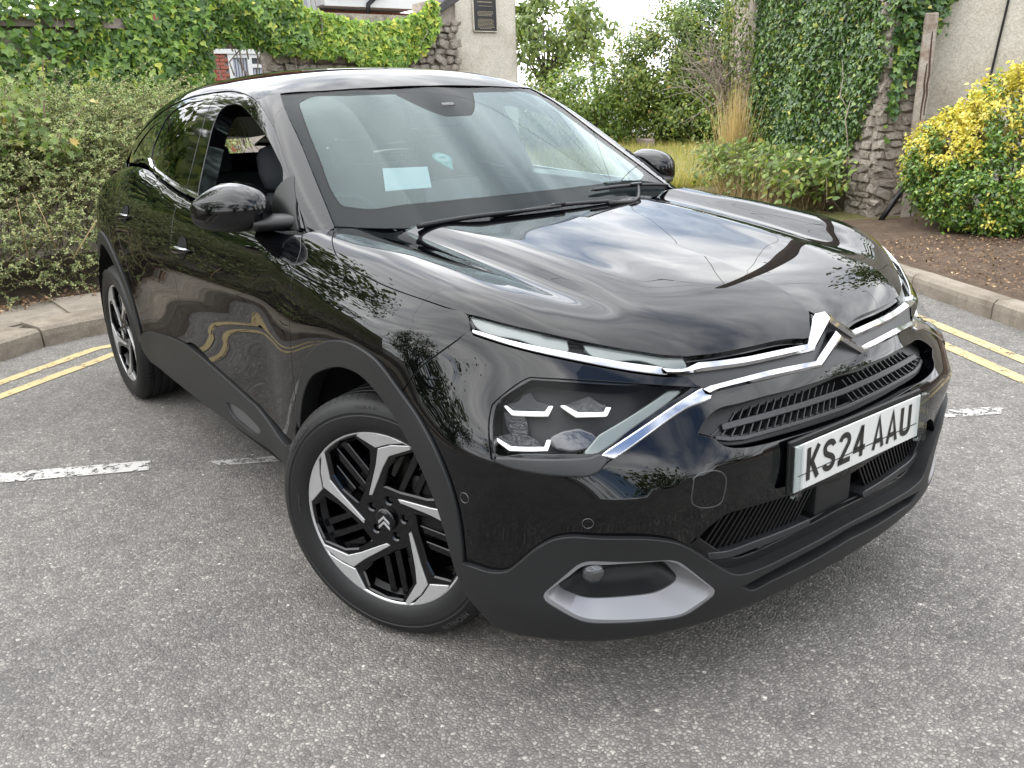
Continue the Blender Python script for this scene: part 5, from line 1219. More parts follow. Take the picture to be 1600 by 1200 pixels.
def asphalt_mat():
    m=mat('asphalt',(.13,.13,.13),.8,0,.35); t,N,L=nodes(m); b=N['Principled BSDF']
    co=N.new('ShaderNodeTexCoord'); v=co.outputs['Object']
    wob=tex(t,'ShaderNodeTexNoise',60,v,Detail=2); wa=N.new('ShaderNodeVectorMath'); wa.operation='MULTIPLY_ADD'; wa.inputs[1].default_value=(.010,.010,.010); L.new(wob.outputs['Color'],wa.inputs[0]); L.new(v,wa.inputs[2])
    vo=tex(t,'ShaderNodeTexVoronoi',98,wa.outputs[0],Randomness=1.0)
    vd=tex(t,'ShaderNodeTexVoronoi',98,wa.outputs[0],feature='DISTANCE_TO_EDGE')
    bw=N.new('ShaderNodeSeparateColor'); L.new(vo.outputs['Color'],bw.inputs[0])
    chips=ramp(t,bw.outputs[0],[(0,(.130,.127,.124)),(.35,(.195,.190,.185)),(.72,(.250,.243,.234)),(.93,(.305,.295,.280)),(.985,(.39,.375,.355))])
    tar=ramp(t,vd.outputs['Distance'],[(0,(.0,.0,.0)),(.22,(1,1,1))])
    big=tex(t,'ShaderNodeTexNoise',.9,v,Detail=5,Roughness=.6); bigr=ramp(t,big.outputs['Fac'],[(.3,(.76,.76,.76)),(.7,(1.15,1.13,1.11))])
    mid=tex(t,'ShaderNodeTexNoise',9,v,Detail=4); midr=ramp(t,mid.outputs['Fac'],[(.3,(.86,.86,.86)),(.7,(1.12,1.12,1.12))])
    c=mixc(t,tar.outputs[0],(.115,.112,.109),chips.outputs[0]); c=mixc(t,1.0,c,bigr.outputs[0],'MULTIPLY'); c=mixc(t,1.0,c,midr.outputs[0],'MULTIPLY')
    # rare pale flints
    fl=tex(t,'ShaderNodeTexVoronoi',26,v); fs=N.new('ShaderNodeSeparateColor'); L.new(fl.outputs['Color'],fs.inputs[0])
    r1=ramp(t,fl.outputs['Distance'],[(.10,(1,1,1)),(.16,(0,0,0))]); r2=ramp(t,fs.outputs[1],[(.95,(0,0,0)),(.96,(1,1,1))])
    mk=mixc(t,1.0,r1.outputs[0],r2.outputs[0],'MULTIPLY'); c=mixc(t,mk,c,(.60,.58,.54))
    c=mixc(t,1.0,c,(.85,.83,.80),'MULTIPLY'); L.new(c,b.inputs['Base Color'])
    h=ramp(t,vd.outputs['Distance'],[(0,(0,0,0)),(.40,(1,1,1))]); hs=N.new('ShaderNodeMath'); hs.operation='MULTIPLY'; L.new(h.outputs[0],hs.inputs[0]); hv=N.new('ShaderNodeMath'); hv.operation='MULTIPLY_ADD'; L.new(bw.outputs[2],hv.inputs[0]); hv.inputs[1].default_value=.7; hv.inputs[2].default_value=.3; L.new(hv.outputs[0],hs.inputs[1])
    bp=N.new('ShaderNodeBump'); bp.inputs['Strength'].default_value=.9; bp.inputs['Distance'].default_value=.0045; L.new(hs.outputs[0],bp.inputs['Height']); L.new(bp.outputs[0],b.inputs['Normal'])
    return m
def sheet(name, poly, z, m, kind='structure'):
    bm=bmesh.new(); vs=[bm.verts.new((x,y,z)) for x,y in poly]; f=bm.faces.new(vs); f.normal_update()
    if f.normal.z<0: f.normal_flip()
    bmesh.ops.triangulate(bm,faces=bm.faces[:]); o=link(name,bm_mesh(name,bm),m); 
    if kind: o['kind']=kind
    return o
A_MAT=asphalt_mat()
sheet('road',[(-300,-300),(300,-300),(300,300),(-300,300)],0,A_MAT)
def line_mat(nm,col,wear,sc=22):
    m=mat(nm,col,.6,bump=(220,.5,.003)); t,N,L=nodes(m); b=N['Principled BSDF']; out=[n for n in N if n.type=='OUTPUT_MATERIAL'][0]
    co=N.new('ShaderNodeTexCoord'); v=co.outputs['Object']
    n1=tex(t,'ShaderNodeTexNoise',sc,v,Detail=7,Roughness=.75); n2=tex(t,'ShaderNodeTexVoronoi',105,v)
    ad=N.new('ShaderNodeMath'); ad.operation='MULTIPLY_ADD'; L.new(n2.outputs['Distance'],ad.inputs[0]); ad.inputs[1].default_value=.16; L.new(n1.outputs['Fac'],ad.inputs[2])
    r=ramp(t,ad.outputs[0],[(wear-.012,(1,1,1)),(wear+.012,(0,0,0))])
    di=tex(t,'ShaderNodeTexNoise',6,v,Detail=5); dr=ramp(t,di.outputs['Fac'],[(.3,tuple(x*.78 for x in col)),(.7,col)]); L.new(dr.outputs[0],b.inputs['Base Color'])
    mx=N.new('ShaderNodeMixShader'); tr=N.new('ShaderNodeBsdfTransparent'); L.new(r.outputs[0],mx.inputs[0]); L.new(tr.outputs[0],mx.inputs[1]); L.new(b.outputs[0],mx.inputs[2]); L.new(mx.outputs[0],out.inputs[0]); return m
M['wline']=line_mat('worn_white_paint',(.42,.41,.39),.64); M['wline2']=line_mat('very_worn_white_paint',(.40,.39,.37),.60); M['yline']=line_mat('yellow_paint',(.44,.345,.17),.665,14)
def dash(P,nm,m): o=sheet(nm,P,.004,m); return o
dash([(-3.3,-3.72),(-3.22,-3.78),(-2.46,-2.42),(-2.53,-2.38)],'white_line',M['wline'])
dash([(-2.36,-2.24),(-2.27,-2.30),(-1.60,-1.085),(-1.70,-1.05)],'white_line',M['wline'])
dash([(-1.525,-.865),(-1.445,-.84),(-.70,.38),(-.78,.42)],'white_line',M['wline2'])
dash([(-.6,.66),(-.52,.62),(.355,2.03),(.31,2.13)],'white_line',M['wline2'])
# kerb lines (road edge), left and right
KL=np.array([(-6.0,5.6),(-4.9,4.8),(-4.40,3.6),(-4.33,2.0),(-4.30,.6),(-4.30,-.30),(-4.29,-.62),(-4.27,-.90),(-4.00,-1.33),(-3.45,-2.15),(-2.95,-3.2),(-2.7,-4.6),(-2.6,-7),(-2.6,-14)],float)
KRd=np.array([.857,-.515]); KR=np.array([np.array([-1.118,4.09])+KRd*s for s in (-24,-16,-10,-6,-3,0,1.08,2.2,4,7,11,18)])
def offs(P,d):
    T_=np.gradient(P,axis=0); T_/=np.linalg.norm(T_,axis=1,keepdims=True); return P+np.stack([T_[:,1],-T_[:,0]],-1)*d
def strip(nm,P,d0,d1,z,m,n=.12,kind='structure',z1=None):
    Q=catmull(P,n); a=offs(Q,d0); b=offs(Q,d1); z1=z if z1 is None else z1
    V=[(*p,z) for p in a]+[(*p,z1) for p in b]; k=len(a); F=[(i,i+1,k+i+1,k+i) for i in range(k-1)]
    me=mesh_np(nm,V,F,smooth=False); bm=bmesh.new(); bm.from_mesh(me); bm.normal_update()
    for f in bm.faces:
        if f.normal.z<0: f.normal_flip()
    bm.to_mesh(me); bm.free()
    o=link(nm,me,m); 
    if kind: o['kind']=kind
    return o
sL=-1   # road lies to the left of KL's travel (+x side)
def side_sign(P,roadpt):
    Q=offs(P,.1); return 1 if np.min(np.linalg.norm(Q-np.array(roadpt),axis=1))<np.min(np.linalg.norm(P-np.array(roadpt),axis=1)) else -1
sL=side_sign(KL,(-1.3,-.5)); sR=side_sign(KR,(-1.0,0))
for k,(P,s,sg) in enumerate(((KL,sL,slice(2,None)),(KR,sR,slice(2,None)))):
    for d in (.385,.605): strip('yellow_line',P[sg],s*(d-.04),s*(d+.042),.004,M['yline'])
def stone_mat(nm,col,sc=18,amt=.35,b=(120,.6,.004),stain=None,rough=.85):
    col=tuple(c*.80 for c in col); stain=(tuple(c*.80 for c in stain[0]),stain[1]) if stain else None
    m=mat(nm,col,rough,0,.3); t,N,L=nodes(m); bs=N['Principled BSDF']; co=N.new('ShaderNodeTexCoord'); v=co.outputs['Object']
    n1=tex(t,'ShaderNodeTexNoise',sc,v,Detail=9,Roughness=.7); r=ramp(t,n1.outputs['Fac'],[(.28,tuple(c*(1-amt) for c in col)),(.5,col),(.74,tuple(min(1,c*(1+amt)) for c in col))]); c=r.outputs[0]
    if stain:
        n2=tex(t,'ShaderNodeTexNoise',stain[1],v,Detail=6,Roughness=.65); r2=ramp(t,n2.outputs['Fac'],[(.48,(0,0,0)),(.68,(1,1,1))]); c=mixc(t,r2.outputs[0],c,stain[0])
    n3=tex(t,'ShaderNodeTexVoronoi',b[0]*1.5,v); sp=N.new('ShaderNodeSeparateColor'); L.new(n3.outputs['Color'],sp.inputs[0]); r3=ramp(t,sp.outputs[0],[(0,(.82,.82,.82)),(1,(1.15,1.15,1.15))]); c=mixc(t,1.0,c,r3.outputs[0],'MULTIPLY')
    L.new(c,bs.inputs['Base Color'])
    n4=tex(t,'ShaderNodeTexNoise',b[0],v,Detail=6,Roughness=.7); bp=N.new('ShaderNodeBump'); bp.inputs['Strength'].default_value=b[1]; bp.inputs['Distance'].default_value=b[2]; L.new(n4.outputs['Fac'],bp.inputs['Height']); L.new(bp.outputs[0],bs.inputs['Normal']); return m
M['kerb']=stone_mat('kerb_concrete',(.27,.235,.19),14,.30,(150,.7,.004),((.14,.115,.085),3.5))
M['kerbL']=stone_mat('kerb_limestone',(.28,.24,.19),10,.32,(120,.8,.005),((.16,.13,.10),3.0))
M['slab']=stone_mat('paving_stone',(.27,.235,.19),9,.30,(130,.7,.004),((.17,.145,.115),2.2))
def kerb_run(nm,P,s,length,width,h,m,label):
    Q=catmull(P,.05); d=np.r_[0,np.cumsum(np.linalg.norm(np.diff(Q,axis=0),axis=1))]; root=empty(nm,(0,0,0)); root['kind']='structure'
    a=0
    while a<d[-1]-.2:
        L_=length*(1+.08*RNG.uniform(-1,1)); tt=np.linspace(a+.006,min(a+L_-.006,d[-1]),4); C_=np.stack([np.interp(tt,d,Q[:,0]),np.interp(tt,d,Q[:,1])],-1)
        if len(C_)>=2 and np.linalg.norm(C_[-1]-C_[0])>.1:
            i0=offs(C_,0.0*s); i1=offs(C_,-s*width); dz=RNG.uniform(-.006,.006); b=.022
            prof=[(0,-.05),(0.004,h*.55),(.012,h-b),(.012+b,h),(width,h+.002),(width,-.05)]
            V=[];F=[]
            for j in range(4):
                nvec=(i1[j]-i0[j])/width
                for (w_,z) in prof: V.append((*(i0[j]+nvec*(w_+RNG.uniform(-.002,.002))),z+dz+RNG.uniform(-.003,.003)))
            n=len(prof)
            for j in range(3):
                for q in range(n-1): F.append((j*n+q,(j+1)*n+q,(j+1)*n+q+1,j*n+q+1))
            F.append(tuple(range(n))); F.append(tuple(3*n+q for q in range(n-1,-1,-1)))
            me=mesh_np('kerbstone',V,F,smooth=False); bm=bmesh.new(); bm.from_mesh(me); bmesh.ops.recalc_face_normals(bm,faces=bm.faces[:]); bm.to_mesh(me); bm.free()
            link('kerbstone',me,m,root)
        a+=L_
    return root
kerb_run('kerb',KL[2:],sL,.92,.30,.125,M['kerbL'],''); kerb_run('kerb',KR[1:],sR,.92,.14,.12,M['kerb'],'')
# pavement on the left behind its kerb, laid in long slabs; mortar strip below
Q=catmull(KL[2:],.05); d=np.r_[0,np.cumsum(np.linalg.norm(np.diff(Q,axis=0),axis=1))]
strip('pavement',KL[1:],-sL*.25,-sL*1.0,.108,M['slab'],.1)
pv=[o for o in COL.objects if o.name=='pavement'][0]
a=0
while a<d[-1]-1.2:
    L_=1.15*(1+.15*RNG.uniform(-1,1)); tt=np.linspace(a+.004,a+L_-.004,5); C_=np.stack([np.interp(tt,d,Q[:,0]),np.interp(tt,d,Q[:,1])],-1)
    e0=offs(C_,-sL*.308); e1=offs(C_,-sL*(.98+RNG.uniform(-.06,.04))); z=.122+RNG.uniform(-.003,.003)
    V=[(*p,z+RNG.uniform(-.002,.002)) for p in e0]+[(*p,z+RNG.uniform(-.002,.002)) for p in e1]+[(*p,.08) for p in e0]+[(*p,.08) for p in e1]
    F=[(i,i+1,5+i+1,5+i) for i in range(4)]+[(i,10+i,10+i+1,i+1) for i in range(4)]+[(5+i,5+i+1,15+i+1,15+i) for i in range(4)]+[(0,5,15,10),(4,14,19,9)]
    me=mesh_np('slab',V,F,smooth=False); bm=bmesh.new(); bm.from_mesh(me); bmesh.ops.recalc_face_normals(bm,faces=bm.faces[:]); bm.to_mesh(me); bm.free(); link('slab',me,M['slab'],pv); a+=L_
M['soil']=stone_mat('soil',(.075,.055,.038),9,.5,(60,1.0,.02),((.12,.09,.06),4))
M['bark']=stone_mat('bark_mulch',(.105,.070,.046),26,.55,(70,1.0,.02),((.16,.115,.08),6))
M['lawn']=stone_mat('dry_turf',(.16,.155,.055),3,.35,(40,1,.03),((.23,.20,.09),2.0))
def bump_sheet(nm,P,d0,d1,z,m,amp,nx=.08,ny=14):
    Q=catmull(P,nx); rows=[offs(Q,d0+(d1-d0)*k/(ny-1)) for k in range(ny)]
    V=[];F=[];k=len(Q)
    for j,r in enumerate(rows):
        e=min(1,j/2)
        for p in r: V.append((*p,z+e*(amp*(math.sin(p[0]*5.1+1.3*p[1])*.3+math.sin(p[1]*7.7-p[0]*3)*.25)+RNG.uniform(-1,1)*amp*.4)+e*.02))
    for j in range(ny-1):
        for i in range(k-1): F.append((j*k+i,j*k+i+1,(j+1)*k+i+1,(j+1)*k+i))
    me=mesh_np(nm,V,F); bm=bmesh.new(); bm.from_mesh(me); bm.normal_update()
    if sum(f.normal.z for f in bm.faces)<0: bmesh.ops.reverse_faces(bm,faces=bm.faces[:])
    bm.to_mesh(me); bm.free(); o=link(nm,me,m); o['kind']='structure'; return o
bump_sheet('soil_bed',KL[1:],-sL*.94,-sL*4.5,.10,M['soil'],.03)
bump_sheet('bark_bed',KR[4:],-sR*.13,-sR*6,.105,M['bark'],.02)
bump_sheet('verge',KR[:5],-sR*.13,-sR*16,.105,M['lawn'],.04,.3)

# ---------------------------------------------------------------- foliage tools
def leaf_mat(nm, stops, rough=.42, trans=.35, spec=.45):
    stops=[(p,(min(.7,c[0]*1.42),min(.7,c[1]*1.22),c[2]*1.02)) for p,c in stops]
    m=bpy.data.materials.new(nm); m.use_nodes=True; t=m.node_tree; b=t.nodes['Principled BSDF']; out=[n for n in t.nodes if n.type=='OUTPUT_MATERIAL'][0]
    g=t.nodes.new('ShaderNodeNewGeometry'); r=ramp(t,g.outputs['Random Per Island'],stops)
    t.links.new(r.outputs[0],b.inputs['Base Color']); b.inputs['Roughness'].default_value=rough; b.inputs['Specular IOR Level'].default_value=spec
    tl=t.nodes.new('ShaderNodeBsdfTranslucent'); mc=mixc(t,1.0,r.outputs[0],(1.25,1.3,.7),'MULTIPLY'); t.links.new(mc,tl.inputs[0])
    mx=t.nodes.new('ShaderNodeMixShader'); mx.inputs[0].default_value=trans; t.links.new(b.outputs[0],mx.inputs[1]); t.links.new(tl.outputs[0],mx.inputs[2]); t.links.new(mx.outputs[0],out.inputs[0]); return m
TEMPL={
 'ivy':(np.array([(0,0,0),(-.46,.02,.02),(-.50,.34,.05),(-.17,.52,.0),(0,1,-.08),(.17,.52,.0),(.50,.34,.05),(.46,.02,.02),(0,.42,-.05)],float),np.array([(0,8,1),(1,8,2),(2,8,3),(3,8,4),(4,8,5),(5,8,6),(6,8,7),(7,8,0)])),
 'oval':(np.array([(0,0,0),(-.24,.33,.05),(-.20,.68,.03),(0,1,-.06),(.20,.68,.03),(.24,.33,.05)],float),np.array([(0,5,1),(1,5,2),(2,5,4),(2,4,3)])),
 'tiny':(np.array([(0,0,0),(-.27,.5,.06),(0,1,0),(.27,.5,.06)],float),np.array([(0,3,2),(0,2,1)])),
 'lobed':(np.array([(0,0,0),(-.25,.10,.03),(-.52,.25,.05),(-.26,.42,.0),(-.45,.72,.03),(-.12,.66,0),(0,1.05,-.08),(.12,.66,0),(.45,.72,.03),(.26,.42,0),(.52,.25,.05),(.25,.10,.03),(0,.4,-.06)],float),np.array([(0,12,1),(1,12,2),(2,12,3),(3,12,4),(4,12,5),(5,12,6),(6,12,7),(7,12,8),(8,12,9),(9,12,10),(10,12,11),(11,12,0)])),
 'stalk':(np.array([(-.004,0,0),(.004,0,0),(.003,.5,.05),(-.003,.5,.05),(0,1,.20)],float),np.array([(0,1,2),(0,2,3),(3,2,4)])),
 'blade':(np.array([(-.02,0,0),(.02,0,0),(.014,.5,.06),(-.014,.5,.06),(0,1,.22)],float),np.array([(0,1,2),(0,2,3),(3,2,4)]))}
def unit(a): return a/np.maximum(np.linalg.norm(a,axis=-1,keepdims=True),1e-9)
def leaves_np(P,N,size,tpl,axis=None,droop=.6,jit=.45):
    """P base points, N facing direction, leaf tips hang by droop"""
    n=len(P); T,F=TEMPL[tpl]; N=unit(N+RNG.normal(size=(n,3))*jit)
    A=RNG.normal(size=(n,3)) if axis is None else axis+RNG.normal(size=(n,3))*.35
    A=A+np.array([0,0,-1.])*droop*2; A=A-N*(A*N).sum(1,keepdims=True); A=unit(A); S=np.cross(A,N)
    size=np.broadcast_to(size,(n,))[:,None,None]
    V=P[:,None,:]+size*(T[None,:,0:1]*S[:,None]+T[None,:,1:2]*A[:,None]+T[None,:,2:3]*N[:,None])
    Fa=(F[None]+ (np.arange(n)*len(T))[:,None,None]).reshape(-1,3)
    return V.reshape(-1,3),Fa
def leaf_obj(nm,parts,m,parent=None,stuff=True):
    V=[];F=[];o=0
    for v,f in parts: V.append(v); F.append(f+o); o+=len(v)
    V=np.concatenate(V); F=np.concatenate(F); ob=link(nm,mesh_np(nm,V,F,smooth=False),m,parent)
    if stuff: ob['kind']='stuff'
    return ob
def wob(P,sc,seed):
    """cheap smooth noise, about -1..1"""
    r=np.random.default_rng(seed); s=0
    for k in range(5):
        d=r.normal(size=3)*sc*(1+.6*k); s=s+np.sin(P@d+r.uniform(0,6.28))/(1+.4*k)
    return s/2.4
G_IVY=[(0,(0.032,0.080,0.023)),(.35,(0.065,0.145,0.038)),(.7,(0.123,0.239,0.055)),(.93,(0.217,0.334,0.072)),(1,(0.377,0.435,0.087))]
G_IVYL=[(0,(0.072,0.160,0.036)),(.4,(0.145,0.275,0.058)),(.75,(0.246,0.392,0.080)),(1,(0.435,0.493,0.116))]
G_IVYD=[(0,(0.019,0.053,0.019)),(.45,(0.043,0.101,0.031)),(.8,(0.085,0.171,0.046)),(.96,(0.155,0.248,0.062)),(1,(0.372,0.372,0.078))]
G_COT=[(0,(.11,.18,.085)),(.4,(.20,.30,.15)),(.75,(.29,.39,.20)),(.95,(.37,.44,.21)),(1,(.42,.38,.23))]
M['ivy']=leaf_mat('ivy_leaves',G_IVY,.38); M['ivyl']=leaf_mat('bright_ivy_leaves',G_IVYL,.38); M['ivyd']=leaf_mat('dark_ivy_leaves',G_IVYD,.30,.2,.5)
M['cot']=leaf_mat('cotoneaster_leaves',G_COT,.5); M['hedge']=leaf_mat('hedge_leaves',[(0,(0.035,0.065,0.018)),(.4,(0.074,0.131,0.030)),(.75,(0.129,0.196,0.045)),(.95,(0.198,0.250,0.069)),(1,(0.248,0.185,0.069))],.5)
M['bramble']=leaf_mat('bramble_leaves',[(0,(0.045,0.090,0.024)),(.5,(0.102,0.181,0.044)),(.85,(0.181,0.282,0.076)),(1,(0.249,0.249,0.087))],.45)
M['tree']=leaf_mat('tree_leaves',[(0,(0.036,0.066,0.018)),(.5,(0.078,0.132,0.034)),(1,(0.144,0.192,0.060))],.5)
M['big']=leaf_mat('broad_leaves',[(0,(.07,.13,.04)),(.55,(.13,.21,.065)),(.92,(.20,.27,.09)),(1,(.34,.29,.10))],.4)
M['yel']=leaf_mat('yellow_variegated_leaves',[(0,(.34,.34,.05)),(.5,(.47,.45,.08)),(.85,(.55,.54,.18)),(1,(.26,.33,.07))],.35,.25)
M['eu']=leaf_mat('dark_glossy_leaves',[(0,(0.026,0.072,0.016)),(.5,(0.065,0.150,0.029)),(.85,(0.130,0.247,0.052)),(1,(0.364,0.390,0.078))],.28,.2,.55)
M['straw']=leaf_mat('straw',[(0,(.26,.22,.14)),(.5,(.37,.32,.21)),(1,(.48,.43,.31))],.7)
M['grass']=leaf_mat('grass_blades',[(0,(.10,.14,.03)),(.5,(.19,.22,.06)),(.8,(.30,.28,.11)),(1,(.40,.34,.17))],.6)
M['twig']=stone_mat('twig_bark',(.27,.21,.14),30,.4,(200,.4,.002)); M['twigp']=stone_mat('bare_twigs',(.33,.28,.23),30,.3,(200,.4,.002)); M['trunk']=stone_mat('tree_bark',(.10,.08,.06),12,.4,(40,1,.01))
M['ltrim']=leaf_mat('dry_leaf_litter',[(0,(.05,.032,.020)),(.5,(.11,.072,.045)),(.85,(.19,.14,.09)),(1,(.34,.28,.20))],.8,.1)
def tubes_obj(nm,paths,m,parent=None,n=5):
    V,F=cat_np([tube_np(p,r,n) for p,r in paths]); o=link(nm,mesh_np(nm,V,F),m,parent)
    if nm!='trunk' and len(paths)>1: o['kind']='stuff'
    return o

# ---------------------------------------------------------------- left side: shrubs by the pavement
def cotoneaster(y0,y1,n,seed,label):
    global RNG
    root=empty('cotoneaster_shrub',(-6.0,(y0+y1)/2,.1)); tag(root,label,'shrub')
    Vp=[];tw=[]; r=np.random.default_rng(seed); Qk=catmull(KL[2:],.05)
    for i in range(n):
        y=r.uniform(y0,y1); kx=Qk[np.argmin(abs(Qk[:,1]-y)),0]-.98
        f=r.uniform(0,1)**.6                       # 0 front skirt .. 1 crest
        # arching stem: root deep inside, tip on the shell of the mound
        tip=np.array([kx+.02-1.55*f**1.4+r.normal()*.10, y+r.normal()*.1, .16+1.42*math.sin(f*math.pi/2)**.85+r.normal()*.12-(.10 if f<.1 else 0)])
        base=tip+np.array([-.45-.2*r.random(),r.normal()*.28,-.30+.18*r.random()-.25*f]); base[2]=max(base[2],.1)
        mid=(tip+base)/2+np.array([.03,r.normal()*.05,.12])
        L=[(1-t)**2*base+2*t*(1-t)*mid+t*t*tip for t in np.linspace(0,1,7)]
        # drooping end
        L[-1]=L[-1]+np.array([.05,0,-.05*(1-f)]); tw.append((np.array(L),np.linspace(.0045,.0016,7)))
        Vp.append(np.array(L))
    o=tubes_obj('twigs',tw,M['twig'],root,4); o.location=(6.0,-(y0+y1)/2,-.1)
    PP=[];AX=[];NN=[]
    for L in Vp:
        m=58; t=r.uniform(.12,1,m)*6; i=np.minimum(t.astype(int),5); fr=(t-i)[:,None]; p=L[i]*(1-fr)+L[i+1]*fr; d=L[i+1]-L[i]
        PP.append(p+r.normal(size=(m,3))*.004); AX.append(unit(d)*.7+r.normal(size=(m,3))*.75); NN.append(np.tile([.5,0,.8],(m,1)))
    PP=np.concatenate(PP);AX=np.concatenate(AX);NN=np.concatenate(NN)
    o=leaf_obj('foliage',[leaves_np(PP,NN,r.uniform(.012,.024,len(PP)),'tiny',axis=unit(AX),droop=0,jit=.6)],M['cot'],root); o.location=(6.0,-(y0+y1)/2,-.1)
    k=max(2,n//160); st=[]
    for i in range(k):
        y=r.uniform(y0,y1); kx=Qk[np.argmin(abs(Qk[:,1]-y)),0]-1.0; p=np.array([kx-.02,y,.12+r.random()*.4]); q=p+np.array([.03+.1*r.random(),r.normal()*.25,.35+.3*r.random()]); st.append((np.array([p,(p+q)/2+[.03,0,.02],q]),np.array([.004,.003,.002])))
    o=tubes_obj('dead_stem',st,M['straw'],root,4); o.location=(6.0,-(y0+y1)/2,-.1)
    return root
cotoneaster(-1.55,-.35,1500,1,'grey-green twiggy shrub behind the left pavement, beside the tail of the car')
cotoneaster(-.35,.95,1150,2,'twiggy shrub mostly hidden behind the rear window of the car')
cotoneaster(-3.2,-1.55,1000,3,'twiggy shrub beyond the left edge of the photo, seen mirrored in the car doors')
cotoneaster(-5.6,-3.2,700,4,'twiggy shrub farthest left along the pavement, mirrored in the front wing')
def broadleaf():
    root=empty('broadleaf_shrub',(-5.9,-.6,.1)); tag(root,'large-leaved shrub rising at the left edge of the photo above the twiggy shrubs','shrub')
    r=np.random.default_rng(12); st=[];P=[];N=[];S=[]
    for i in range(26):
        b=np.array([-6.15,-.75,.9])+r.normal(size=3)*[.15,.15,.05]; tip=np.array([-5.95+r.normal()*.22,-.82+r.normal()*.30,1.50+r.normal()*.17]); st.append((np.array([b,(b+tip)/2+r.normal(size=3)*.04,tip]),np.array([.012,.009,.005])))
        for k in range(22): P.append(b+(tip-b)*r.uniform(.5,1.05)+r.normal(size=3)*.05); N.append((.6,-.1+r.normal()*.4,.7)); S.append(r.uniform(.04,.09))
    off=(5.9,.6,-.1)
    o=tubes_obj('stems',st,M['twig'],root,5); o.location=off
    o=leaf_obj('foliage',[leaves_np(np.array(P),np.array(N),np.array(S),'lobed',droop=.35,jit=.5)],M['big'],root); o.location=off
    return root
broadleaf()
# ---------------------------------------------------------------- walls on the left
M['rubble']=stone_mat('rubble_stone',(.47,.415,.355),7,.40,(45,1.0,.014),((.19,.15,.115),4.5))
M['mortar']=stone_mat('lime_mortar',(.44,.385,.32),8,.35,(60,1.0,.012),((.15,.125,.10),3))
M['coping']=stone_mat('coping_stone',(.30,.245,.215),9,.3,(70,.7,.006)); M['slate']=stone_mat('dark_coping',(.085,.082,.082),9,.3,(70,.7,.006))
M['conc']=stone_mat('weathered_render',(.64,.59,.50),2.2,.16,(60,.5,.004),((.46,.41,.33),1.3)); M['brick']=stone_mat('red_brick',(.30,.105,.072),14,.30,(80,.6,.004)); M['pale']=stone_mat('brick_mortar',(.40,.35,.31),14,.2,(80,.4,.003))
_stones=[]
for k in range(10):
    bm=bmesh.new(); bmesh.ops.create_icosphere(bm,subdivisions=1,radius=.5); r=np.random.default_rng(100+k)
    for v in bm.verts:
        p=np.array(v.co); p=np.sign(p)*np.abs(p*2)**.45*.5; p=p*(1+r.normal()*.10); v.co=Vector(p)
    _stones.append(bm_mesh('stone',bm)); _stones[-1].materials.append(M['rubble'])
def stones_on(parent,origin,ux,width,z0,z1,uy,course=(.07,.13),lens=(.10,.26),depth=.14,seed=1,keep=None,limit=300,proud=.0):
    """rubble courses on a vertical face: origin (x,y), ux along the face, uy outwards"""
    r=np.random.default_rng(seed); ux=np.array(ux,float); uy=np.array(uy,float); z=z0; n=0; ang=math.atan2(ux[1],ux[0])
    while z<z1:
        h=r.uniform(*course); s=-r.uniform(0,.1)
        while s<width:
            l=r.uniform(*lens); c_=s+l/2
            if 0<=c_<=width and (keep is None or keep(c_,z+h/2)) and n<limit:
                o=bpy.data.objects.new('stone',_stones[r.integers(10)]); COL.objects.link(o); p=np.array(origin)+ux*c_+uy*(r.uniform(-.028,.004)+proud); o.location=(p[0],p[1],z+h/2); o.rotation_euler=(r.normal()*.10,r.normal()*.22,ang+r.normal()*.06); o.scale=(l*1.03,depth,h*1.05); o.parent=parent; n+=1
            s+=l
        z+=h
def wall_box(nm,parent,c,s,rz,m):
    me=box_me(nm,s); o=link(nm,me,m,parent); o.location=c; o.rotation_euler=(0,0,rz); return o
wl_=empty('boundary_wall',(-8.0,-1,0)); tag(wl_,'ivy-smothered stone wall behind the twiggy shrubs on the left, with a pale coping','wall')
def loc_to(o,root): o.location=Vector(o.location)-root.location
def wbox(nm,root,x0,x1,y0,y1,z0,z1,m):
    o=link(nm,box_me(nm,(x1-x0,y1-y0,z1-z0)),m,root); o.location=Vector(((x0+x1)/2,(y0+y1)/2,(z0+z1)/2))-root.location; return o
wbox('masonry',wl_,-8.15,-7.78,-9,1.42,0,2.26,M['mortar'])
for y in np.arange(-3,1.3,.62): wbox('coping_slab',wl_,-8.22,-7.66,y,y+.60,2.262,2.345+.01*math.sin(y*9),M['coping'])
gw=empty('gateway_wall',(-8.0,3.4,0)); tag(gw,'rubble stone wall with bright ivy along its top, left of the plaque pillar','wall')
wbox('masonry',gw,-8.18,-7.84,2.20,4.70,0,2.50,M['mortar'])
wbox('lintel',gw,-8.15,-7.8,1.42,2.20,2.12,2.45,M['mortar'])
o=link('dark_coping',box_me('dark_coping',(.42,.62,.10),.01),M['slate'],gw); o.location=Vector((-7.95,4.44,2.60))-gw.location; o.rotation_euler=(math.radians(28),0,0)
o=link('masonry_step',box_me('masonry_step',(.34,.42,.5)),M['mortar'],gw); o.location=Vector((-8.0,4.48,2.42))-gw.location
g2=gw.location.copy()
n0=len(COL.objects)
stones_on(gw,(-7.80,2.22),(0,1),2.46,1.45,2.62,(1,0),(.05,.12),(.09,.24),.12,5,keep=lambda s,z: (z<2.12 or s>1.75) and z<2.52+.16*max(0,s-1.8),limit=150)
for o in list(COL.objects)[n0:]: loc_to(o,gw)
pil=empty('plaque_pillar',(-8.15,5.2,0)); tag(pil,'tall pale rendered gate pillar carrying a dark plaque','pillar')
wbox('shaft',pil,-8.55,-7.9,4.74,5.70,0,3.3,M['conc'])
o=wbox('corner_strip',pil,-8.5,-7.93,5.702,5.735,0,3.28,M['mortar'])
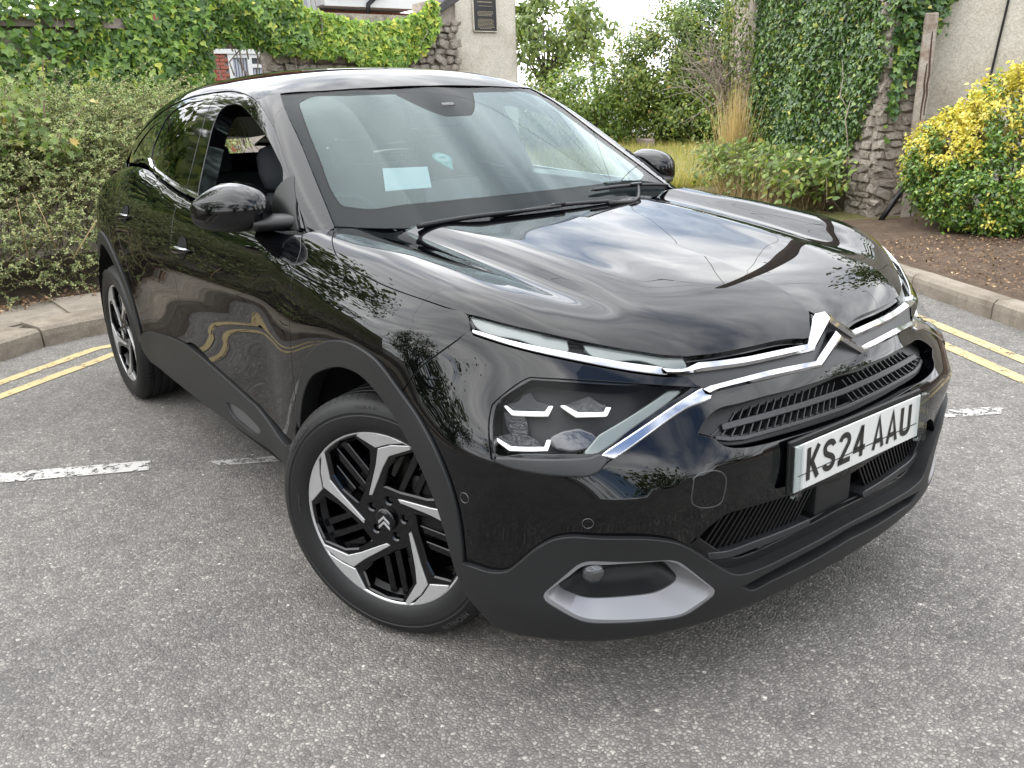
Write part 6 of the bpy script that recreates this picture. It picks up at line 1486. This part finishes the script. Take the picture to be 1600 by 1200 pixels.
pq=empty('plaque',(-7.89,5.20,2.35)); tag(pq,'dark metal plaque with lines of small gold text on the pale pillar','plaque')
M['bronze']=mat('dark_plaque',(.028,.027,.030),.4,.3); M['gold']=mat('gold_lettering',(.36,.30,.20),.5)
o=link('plate',box_me('plate',(.02,.37,.52),.004),M['bronze'],pq); o.location=(.01,-.012,.26)
for a,b,c_,d_ in ((0,-.197,.26,.52),(0,.173,.26,.52)): 
    o=link('frame',box_me('frame',(.026,.010,.53)),M['conc'],pq); o.location=(.012,b,c_)
o=link('frame',box_me('frame',(.026,.38,.010)),M['conc'],pq); o.location=(.012,-.012,-.004)
r=np.random.default_rng(3)
for z,w_ in ((.345,.24),(.30,.20),(.232,.22),(.216,.25),(.200,.24),(.184,.22),(.140,.23),(.124,.25),(.108,.24),(.092,.25),(.076,.25),(.060,.24),(.044,.25),(.028,.18)):
    # illegible small print: short raised dashes, word by word
    V=[];F=[];y=-w_/2; h=.010 if z>.33 else .005
    while y<w_/2:
        l=r.uniform(.010,.032); k=len(V); V+=[(.0215,y-.012,z),(.0215,y+l-.012,z),(.0215,y+l-.012,z+h),(.0215,y-.012,z+h)]; F.append((k,k+1,k+2,k+3)); y+=l+.006
    link('text_line',mesh_np('text_line',V,F,smooth=False),M['gold'],pq)
M['rust']=mat('rust_stain',(.20,.13,.085),.9)
# ivy on these walls
def ivy_wall(nm,label,cx,y0,y1,z0,z1,n,size,m,seed,thick=.22,top=None,root=None,density=None,facing=(1,0,.25),stems=14):
    r=np.random.default_rng(seed); y=r.uniform(y0,y1,n); z=r.uniform(z0,z1,n); P=np.stack([np.zeros(n),y,z],-1)
    if top is not None: k=z<np.interp(y,*top[0]) if True else None; P=P[k]; 
    if top is not None and len(top)>1: P=P[P[:,2]>np.interp(P[:,1],*top[1])+.05*wob(P[:, :],9,seed+5)]
    if density is not None: P=P[density(P)>r.random(len(P))]
    P[:,0]=cx+.04+thick*np.clip(.5+.5*wob(P,2.6,seed),0,1)*r.uniform(.3,1,len(P))**.6
    root=empty(nm,(cx,(y0+y1)/2,z0)); tag(root,label,'ivy')
    Lc=P-np.array([cx,(y0+y1)/2,z0])
    leaf_obj('foliage',[leaves_np(Lc,np.tile(facing,(len(P),1)),r.uniform(size*.55,size*1.25,len(P)),'ivy',droop=.75,jit=.38)],m,root)
    st=[]
    for i in range(stems):
        yy=r.uniform(y0,y1)-(y0+y1)/2; zz=r.uniform(0,(z1-z0)*.5); L=[np.array([.03+.12*r.random(),yy,zz])]
        for k in range(6): L.append(L[-1]+np.array([r.normal()*.03,r.normal()*.06,.10+.05*r.random()])); 
        st.append((np.array(L),np.linspace(.009,.003,7)))
    tubes_obj('stem',st,M['twigp'],root,5); return root
ivy_wall('ivy','dark green ivy hanging over the left wall above the twiggy shrubs',-7.78,-3.2,1.45,1.0,2.62,15000,.072,M['ivy'],21,.34,density=lambda P: np.where((P[:,2]>2.22)&(P[:,2]<2.36)&(P[:,1]<.2)&(wob(P,3,77)>-.1),.12,np.where((P[:,1]<.1)&(P[:,2]<2.2),.55,1)))
ivy_wall('ivy','ivy drooping over the gateway above the brick house window',-7.80,1.2,2.55,1.55,2.62,4800,.075,M['ivy'],22,.34,top=[((1.2,2.6),(2.6,2.62)),((1.2,1.40,1.48,1.7,2.15,2.22,2.6),(1.5,1.5,2.16,2.14,2.06,2.02,2.12))])
ivy_wall('ivy','bright green ivy draped along the top of the rubble wall left of the pillar',-7.80,2.25,4.32,1.85,2.66,7000,.070,M['ivyl'],23,.20,top=[((2.2,2.7,3.2,3.8,4.1,4.3),(2.62,2.50,2.40,2.42,2.55,2.75)),((2.2,2.6,2.9,3.3,3.8,4.1,4.25,4.4),(2.10,2.02,2.04,1.93,1.90,2.02,2.25,2.6))],stems=5)
# ---------------------------------------------------------------- brick house beyond the gateway
hs=empty('brick_house',(-17.2,6,0)); tag(hs,'red brick house with white windows and eaves beyond the gateway','house')
wbox('wall',hs,-22,-17.2,3.4,6.9,0,5.4,M['pale']); wbox('wall',hs,-22,-17.9,6.9,13,0,3.58,M['pale'])
bx=box_me('brick',(.06,.215,.065),.003); bx.materials.append(M['brick']); cnt=0
zz_=np.arange(1.9,3.1,.075)
for i,z in enumerate(zz_):
    for y in np.arange(4.15+(.1125 if i%2 else 0),6.6,.225):
        if 5.0<y<5.98 and z<2.72: continue
        if cnt<290 and y<6.4: o=bpy.data.objects.new('brick',bx); COL.objects.link(o); o.parent=hs; o.location=Vector((-17.19+.02,y,z))-hs.location; cnt+=1
V=[];F=[]
for i,z in enumerate(np.arange(0.2,5.3,.075)):
    for y in np.arange(3.45+(.1125 if i%2 else 0),6.8,.225):
        if (1.88<z<3.12 and 4.1<y<6.45) or (5.0<y<5.98 and z<2.72): continue
        k=len(V); V+=[(-17.17,y-.1075,z-.0325),(-17.17,y+.1075,z-.0325),(-17.17,y+.1075,z+.0325),(-17.17,y-.1075,z+.0325)]; F.append((k,k+1,k+2,k+3))
o=link('brickwork',mesh_np('brickwork',np.array(V)-np.array(hs.location),F,smooth=False),M['brick'],hs); o['kind']='stuff'
M['upvc']=mat('white_window_plastic',(.50,.50,.49),.4); M['pane']=mat('window_pane',(.05,.055,.065),.08,0,.6); M['curtain']=mat('grey_net_curtain',(.30,.31,.36),.9)
wn_=empty('window',(0,0,0),parent=hs)
def hbox(nm,x0,x1,y0,y1,z0,z1,m,par):
    o=link(nm,box_me(nm,(x1-x0,y1-y0,z1-z0),.004),m,par); o.location=Vector(((x0+x1)/2,(y0+y1)/2,(z0+z1)/2))-hs.location; return o
hbox('head',-17.3,-17.10,4.72,6.30,2.70,2.80,M['upvc'],wn_)
for y in (5.06,5.48,5.92): hbox('frame',-17.2,-17.13,y-.05,y+.05,1.8,2.70,M['upvc'],wn_)
for z in (2.66,2.46,1.85): hbox('frame',-17.2,-17.135,5.06 if z!=2.46 else 5.48,5.92,z-.04,z+.04,M['upvc'],wn_)
hbox('pane',-17.22,-17.19,5.06,5.92,1.8,2.7,M['pane'],wn_)
for y in np.arange(5.12,5.42,.06): hbox('curtain',-17.185,-17.178,y,y+.045,1.8,2.62,M['curtain'],wn_)
for y in np.arange(5.56,5.88,.07): hbox('curtain',-17.185,-17.178,y,y+.05,1.8,2.42,M['curtain'],wn_)
w2=empty('window',(0,0,0),parent=hs); hbox('frame',-17.2,-17.13,6.52,7.25,3.3,4.6,M['upvc'],w2); hbox('pane',-17.125,-17.115,6.60,6.95,3.4,4.5,M['curtain'],w2)
hbox('porch_roof',-18.0,-16.6,7.15,9.6,3.70,3.95,M['upvc'],hs); hbox('fascia',-16.6,-16.55,7.1,9.9,3.66,3.86,M['upvc'],hs); hbox('porch_wall',-17.6,-17.3,7.3,10.2,0,3.66,M['brick'],hs)
tube('downpipe',[np.array(p)-np.array(hs.location) for p in ((-16.5,8.6,4.2),(-16.5,8.45,3.95),(-16.52,8.15,3.72),(-16.52,8.1,3.4))],.05,M['dark'],hs,8)
hbox('gutter',-16.54,-16.44,7.1,8.6,3.92,4.02,M['dark'],hs)
hbox('roof',-22.4,-16.4,3,13.4,5.4,5.6,M['slate'],hs)
# ---------------------------------------------------------------- overgrown wall along the right of the lane
WD=np.array([-.857,.515]); WN=np.array([-.515,-.857]); W0p=np.array([-3.30,7.00])
def along(s,o,z): return (*(W0p+WD*s+WN*o),z)
rw_=empty('lane_wall',along(0,0,0)); tag(rw_,'long overgrown rubble wall running away beside the grass lane','wall')
angW=math.atan2(WD[1],WD[0])
o=link('masonry',box_me('masonry',(4.6,.45,3.1)),M['mortar'],rw_); o.rotation_euler=(0,0,angW); o.location=Vector(along(2.5,-.28,1.55))-rw_.location
sp=empty('stone_pier',along(0,0,0)); tag(sp,'rough rubble end of the ivy-clad wall beside the concrete post','pier')
o=link('core',box_me('core',(.44,.44,3.1)),M['mortar'],sp); o.rotation_euler=(0,0,angW); o.location=Vector(along(.08,-.18,1.55))-sp.location
n0=len(COL.objects)
stones_on(sp,np.array(along(.42,.05,0))[:2],-WD,.58,.06,3.0,WN,(.05,.13),(.10,.34),.075,31)
stones_on(sp,np.array(along(-.145,.05,0))[:2],-WN,.40,.06,3.0,-WD,(.05,.13),(.10,.32),.075,32)
for o in list(COL.objects)[n0:]: loc_to(o,sp)
def ivy_lane(label,s0,s1,z0,z1,n,size,m,seed,thick,tpl='ivy',nm='ivy',cat='ivy',zed=None,stems=10,facing=None,dens=None):
    r=np.random.default_rng(seed); s=r.uniform(s0,s1,n); z=r.uniform(z0,z1,n); P=np.stack([s,np.zeros(n),z],-1)
    if dens is not None: P=P[dens(P)>r.random(n)]
    if zed is not None: P=P[P[:,2]<zed(P[:,0])+.22*wob(P,2.2,seed+3)]
    off=.05+thick*np.clip(.45+.6*wob(P,1.5,seed),.02,1.3)*r.uniform(.35,1,len(P))**.5
    XY=W0p+WD*P[:,:1]+WN*off[:,None]; Q=np.stack([XY[:,0],XY[:,1],P[:,2]],-1)
    c0=np.array(along((s0+s1)/2,.1,z0)); root=empty(nm,c0); tag(root,label,cat)
    N=np.tile([*WN,.35] if facing is None else facing,(len(P),1))
    leaf_obj('foliage',[leaves_np(Q-c0,N,r.uniform(size*.55,size*1.3,len(P)),tpl,droop=.6,jit=.5)],m,root)
    st=[]
    for i in range(stems):
        L=[np.array(along(r.uniform(s0,s1),.08,z0+r.uniform(0,.6)))-c0]
        for k in range(7): L.append(L[-1]+np.array([r.normal()*.05,r.normal()*.05,.16+.05*r.random()]))
        st.append((np.array(L),np.linspace(.012,.004,8)))
    if st: tubes_obj('stem',st,M['twigp'],root,5)
    return root
ivy_lane('dark small-leaved ivy covering the wall left of the rough stone pier',-.45,3.3,.3,3.3,26000,.052,M['ivyd'],41,.26,dens=lambda P: np.clip((P[:,0]+.52-.95*(1-np.clip((P[:,2]-.30)/2.2,0,1))**1.1+.10*wob(P,4,9))*7,0,1))
ivy_lane('yellow-green shrub growing up the wall beyond the dark ivy',3.0,4.0,.8,3.4,2600,.07,M['hedge'],42,.5,'oval','wall_shrub','shrub')
def ivy_end():
    r=np.random.default_rng(47); n=2600; q=r.uniform(0,.62,n); z=r.uniform(.9,3.2,n); k=q<.50*(z-1.05)/1.1+r.normal(size=n)*.05; q=q[k]; z=z[k]
    XY=W0p+WD*(-.17-.10*r.random(len(q)))[:,None]-WN*q[:,None]; c0=np.array(along(-.2,0,1)); root=empty('ivy',c0); tag(root,'ivy wrapping round the upper end of the rough stone pier','ivy')
    leaf_obj('foliage',[leaves_np(np.stack([XY[:,0],XY[:,1],z],-1)-c0,np.tile([*(-WD),.3],(len(q),1)),r.uniform(.04,.09,len(q)),'ivy',droop=.6,jit=.45)],M['ivyd'],root)
ivy_end()
# brambles and tall dead grass at the foot of the wall
def bramble(label,s0,s1,o0,o1,h,n,seed):
    r=np.random.default_rng(seed); c0=np.array(along((s0+s1)/2,(o0+o1)/2,.1)); root=empty('bramble_bush',c0); tag(root,label,'bramble'); st=[];P=[];N=[]
    for i in range(n):
        b=np.array(along(r.uniform(s0,s1),r.uniform(o0,.25),.1))-c0; d=np.array([*(WN*r.uniform(.1,.8)+WD*r.normal()*.35),0]); top=b+d*.5+np.array([0,0,h*r.uniform(.6,1.15)]); tip=b+d*1.1*(o1)+np.array([0,0,h*r.uniform(.2,.8)])
        L=np.array([(1-t)**2*b+2*t*(1-t)*top*1.0+t*t*tip for t in np.linspace(0,1,9)]); st.append((L,np.linspace(.005,.002,9)))
        m=22; t=r.uniform(.25,1,m)*8; j=np.minimum(t.astype(int),7); fr=(t-j)[:,None]; P.append(L[j]*(1-fr)+L[j+1]*fr+r.normal(size=(m,3))*.04); N.append(np.tile([*WN*.7,.7],(m,1)))
    tubes_obj('canes',st,M['twig'],root,4); P=np.concatenate(P);N=np.concatenate(N)
    leaf_obj('foliage',[leaves_np(P,N,r.uniform(.05,.11,len(P)),'oval',droop=.25,jit=.5)],M['bramble'],root)
    m=420; b=np.stack([np.array(along(r.uniform(s0,s1),r.uniform(.2,o1),.1))-c0 for _ in range(m)]); leaf_obj('dry_stalks',[leaves_np(b,np.tile([*WN,.1],(m,1)),r.uniform(.3,.75,m),'stalk',axis=np.tile([0,0,1.],(m,1)),droop=-.8,jit=.3)],M['straw'],root)
    return root
bramble('green bramble at the foot of the ivy wall, just left of the stone pier',.35,1.9,.1,1.05,.80,150,51)
bramble('sprawling bramble with dry stalks right of the far door mirror',1.6,3.3,.1,.95,.85,210,52)
def straw_clump():
    r=np.random.default_rng(61); c0=np.array([-6.15,8.22,.1]); root=empty('dry_grass_clump',c0); tag(root,'tall straw-coloured dead grass standing against the overgrown wall','dry grass'); m=420; b=np.stack([r.normal(size=m)*.075,r.normal(size=m)*.075,np.zeros(m)],-1)
    leaf_obj('blades',[leaves_np(b,np.tile([.6,-.7,.1],(m,1)),r.uniform(.8,1.7,m),'stalk',axis=np.tile([0,0,4.],(m,1)),droop=-1.2,jit=.3)],M['straw'],root)
    c1=np.array([-6.75,8.70,1.35]); root=empty('bare_bush',c1); tag(root,'grey leafless twiggy bush between the dark growth and the yellow-green shrub','bush'); st=[]
    for i in range(60):
        p=np.array([r.normal()*.12,r.normal()*.12,r.uniform(-.2,.3)]); d=unit(np.array([r.normal()*.8,r.normal()*.6-.3,r.uniform(.3,1.3)])); L=[p]
        for k in range(6): d=unit(d+r.normal(size=3)*.22); L.append(L[-1]+d*r.uniform(.10,.2))
        st.append((np.array(L),np.linspace(.010,.0025,7)))
        for q in range(2):
            L2=[L[3+q]]; d2=unit(d+r.normal(size=3)*.7)
            for k in range(4): d2=unit(d2+r.normal(size=3)*.2); L2.append(L2[-1]+d2*.11)
            st.append((np.array(L2),np.linspace(.005,.002,5)))
    tubes_obj('branches',st,M['twigp'],root,4)
straw_clump()
# grass on the verge
def grass():
    r=np.random.default_rng(71); m=38000; s=4+20*r.random(m)**1.5; o_=np.where(s>5,r.uniform(-8,2.9,m),r.uniform(.3,2.9,m)); XY=W0p+WD*s[:,None]+WN*o_[:,None]; b=np.stack([XY[:,0],XY[:,1],np.full(m,.10)],-1)
    o=leaf_obj('verge_grass',[leaves_np(b,np.tile([.6,-.6,.3],(m,1)),r.uniform(.07,.20,m)*(1+.03*s),'blade',axis=np.tile([0,0,1.],(m,1)),droop=-.7,jit=.6)],M['grass']); tag(o,'patchy dry grass on the lane verge behind the far mirror','grass',kind='stuff')
grass()
# far lane edge stone, distant tree
o=link('edging_stone',box_me('edging_stone',(1.2,.3,.35),.03),M['coping']); o.location=(-17.5,18.0,.17); o.rotation_euler=(0,0,angW); tag(o,'pale edging block at the far end of the grass verge','block')
def tree(nm,label,loc,h,rad,n,lsz,seed,m,trunk_r=.2,flat=.75,clusters=60,cat='tree',tpl='oval',lo=.35):
    r=np.random.default_rng(seed); root=empty(nm,loc); tag(root,label,cat); st=[]; cl=[]
    top=np.array([0,0,h*lo]); st.append((np.array([[0,0,-.1],[r.normal()*.08,r.normal()*.08,h*lo*.5],top]),np.array([trunk_r,trunk_r*.8,trunk_r*.6])))
    cz=h*(lo+1)/2; hz=h*(1-lo)/2
    for i in range(clusters):
        d=unit(r.normal(size=3)); rr=r.uniform(.45,1.0)**.5; c_=np.array([d[0]*rad*rr,d[1]*rad*rr,cz+d[2]*hz*rr]); cl.append(c_)
        if i%2==0: st.append((np.array([top*r.uniform(.7,1),(top+c_)/2+r.normal(size=3)*.1*rad*.3+[0,0,.1*h*.3],c_]),np.array([trunk_r*.4,trunk_r*.2,trunk_r*.06])))
    tubes_obj('limb',st[1:],M['trunk'],root,5); tubes_obj('trunk',st[:1],M['trunk'],root,10)
    cl=np.array(cl); k=r.integers(0,clusters,n); sg=rad*.17*(.6+.8*r.random(clusters))[k][:,None]; P=cl[k]+r.normal(size=(n,3))*sg*[1,1,flat]
    N=unit(P-np.array([0,0,cz]))+[0,0,.5]
    leaf_obj('crown',[leaves_np(P,N,r.uniform(lsz*.6,lsz*1.3,n),tpl,droop=.4,jit=.7)],m,root); return root
tree('distant_tree','open-crowned tree against the sky right of the plaque pillar',(-30.0,24.2,.2),6.3,2.2,4200,.26,81,M['tree'],.2,.6,46)
FAR=[('lane_hedge','low rounded hedge right of the plaque pillar',(-20.5,15.9),2.0,1.7,4200,'hedge',1),('lane_hedge','pale bushy hedge behind the windscreen top, under the distant tree',(-20.0,18.2),2.35,1.9,6800,'bramble',2),
 ('lane_hedge','broad yellow-green hedge in the middle of the lane background',(-17.9,19.5),4.2,1.8,9500,'hedge',3),('dark_shrub','tall dark ivy-clad shrub right of the yellow-green hedge',(-17.4,21.4),5.6,1.6,9000,'ivyd',4),
 ('lane_hedge','leafy hedge behind the bare twiggy bush',(-15.6,22.4),5.4,2.0,8000,'hedge',5),('lane_hedge','dense hedge just left of the dark ivy wall',(-12.6,21.0),5.0,2.2,5600,'bramble',6),('dark_shrub','dark shrub filling the gap behind the bare twiggy bush',(-18.8,23.2),6.4,2.0,9000,'ivyd',9),
 ('lane_bush','low bush at the back of the grass, left of the straw clump',(-15.2,19.6),2.1,1.3,3600,'bramble',7),('lane_bush','small reddish-green bush at the back of the grass',(-16.8,18.9),1.7,1.1,3200,'hedge',8)]
for nm_,lb_,(x_,y_),h_,r_,n_,m_,sd_ in FAR: tree(nm_,lb_,(x_,y_,0),h_,r_,int(n_*1.9),.125,300+sd_,M[m_],.08,.8,60,cat='hedge' if 'hedge' in nm_ else 'shrub',lo=.04)
tree('sapling','thin-leaved sapling sticking up above the lane hedge',(-24.5,22.2,1.0),4.6,1.0,800,.22,82,M['tree'],.06,1.0,16)
# ---------------------------------------------------------------- right side: post, panel wall, bush
cp=empty('concrete_post',(-2.915,7.13,0)); tag(cp,'cracked concrete post with rusty splits beside the stone pier','post')
angC=math.radians(28)
M['postc']=stone_mat('cracked_concrete',(.36,.32,.275),8,.28,(70,.7,.006),((.20,.13,.09),5)); M['crack']=mat('rusty_crack',(.05,.028,.02),.9)
o=link('shaft',box_me('shaft',(.13,.15,2.15),.012),M['postc'],cp); o.location=(0,0,1.05); o.rotation_euler=(0,math.radians(.8),angC)
for x,z0,z1,w_ in ((.018,.1,.62,.018),(.01,1.1,1.65,.02),(.036,1.15,1.95,.020)):
    n=9; V=[];F=[]
    for i in range(n): 
        z=z0+(z1-z0)*i/(n-1); j=random.uniform(-.006,.006); ww=w_*(.4+.6*math.sin(math.pi*(i+.5)/n)); p=Vector((x+j,-.0772,z)); q=Vector((x+j+ww,-.0772,z)); Rz=Matrix.Rotation(angC,3,'Z'); V+= [Rz@p,Rz@q]
    for i in range(n-1): F.append((2*i,2*i+1,2*i+3,2*i+2))
    link('crack',mesh_np('crack',V,F,smooth=False),M['crack'],cp)
pw=empty('panel_wall',(-2.9,7.7,0)); tag(pw,'tall stained concrete panel wall behind the yellow-green bush','wall')
dC=np.array([math.cos(angC),math.sin(angC)])
M['panel']=stone_mat('stained_concrete',(.52,.485,.415),1.6,.14,(50,.4,.003),((.38,.33,.265),.9))
for i in range(3):
    o=link('panel',box_me('panel',(2.08,.12,3.4),.008),M['panel'],pw); q=np.array([-3.0,7.55])+dC*(-.45+1.05+2.1*i); o.location=Vector((q[0],q[1],1.7))-pw.location; o.rotation_euler=(0,0,angC)
q0=np.array([-3.0,7.55])+dC*.50+np.array([math.sin(angC),-math.cos(angC)])*.085
cb=tube('hanging_cable',[(q0[0]+dC[0]*.11,q0[1]+dC[1]*.11,3.2),(q0[0]+dC[0]*.07,q0[1]+dC[1]*.07,2.2),(q0[0],q0[1],1.5),(q0[0]-.03,q0[1],.5)],.012,M['dark'],None,8); tag(cb,'black cable hanging down the concrete panel wall','cable')
pp=tube('drain_pipe',[(-2.93,6.60,.11),(-2.88,6.74,.30),(-2.83,6.92,.52)],.028,M['dark'],None,10); tag(pp,'black plastic pipe leaning against the foot of the stone pier','pipe')
def euonymus():
    c0=np.array([-1.62,6.72,.1]); root=empty('euonymus_bush',c0); tag(root,'yellow and green variegated bush on the bark bed at the right edge','bush'); r=np.random.default_rng(91)
    blobs=[(np.array([0,0,.45]),np.array([.92,.78,.50])),(np.array([-.50,-.12,.62]),np.array([.52,.55,.52])),(np.array([.15,.05,.95]),np.array([.85,.7,.55])),(np.array([.75,.15,.7]),np.array([.7,.7,.65])),(np.array([-.15,-.30,.40]),np.array([.6,.5,.42]))]
    cl=[];cn=[]
    while len(cl)<1500:
        b=blobs[r.integers(len(blobs))]; d=unit(r.normal(size=3)); p=b[0]+b[1]*d*r.uniform(.80,1.02)
        if p[2]<.02: continue
        if any((((p-q[0])/q[1])**2).sum()<.66 for q in blobs): continue
        cl.append(p); cn.append(unit(d/b[1]+[0,0,.4]))
    cl=np.array(cl);cn=np.array(cn)
    yel=(wob(cl,3.1,4)*.55+ (cl[:,2]-.78)*1.0 + .18*(cl[:,0]<-.35) + r.normal(size=len(cl))*.20)>.0
    P=[[],[]];N=[[],[]];A=[[],[]]; st=[]
    for p,n_,y in zip(cl,cn,yel):
        m=38; ax=unit(n_+[0,0,.6]); h=r.uniform(0,1,m); q=p+ax*(h*.13-.07)[:,None]+r.normal(size=(m,3))*.022; rad_=unit(r.normal(size=(m,3))); k=1 if y else 0
        if y and r.random()<.10: k=0
        P[k].append(q); N[k].append(unit(ax+rad_*.7)); A[k].append(unit(rad_*.9+ax*.8)); st.append((np.array([p-ax*.25,p-ax*.1+r.normal(size=3)*.01,p+ax*.06]),np.array([.006,.004,.002])))
    tubes_obj('stems',st[::2],M['twig'],root,4)
    for k,nm,mm in ((0,'green_foliage',M['eu']),(1,'yellow_foliage',M['yel'])):
        Q=np.concatenate(P[k]); leaf_obj(nm,[leaves_np(Q,np.concatenate(N[k]),r.uniform(.028,.052,len(Q)),'oval',axis=np.concatenate(A[k]),droop=.05,jit=.35)],mm,root)
    # shoots standing out of the top
    Q=[];A_=[]
    for i in range(16):
        p=np.array([r.uniform(-.6,1.0),r.uniform(-.4,.4),1.36+r.uniform(-.1,.05)]); h=r.uniform(.12,.28)
        for k in range(16): Q.append(p+[r.normal()*.01,r.normal()*.01,h*k/16]); A_.append(unit(np.array([r.normal(),r.normal(),.7])))
    leaf_obj('shoots',[leaves_np(np.array(Q),np.tile([.3,-.4,.8],(len(Q),1)),r.uniform(.035,.06,len(Q)),'oval',axis=np.array(A_),droop=0)],M['eu'],root)
euonymus()
# litter on the bark bed: chips and dry leaves
def litter():
    r=np.random.default_rng(95); m=15000; s=r.uniform(-6.5,1.6,m); o_=r.uniform(-2.9,-.02,m)**1.0; base=np.array([-1.118,4.09]); XY=base+KRd*(-s-.0)[:,None]*1.0+np.array([.515,.857])*(.16-o_*.9)[:,None]
    P=np.stack([XY[:,0],XY[:,1],np.full(m,.135)+r.uniform(-.005,.012,m)],-1)
    o=leaf_obj('bark_chips',[leaves_np(P,np.tile([0,0,1.],(m,1)),r.uniform(.008,.034,m),'tiny',droop=0,jit=.45)],M['ltrim']); tag(o,'bark chips and dry leaves scattered over the bed by the right kerb','bark chips',kind='stuff')
    m=900; y=r.uniform(-2.2,1.0,m); Qk=catmull(KL[2:],.05); kx=np.array([Qk[np.argmin(abs(Qk[:,1]-a)),0] for a in y])-r.uniform(.8,1.15,m); P=np.stack([kx,y,np.full(m,.135)],-1)
    o=leaf_obj('leaf_litter',[leaves_np(P,np.tile([0,0,1.],(m,1)),r.uniform(.015,.045,m),'tiny',droop=0,jit=.35)],M['ltrim']); tag(o,'brown leaf litter along the back of the left pavement','leaf litter',kind='stuff')
litter()
# ---------------------------------------------------------------- beyond the frame, seen mirrored in the paintwork
M['pole']=stone_mat('weathered_timber',(.13,.105,.085),8,.3,(40,.8,.006))
tp=empty('telegraph_pole',(-5.0,9.95,0)); tag(tp,'tall timber telegraph pole behind the ivy wall, mirrored in the bonnet','telegraph pole')
V,F=lathe_np([(.25,0),(.21,4),(.17,8.1),(0,8.12)],14); V=V[:,[0,2,1]]; link('mast',mesh_np('mast',V,[f[::-1] for f in F]),M['pole'],tp)
for z in (4.2,4.7,5.2,5.7,6.2,6.7,7.2): tube('step_iron',[(-.3 if int(z*2)%2 else .12,0,z),(.3 if int(z*2)%2==0 else -.12,0,z)],.012,M['dark'],tp,6)
for k,(x,y,z) in enumerate(((-24,21,5.0),(-17,25,4.6),(-13,-1.5,5.2),(-14,6,5.4),(7,15,5.5),(-3,-12,5.5))):
    a=np.array([0,0,7.9-.1*(k%3)]); b=np.array([x+5,y-9.95,z]); L=[a+(b-a)*t-np.array([0,0,1.2*4*t*(1-t)*.35]) for t in np.linspace(0,1,16)]; tube('wire',L,.007,M['dark'],tp,4)
for i,(x,y,h,rd,sd) in enumerate(((-8.8,-3.4,8.0,2.7,1),(-4.5,-11.5,8.0,3.0,2),(3.5,-13.5,7.5,3.0,3),(10.5,-9.0,7.0,2.8,4),(14.5,-1.5,6.5,2.6,5),(15.0,6.5,7.5,3.0,6),(9.0,13.0,6.5,2.6,7),(-2.5,12.5,7.0,2.2,8))):
    tree('garden_tree',['leafy tree at the back left, mirrored in the rear window','tall leafy tree left of the road, mirrored in the front wing','spreading tree behind the camera on the left, mirrored under the headlamp','leafy tree straight ahead of the car, mirrored in the bumper','bushy tree ahead and right of the car, mirrored in the grille surround','tall tree far right ahead of the car, mirrored near the plate','bushy tree across the road on the right, mirrored in the far bumper corner','leafy tree behind the panel wall, mirrored along the bonnet edge'][i],(x,y,0),h,rd,3600,.30,200+sd,M['tree'],.2,.8,54,lo=.05)
# ---------------------------------------------------------------- loose things in the car
cd=empty('paper_card',(0,0,0)); P4=[on_glass(y,z,.03) for y,z in C('ws','card')[::-1]]
M['card']=mat('white_card',(.44,.47,.48),.6)
P4=[np.array(p) for p in P4]; nrm=np.cross(P4[1]-P4[0],P4[3]-P4[0]); nrm=nrm/np.linalg.norm(nrm)
V=[p for p in P4]+[p-nrm*.0015 for p in P4]
bpy.data.objects.remove(cd)
o=link('paper_card',mesh_np('paper_card',V,[(0,1,2,3),(7,6,5,4),(0,4,5,1),(1,5,6,2),(2,6,7,3),(3,7,4,0)],smooth=False),M['card']); tag(o,'blank white card standing on the dashboard behind the windscreen','card')
tg=empty('pin_tag',(0,0,0)); t=np.linspace(-.25*math.pi,1.25*math.pi,22); out_=[(math.cos(a)*.034,math.sin(a)*.034+.04) for a in t]+[(0,-.035)]
M['teal']=mat('teal_card',(.05,.21,.18),.5); M['tealw']=mat('pale_card',(.25,.33,.31),.5)
_t=C('ws','tag'); _tc=_t[:2].mean(0); Ctr=np.array(on_glass(*_tc,.014)); up_=unit(np.array(on_glass(_tc[0],_tc[1]+.03,.014))-np.array(on_glass(_tc[0],_tc[1]-.03,.014))); sd_=np.array([0,1,0.]); nn_=np.cross(sd_,up_)
def flat(nm,P,m,h,par):
    V=[Ctr+sd_*a+up_*(b-.01)+nn_*h for a,b in P]; me=mesh_np(nm,V,[tuple(range(len(V)))],smooth=False); return link(nm,me,m,par)
sgn=1 if nn_[0]>0 else -1
flat('face',out_,M['teal'],0,tg); flat('disc',[(math.cos(a)*.025,math.sin(a)*.025+.04) for a in np.linspace(0,2*np.pi,24,endpoint=False)],M['tealw'],.001*sgn,tg); flat('bar',[(-.014,.034),(.014,.034),(.014,.046),(-.014,.046)],M['teal'],.002*sgn,tg)
tag(tg,'teal map-pin shaped tag stuck inside the windscreen, right of the white card','tag')

GR={'ivy':'ivy growing over the walls','tree':'trees around the road','hedge':'hedges and bushes beyond the grass verge','bramble':'brambles at the foot of the ivy wall'}
for o in list(COL.objects):
    if o.parent is None and o.get('category') in GR: o['group']=GR[o['category']]
    if o.parent is None and o.name.startswith('cotoneaster'): o['group']='twiggy shrubs along the left pavement'
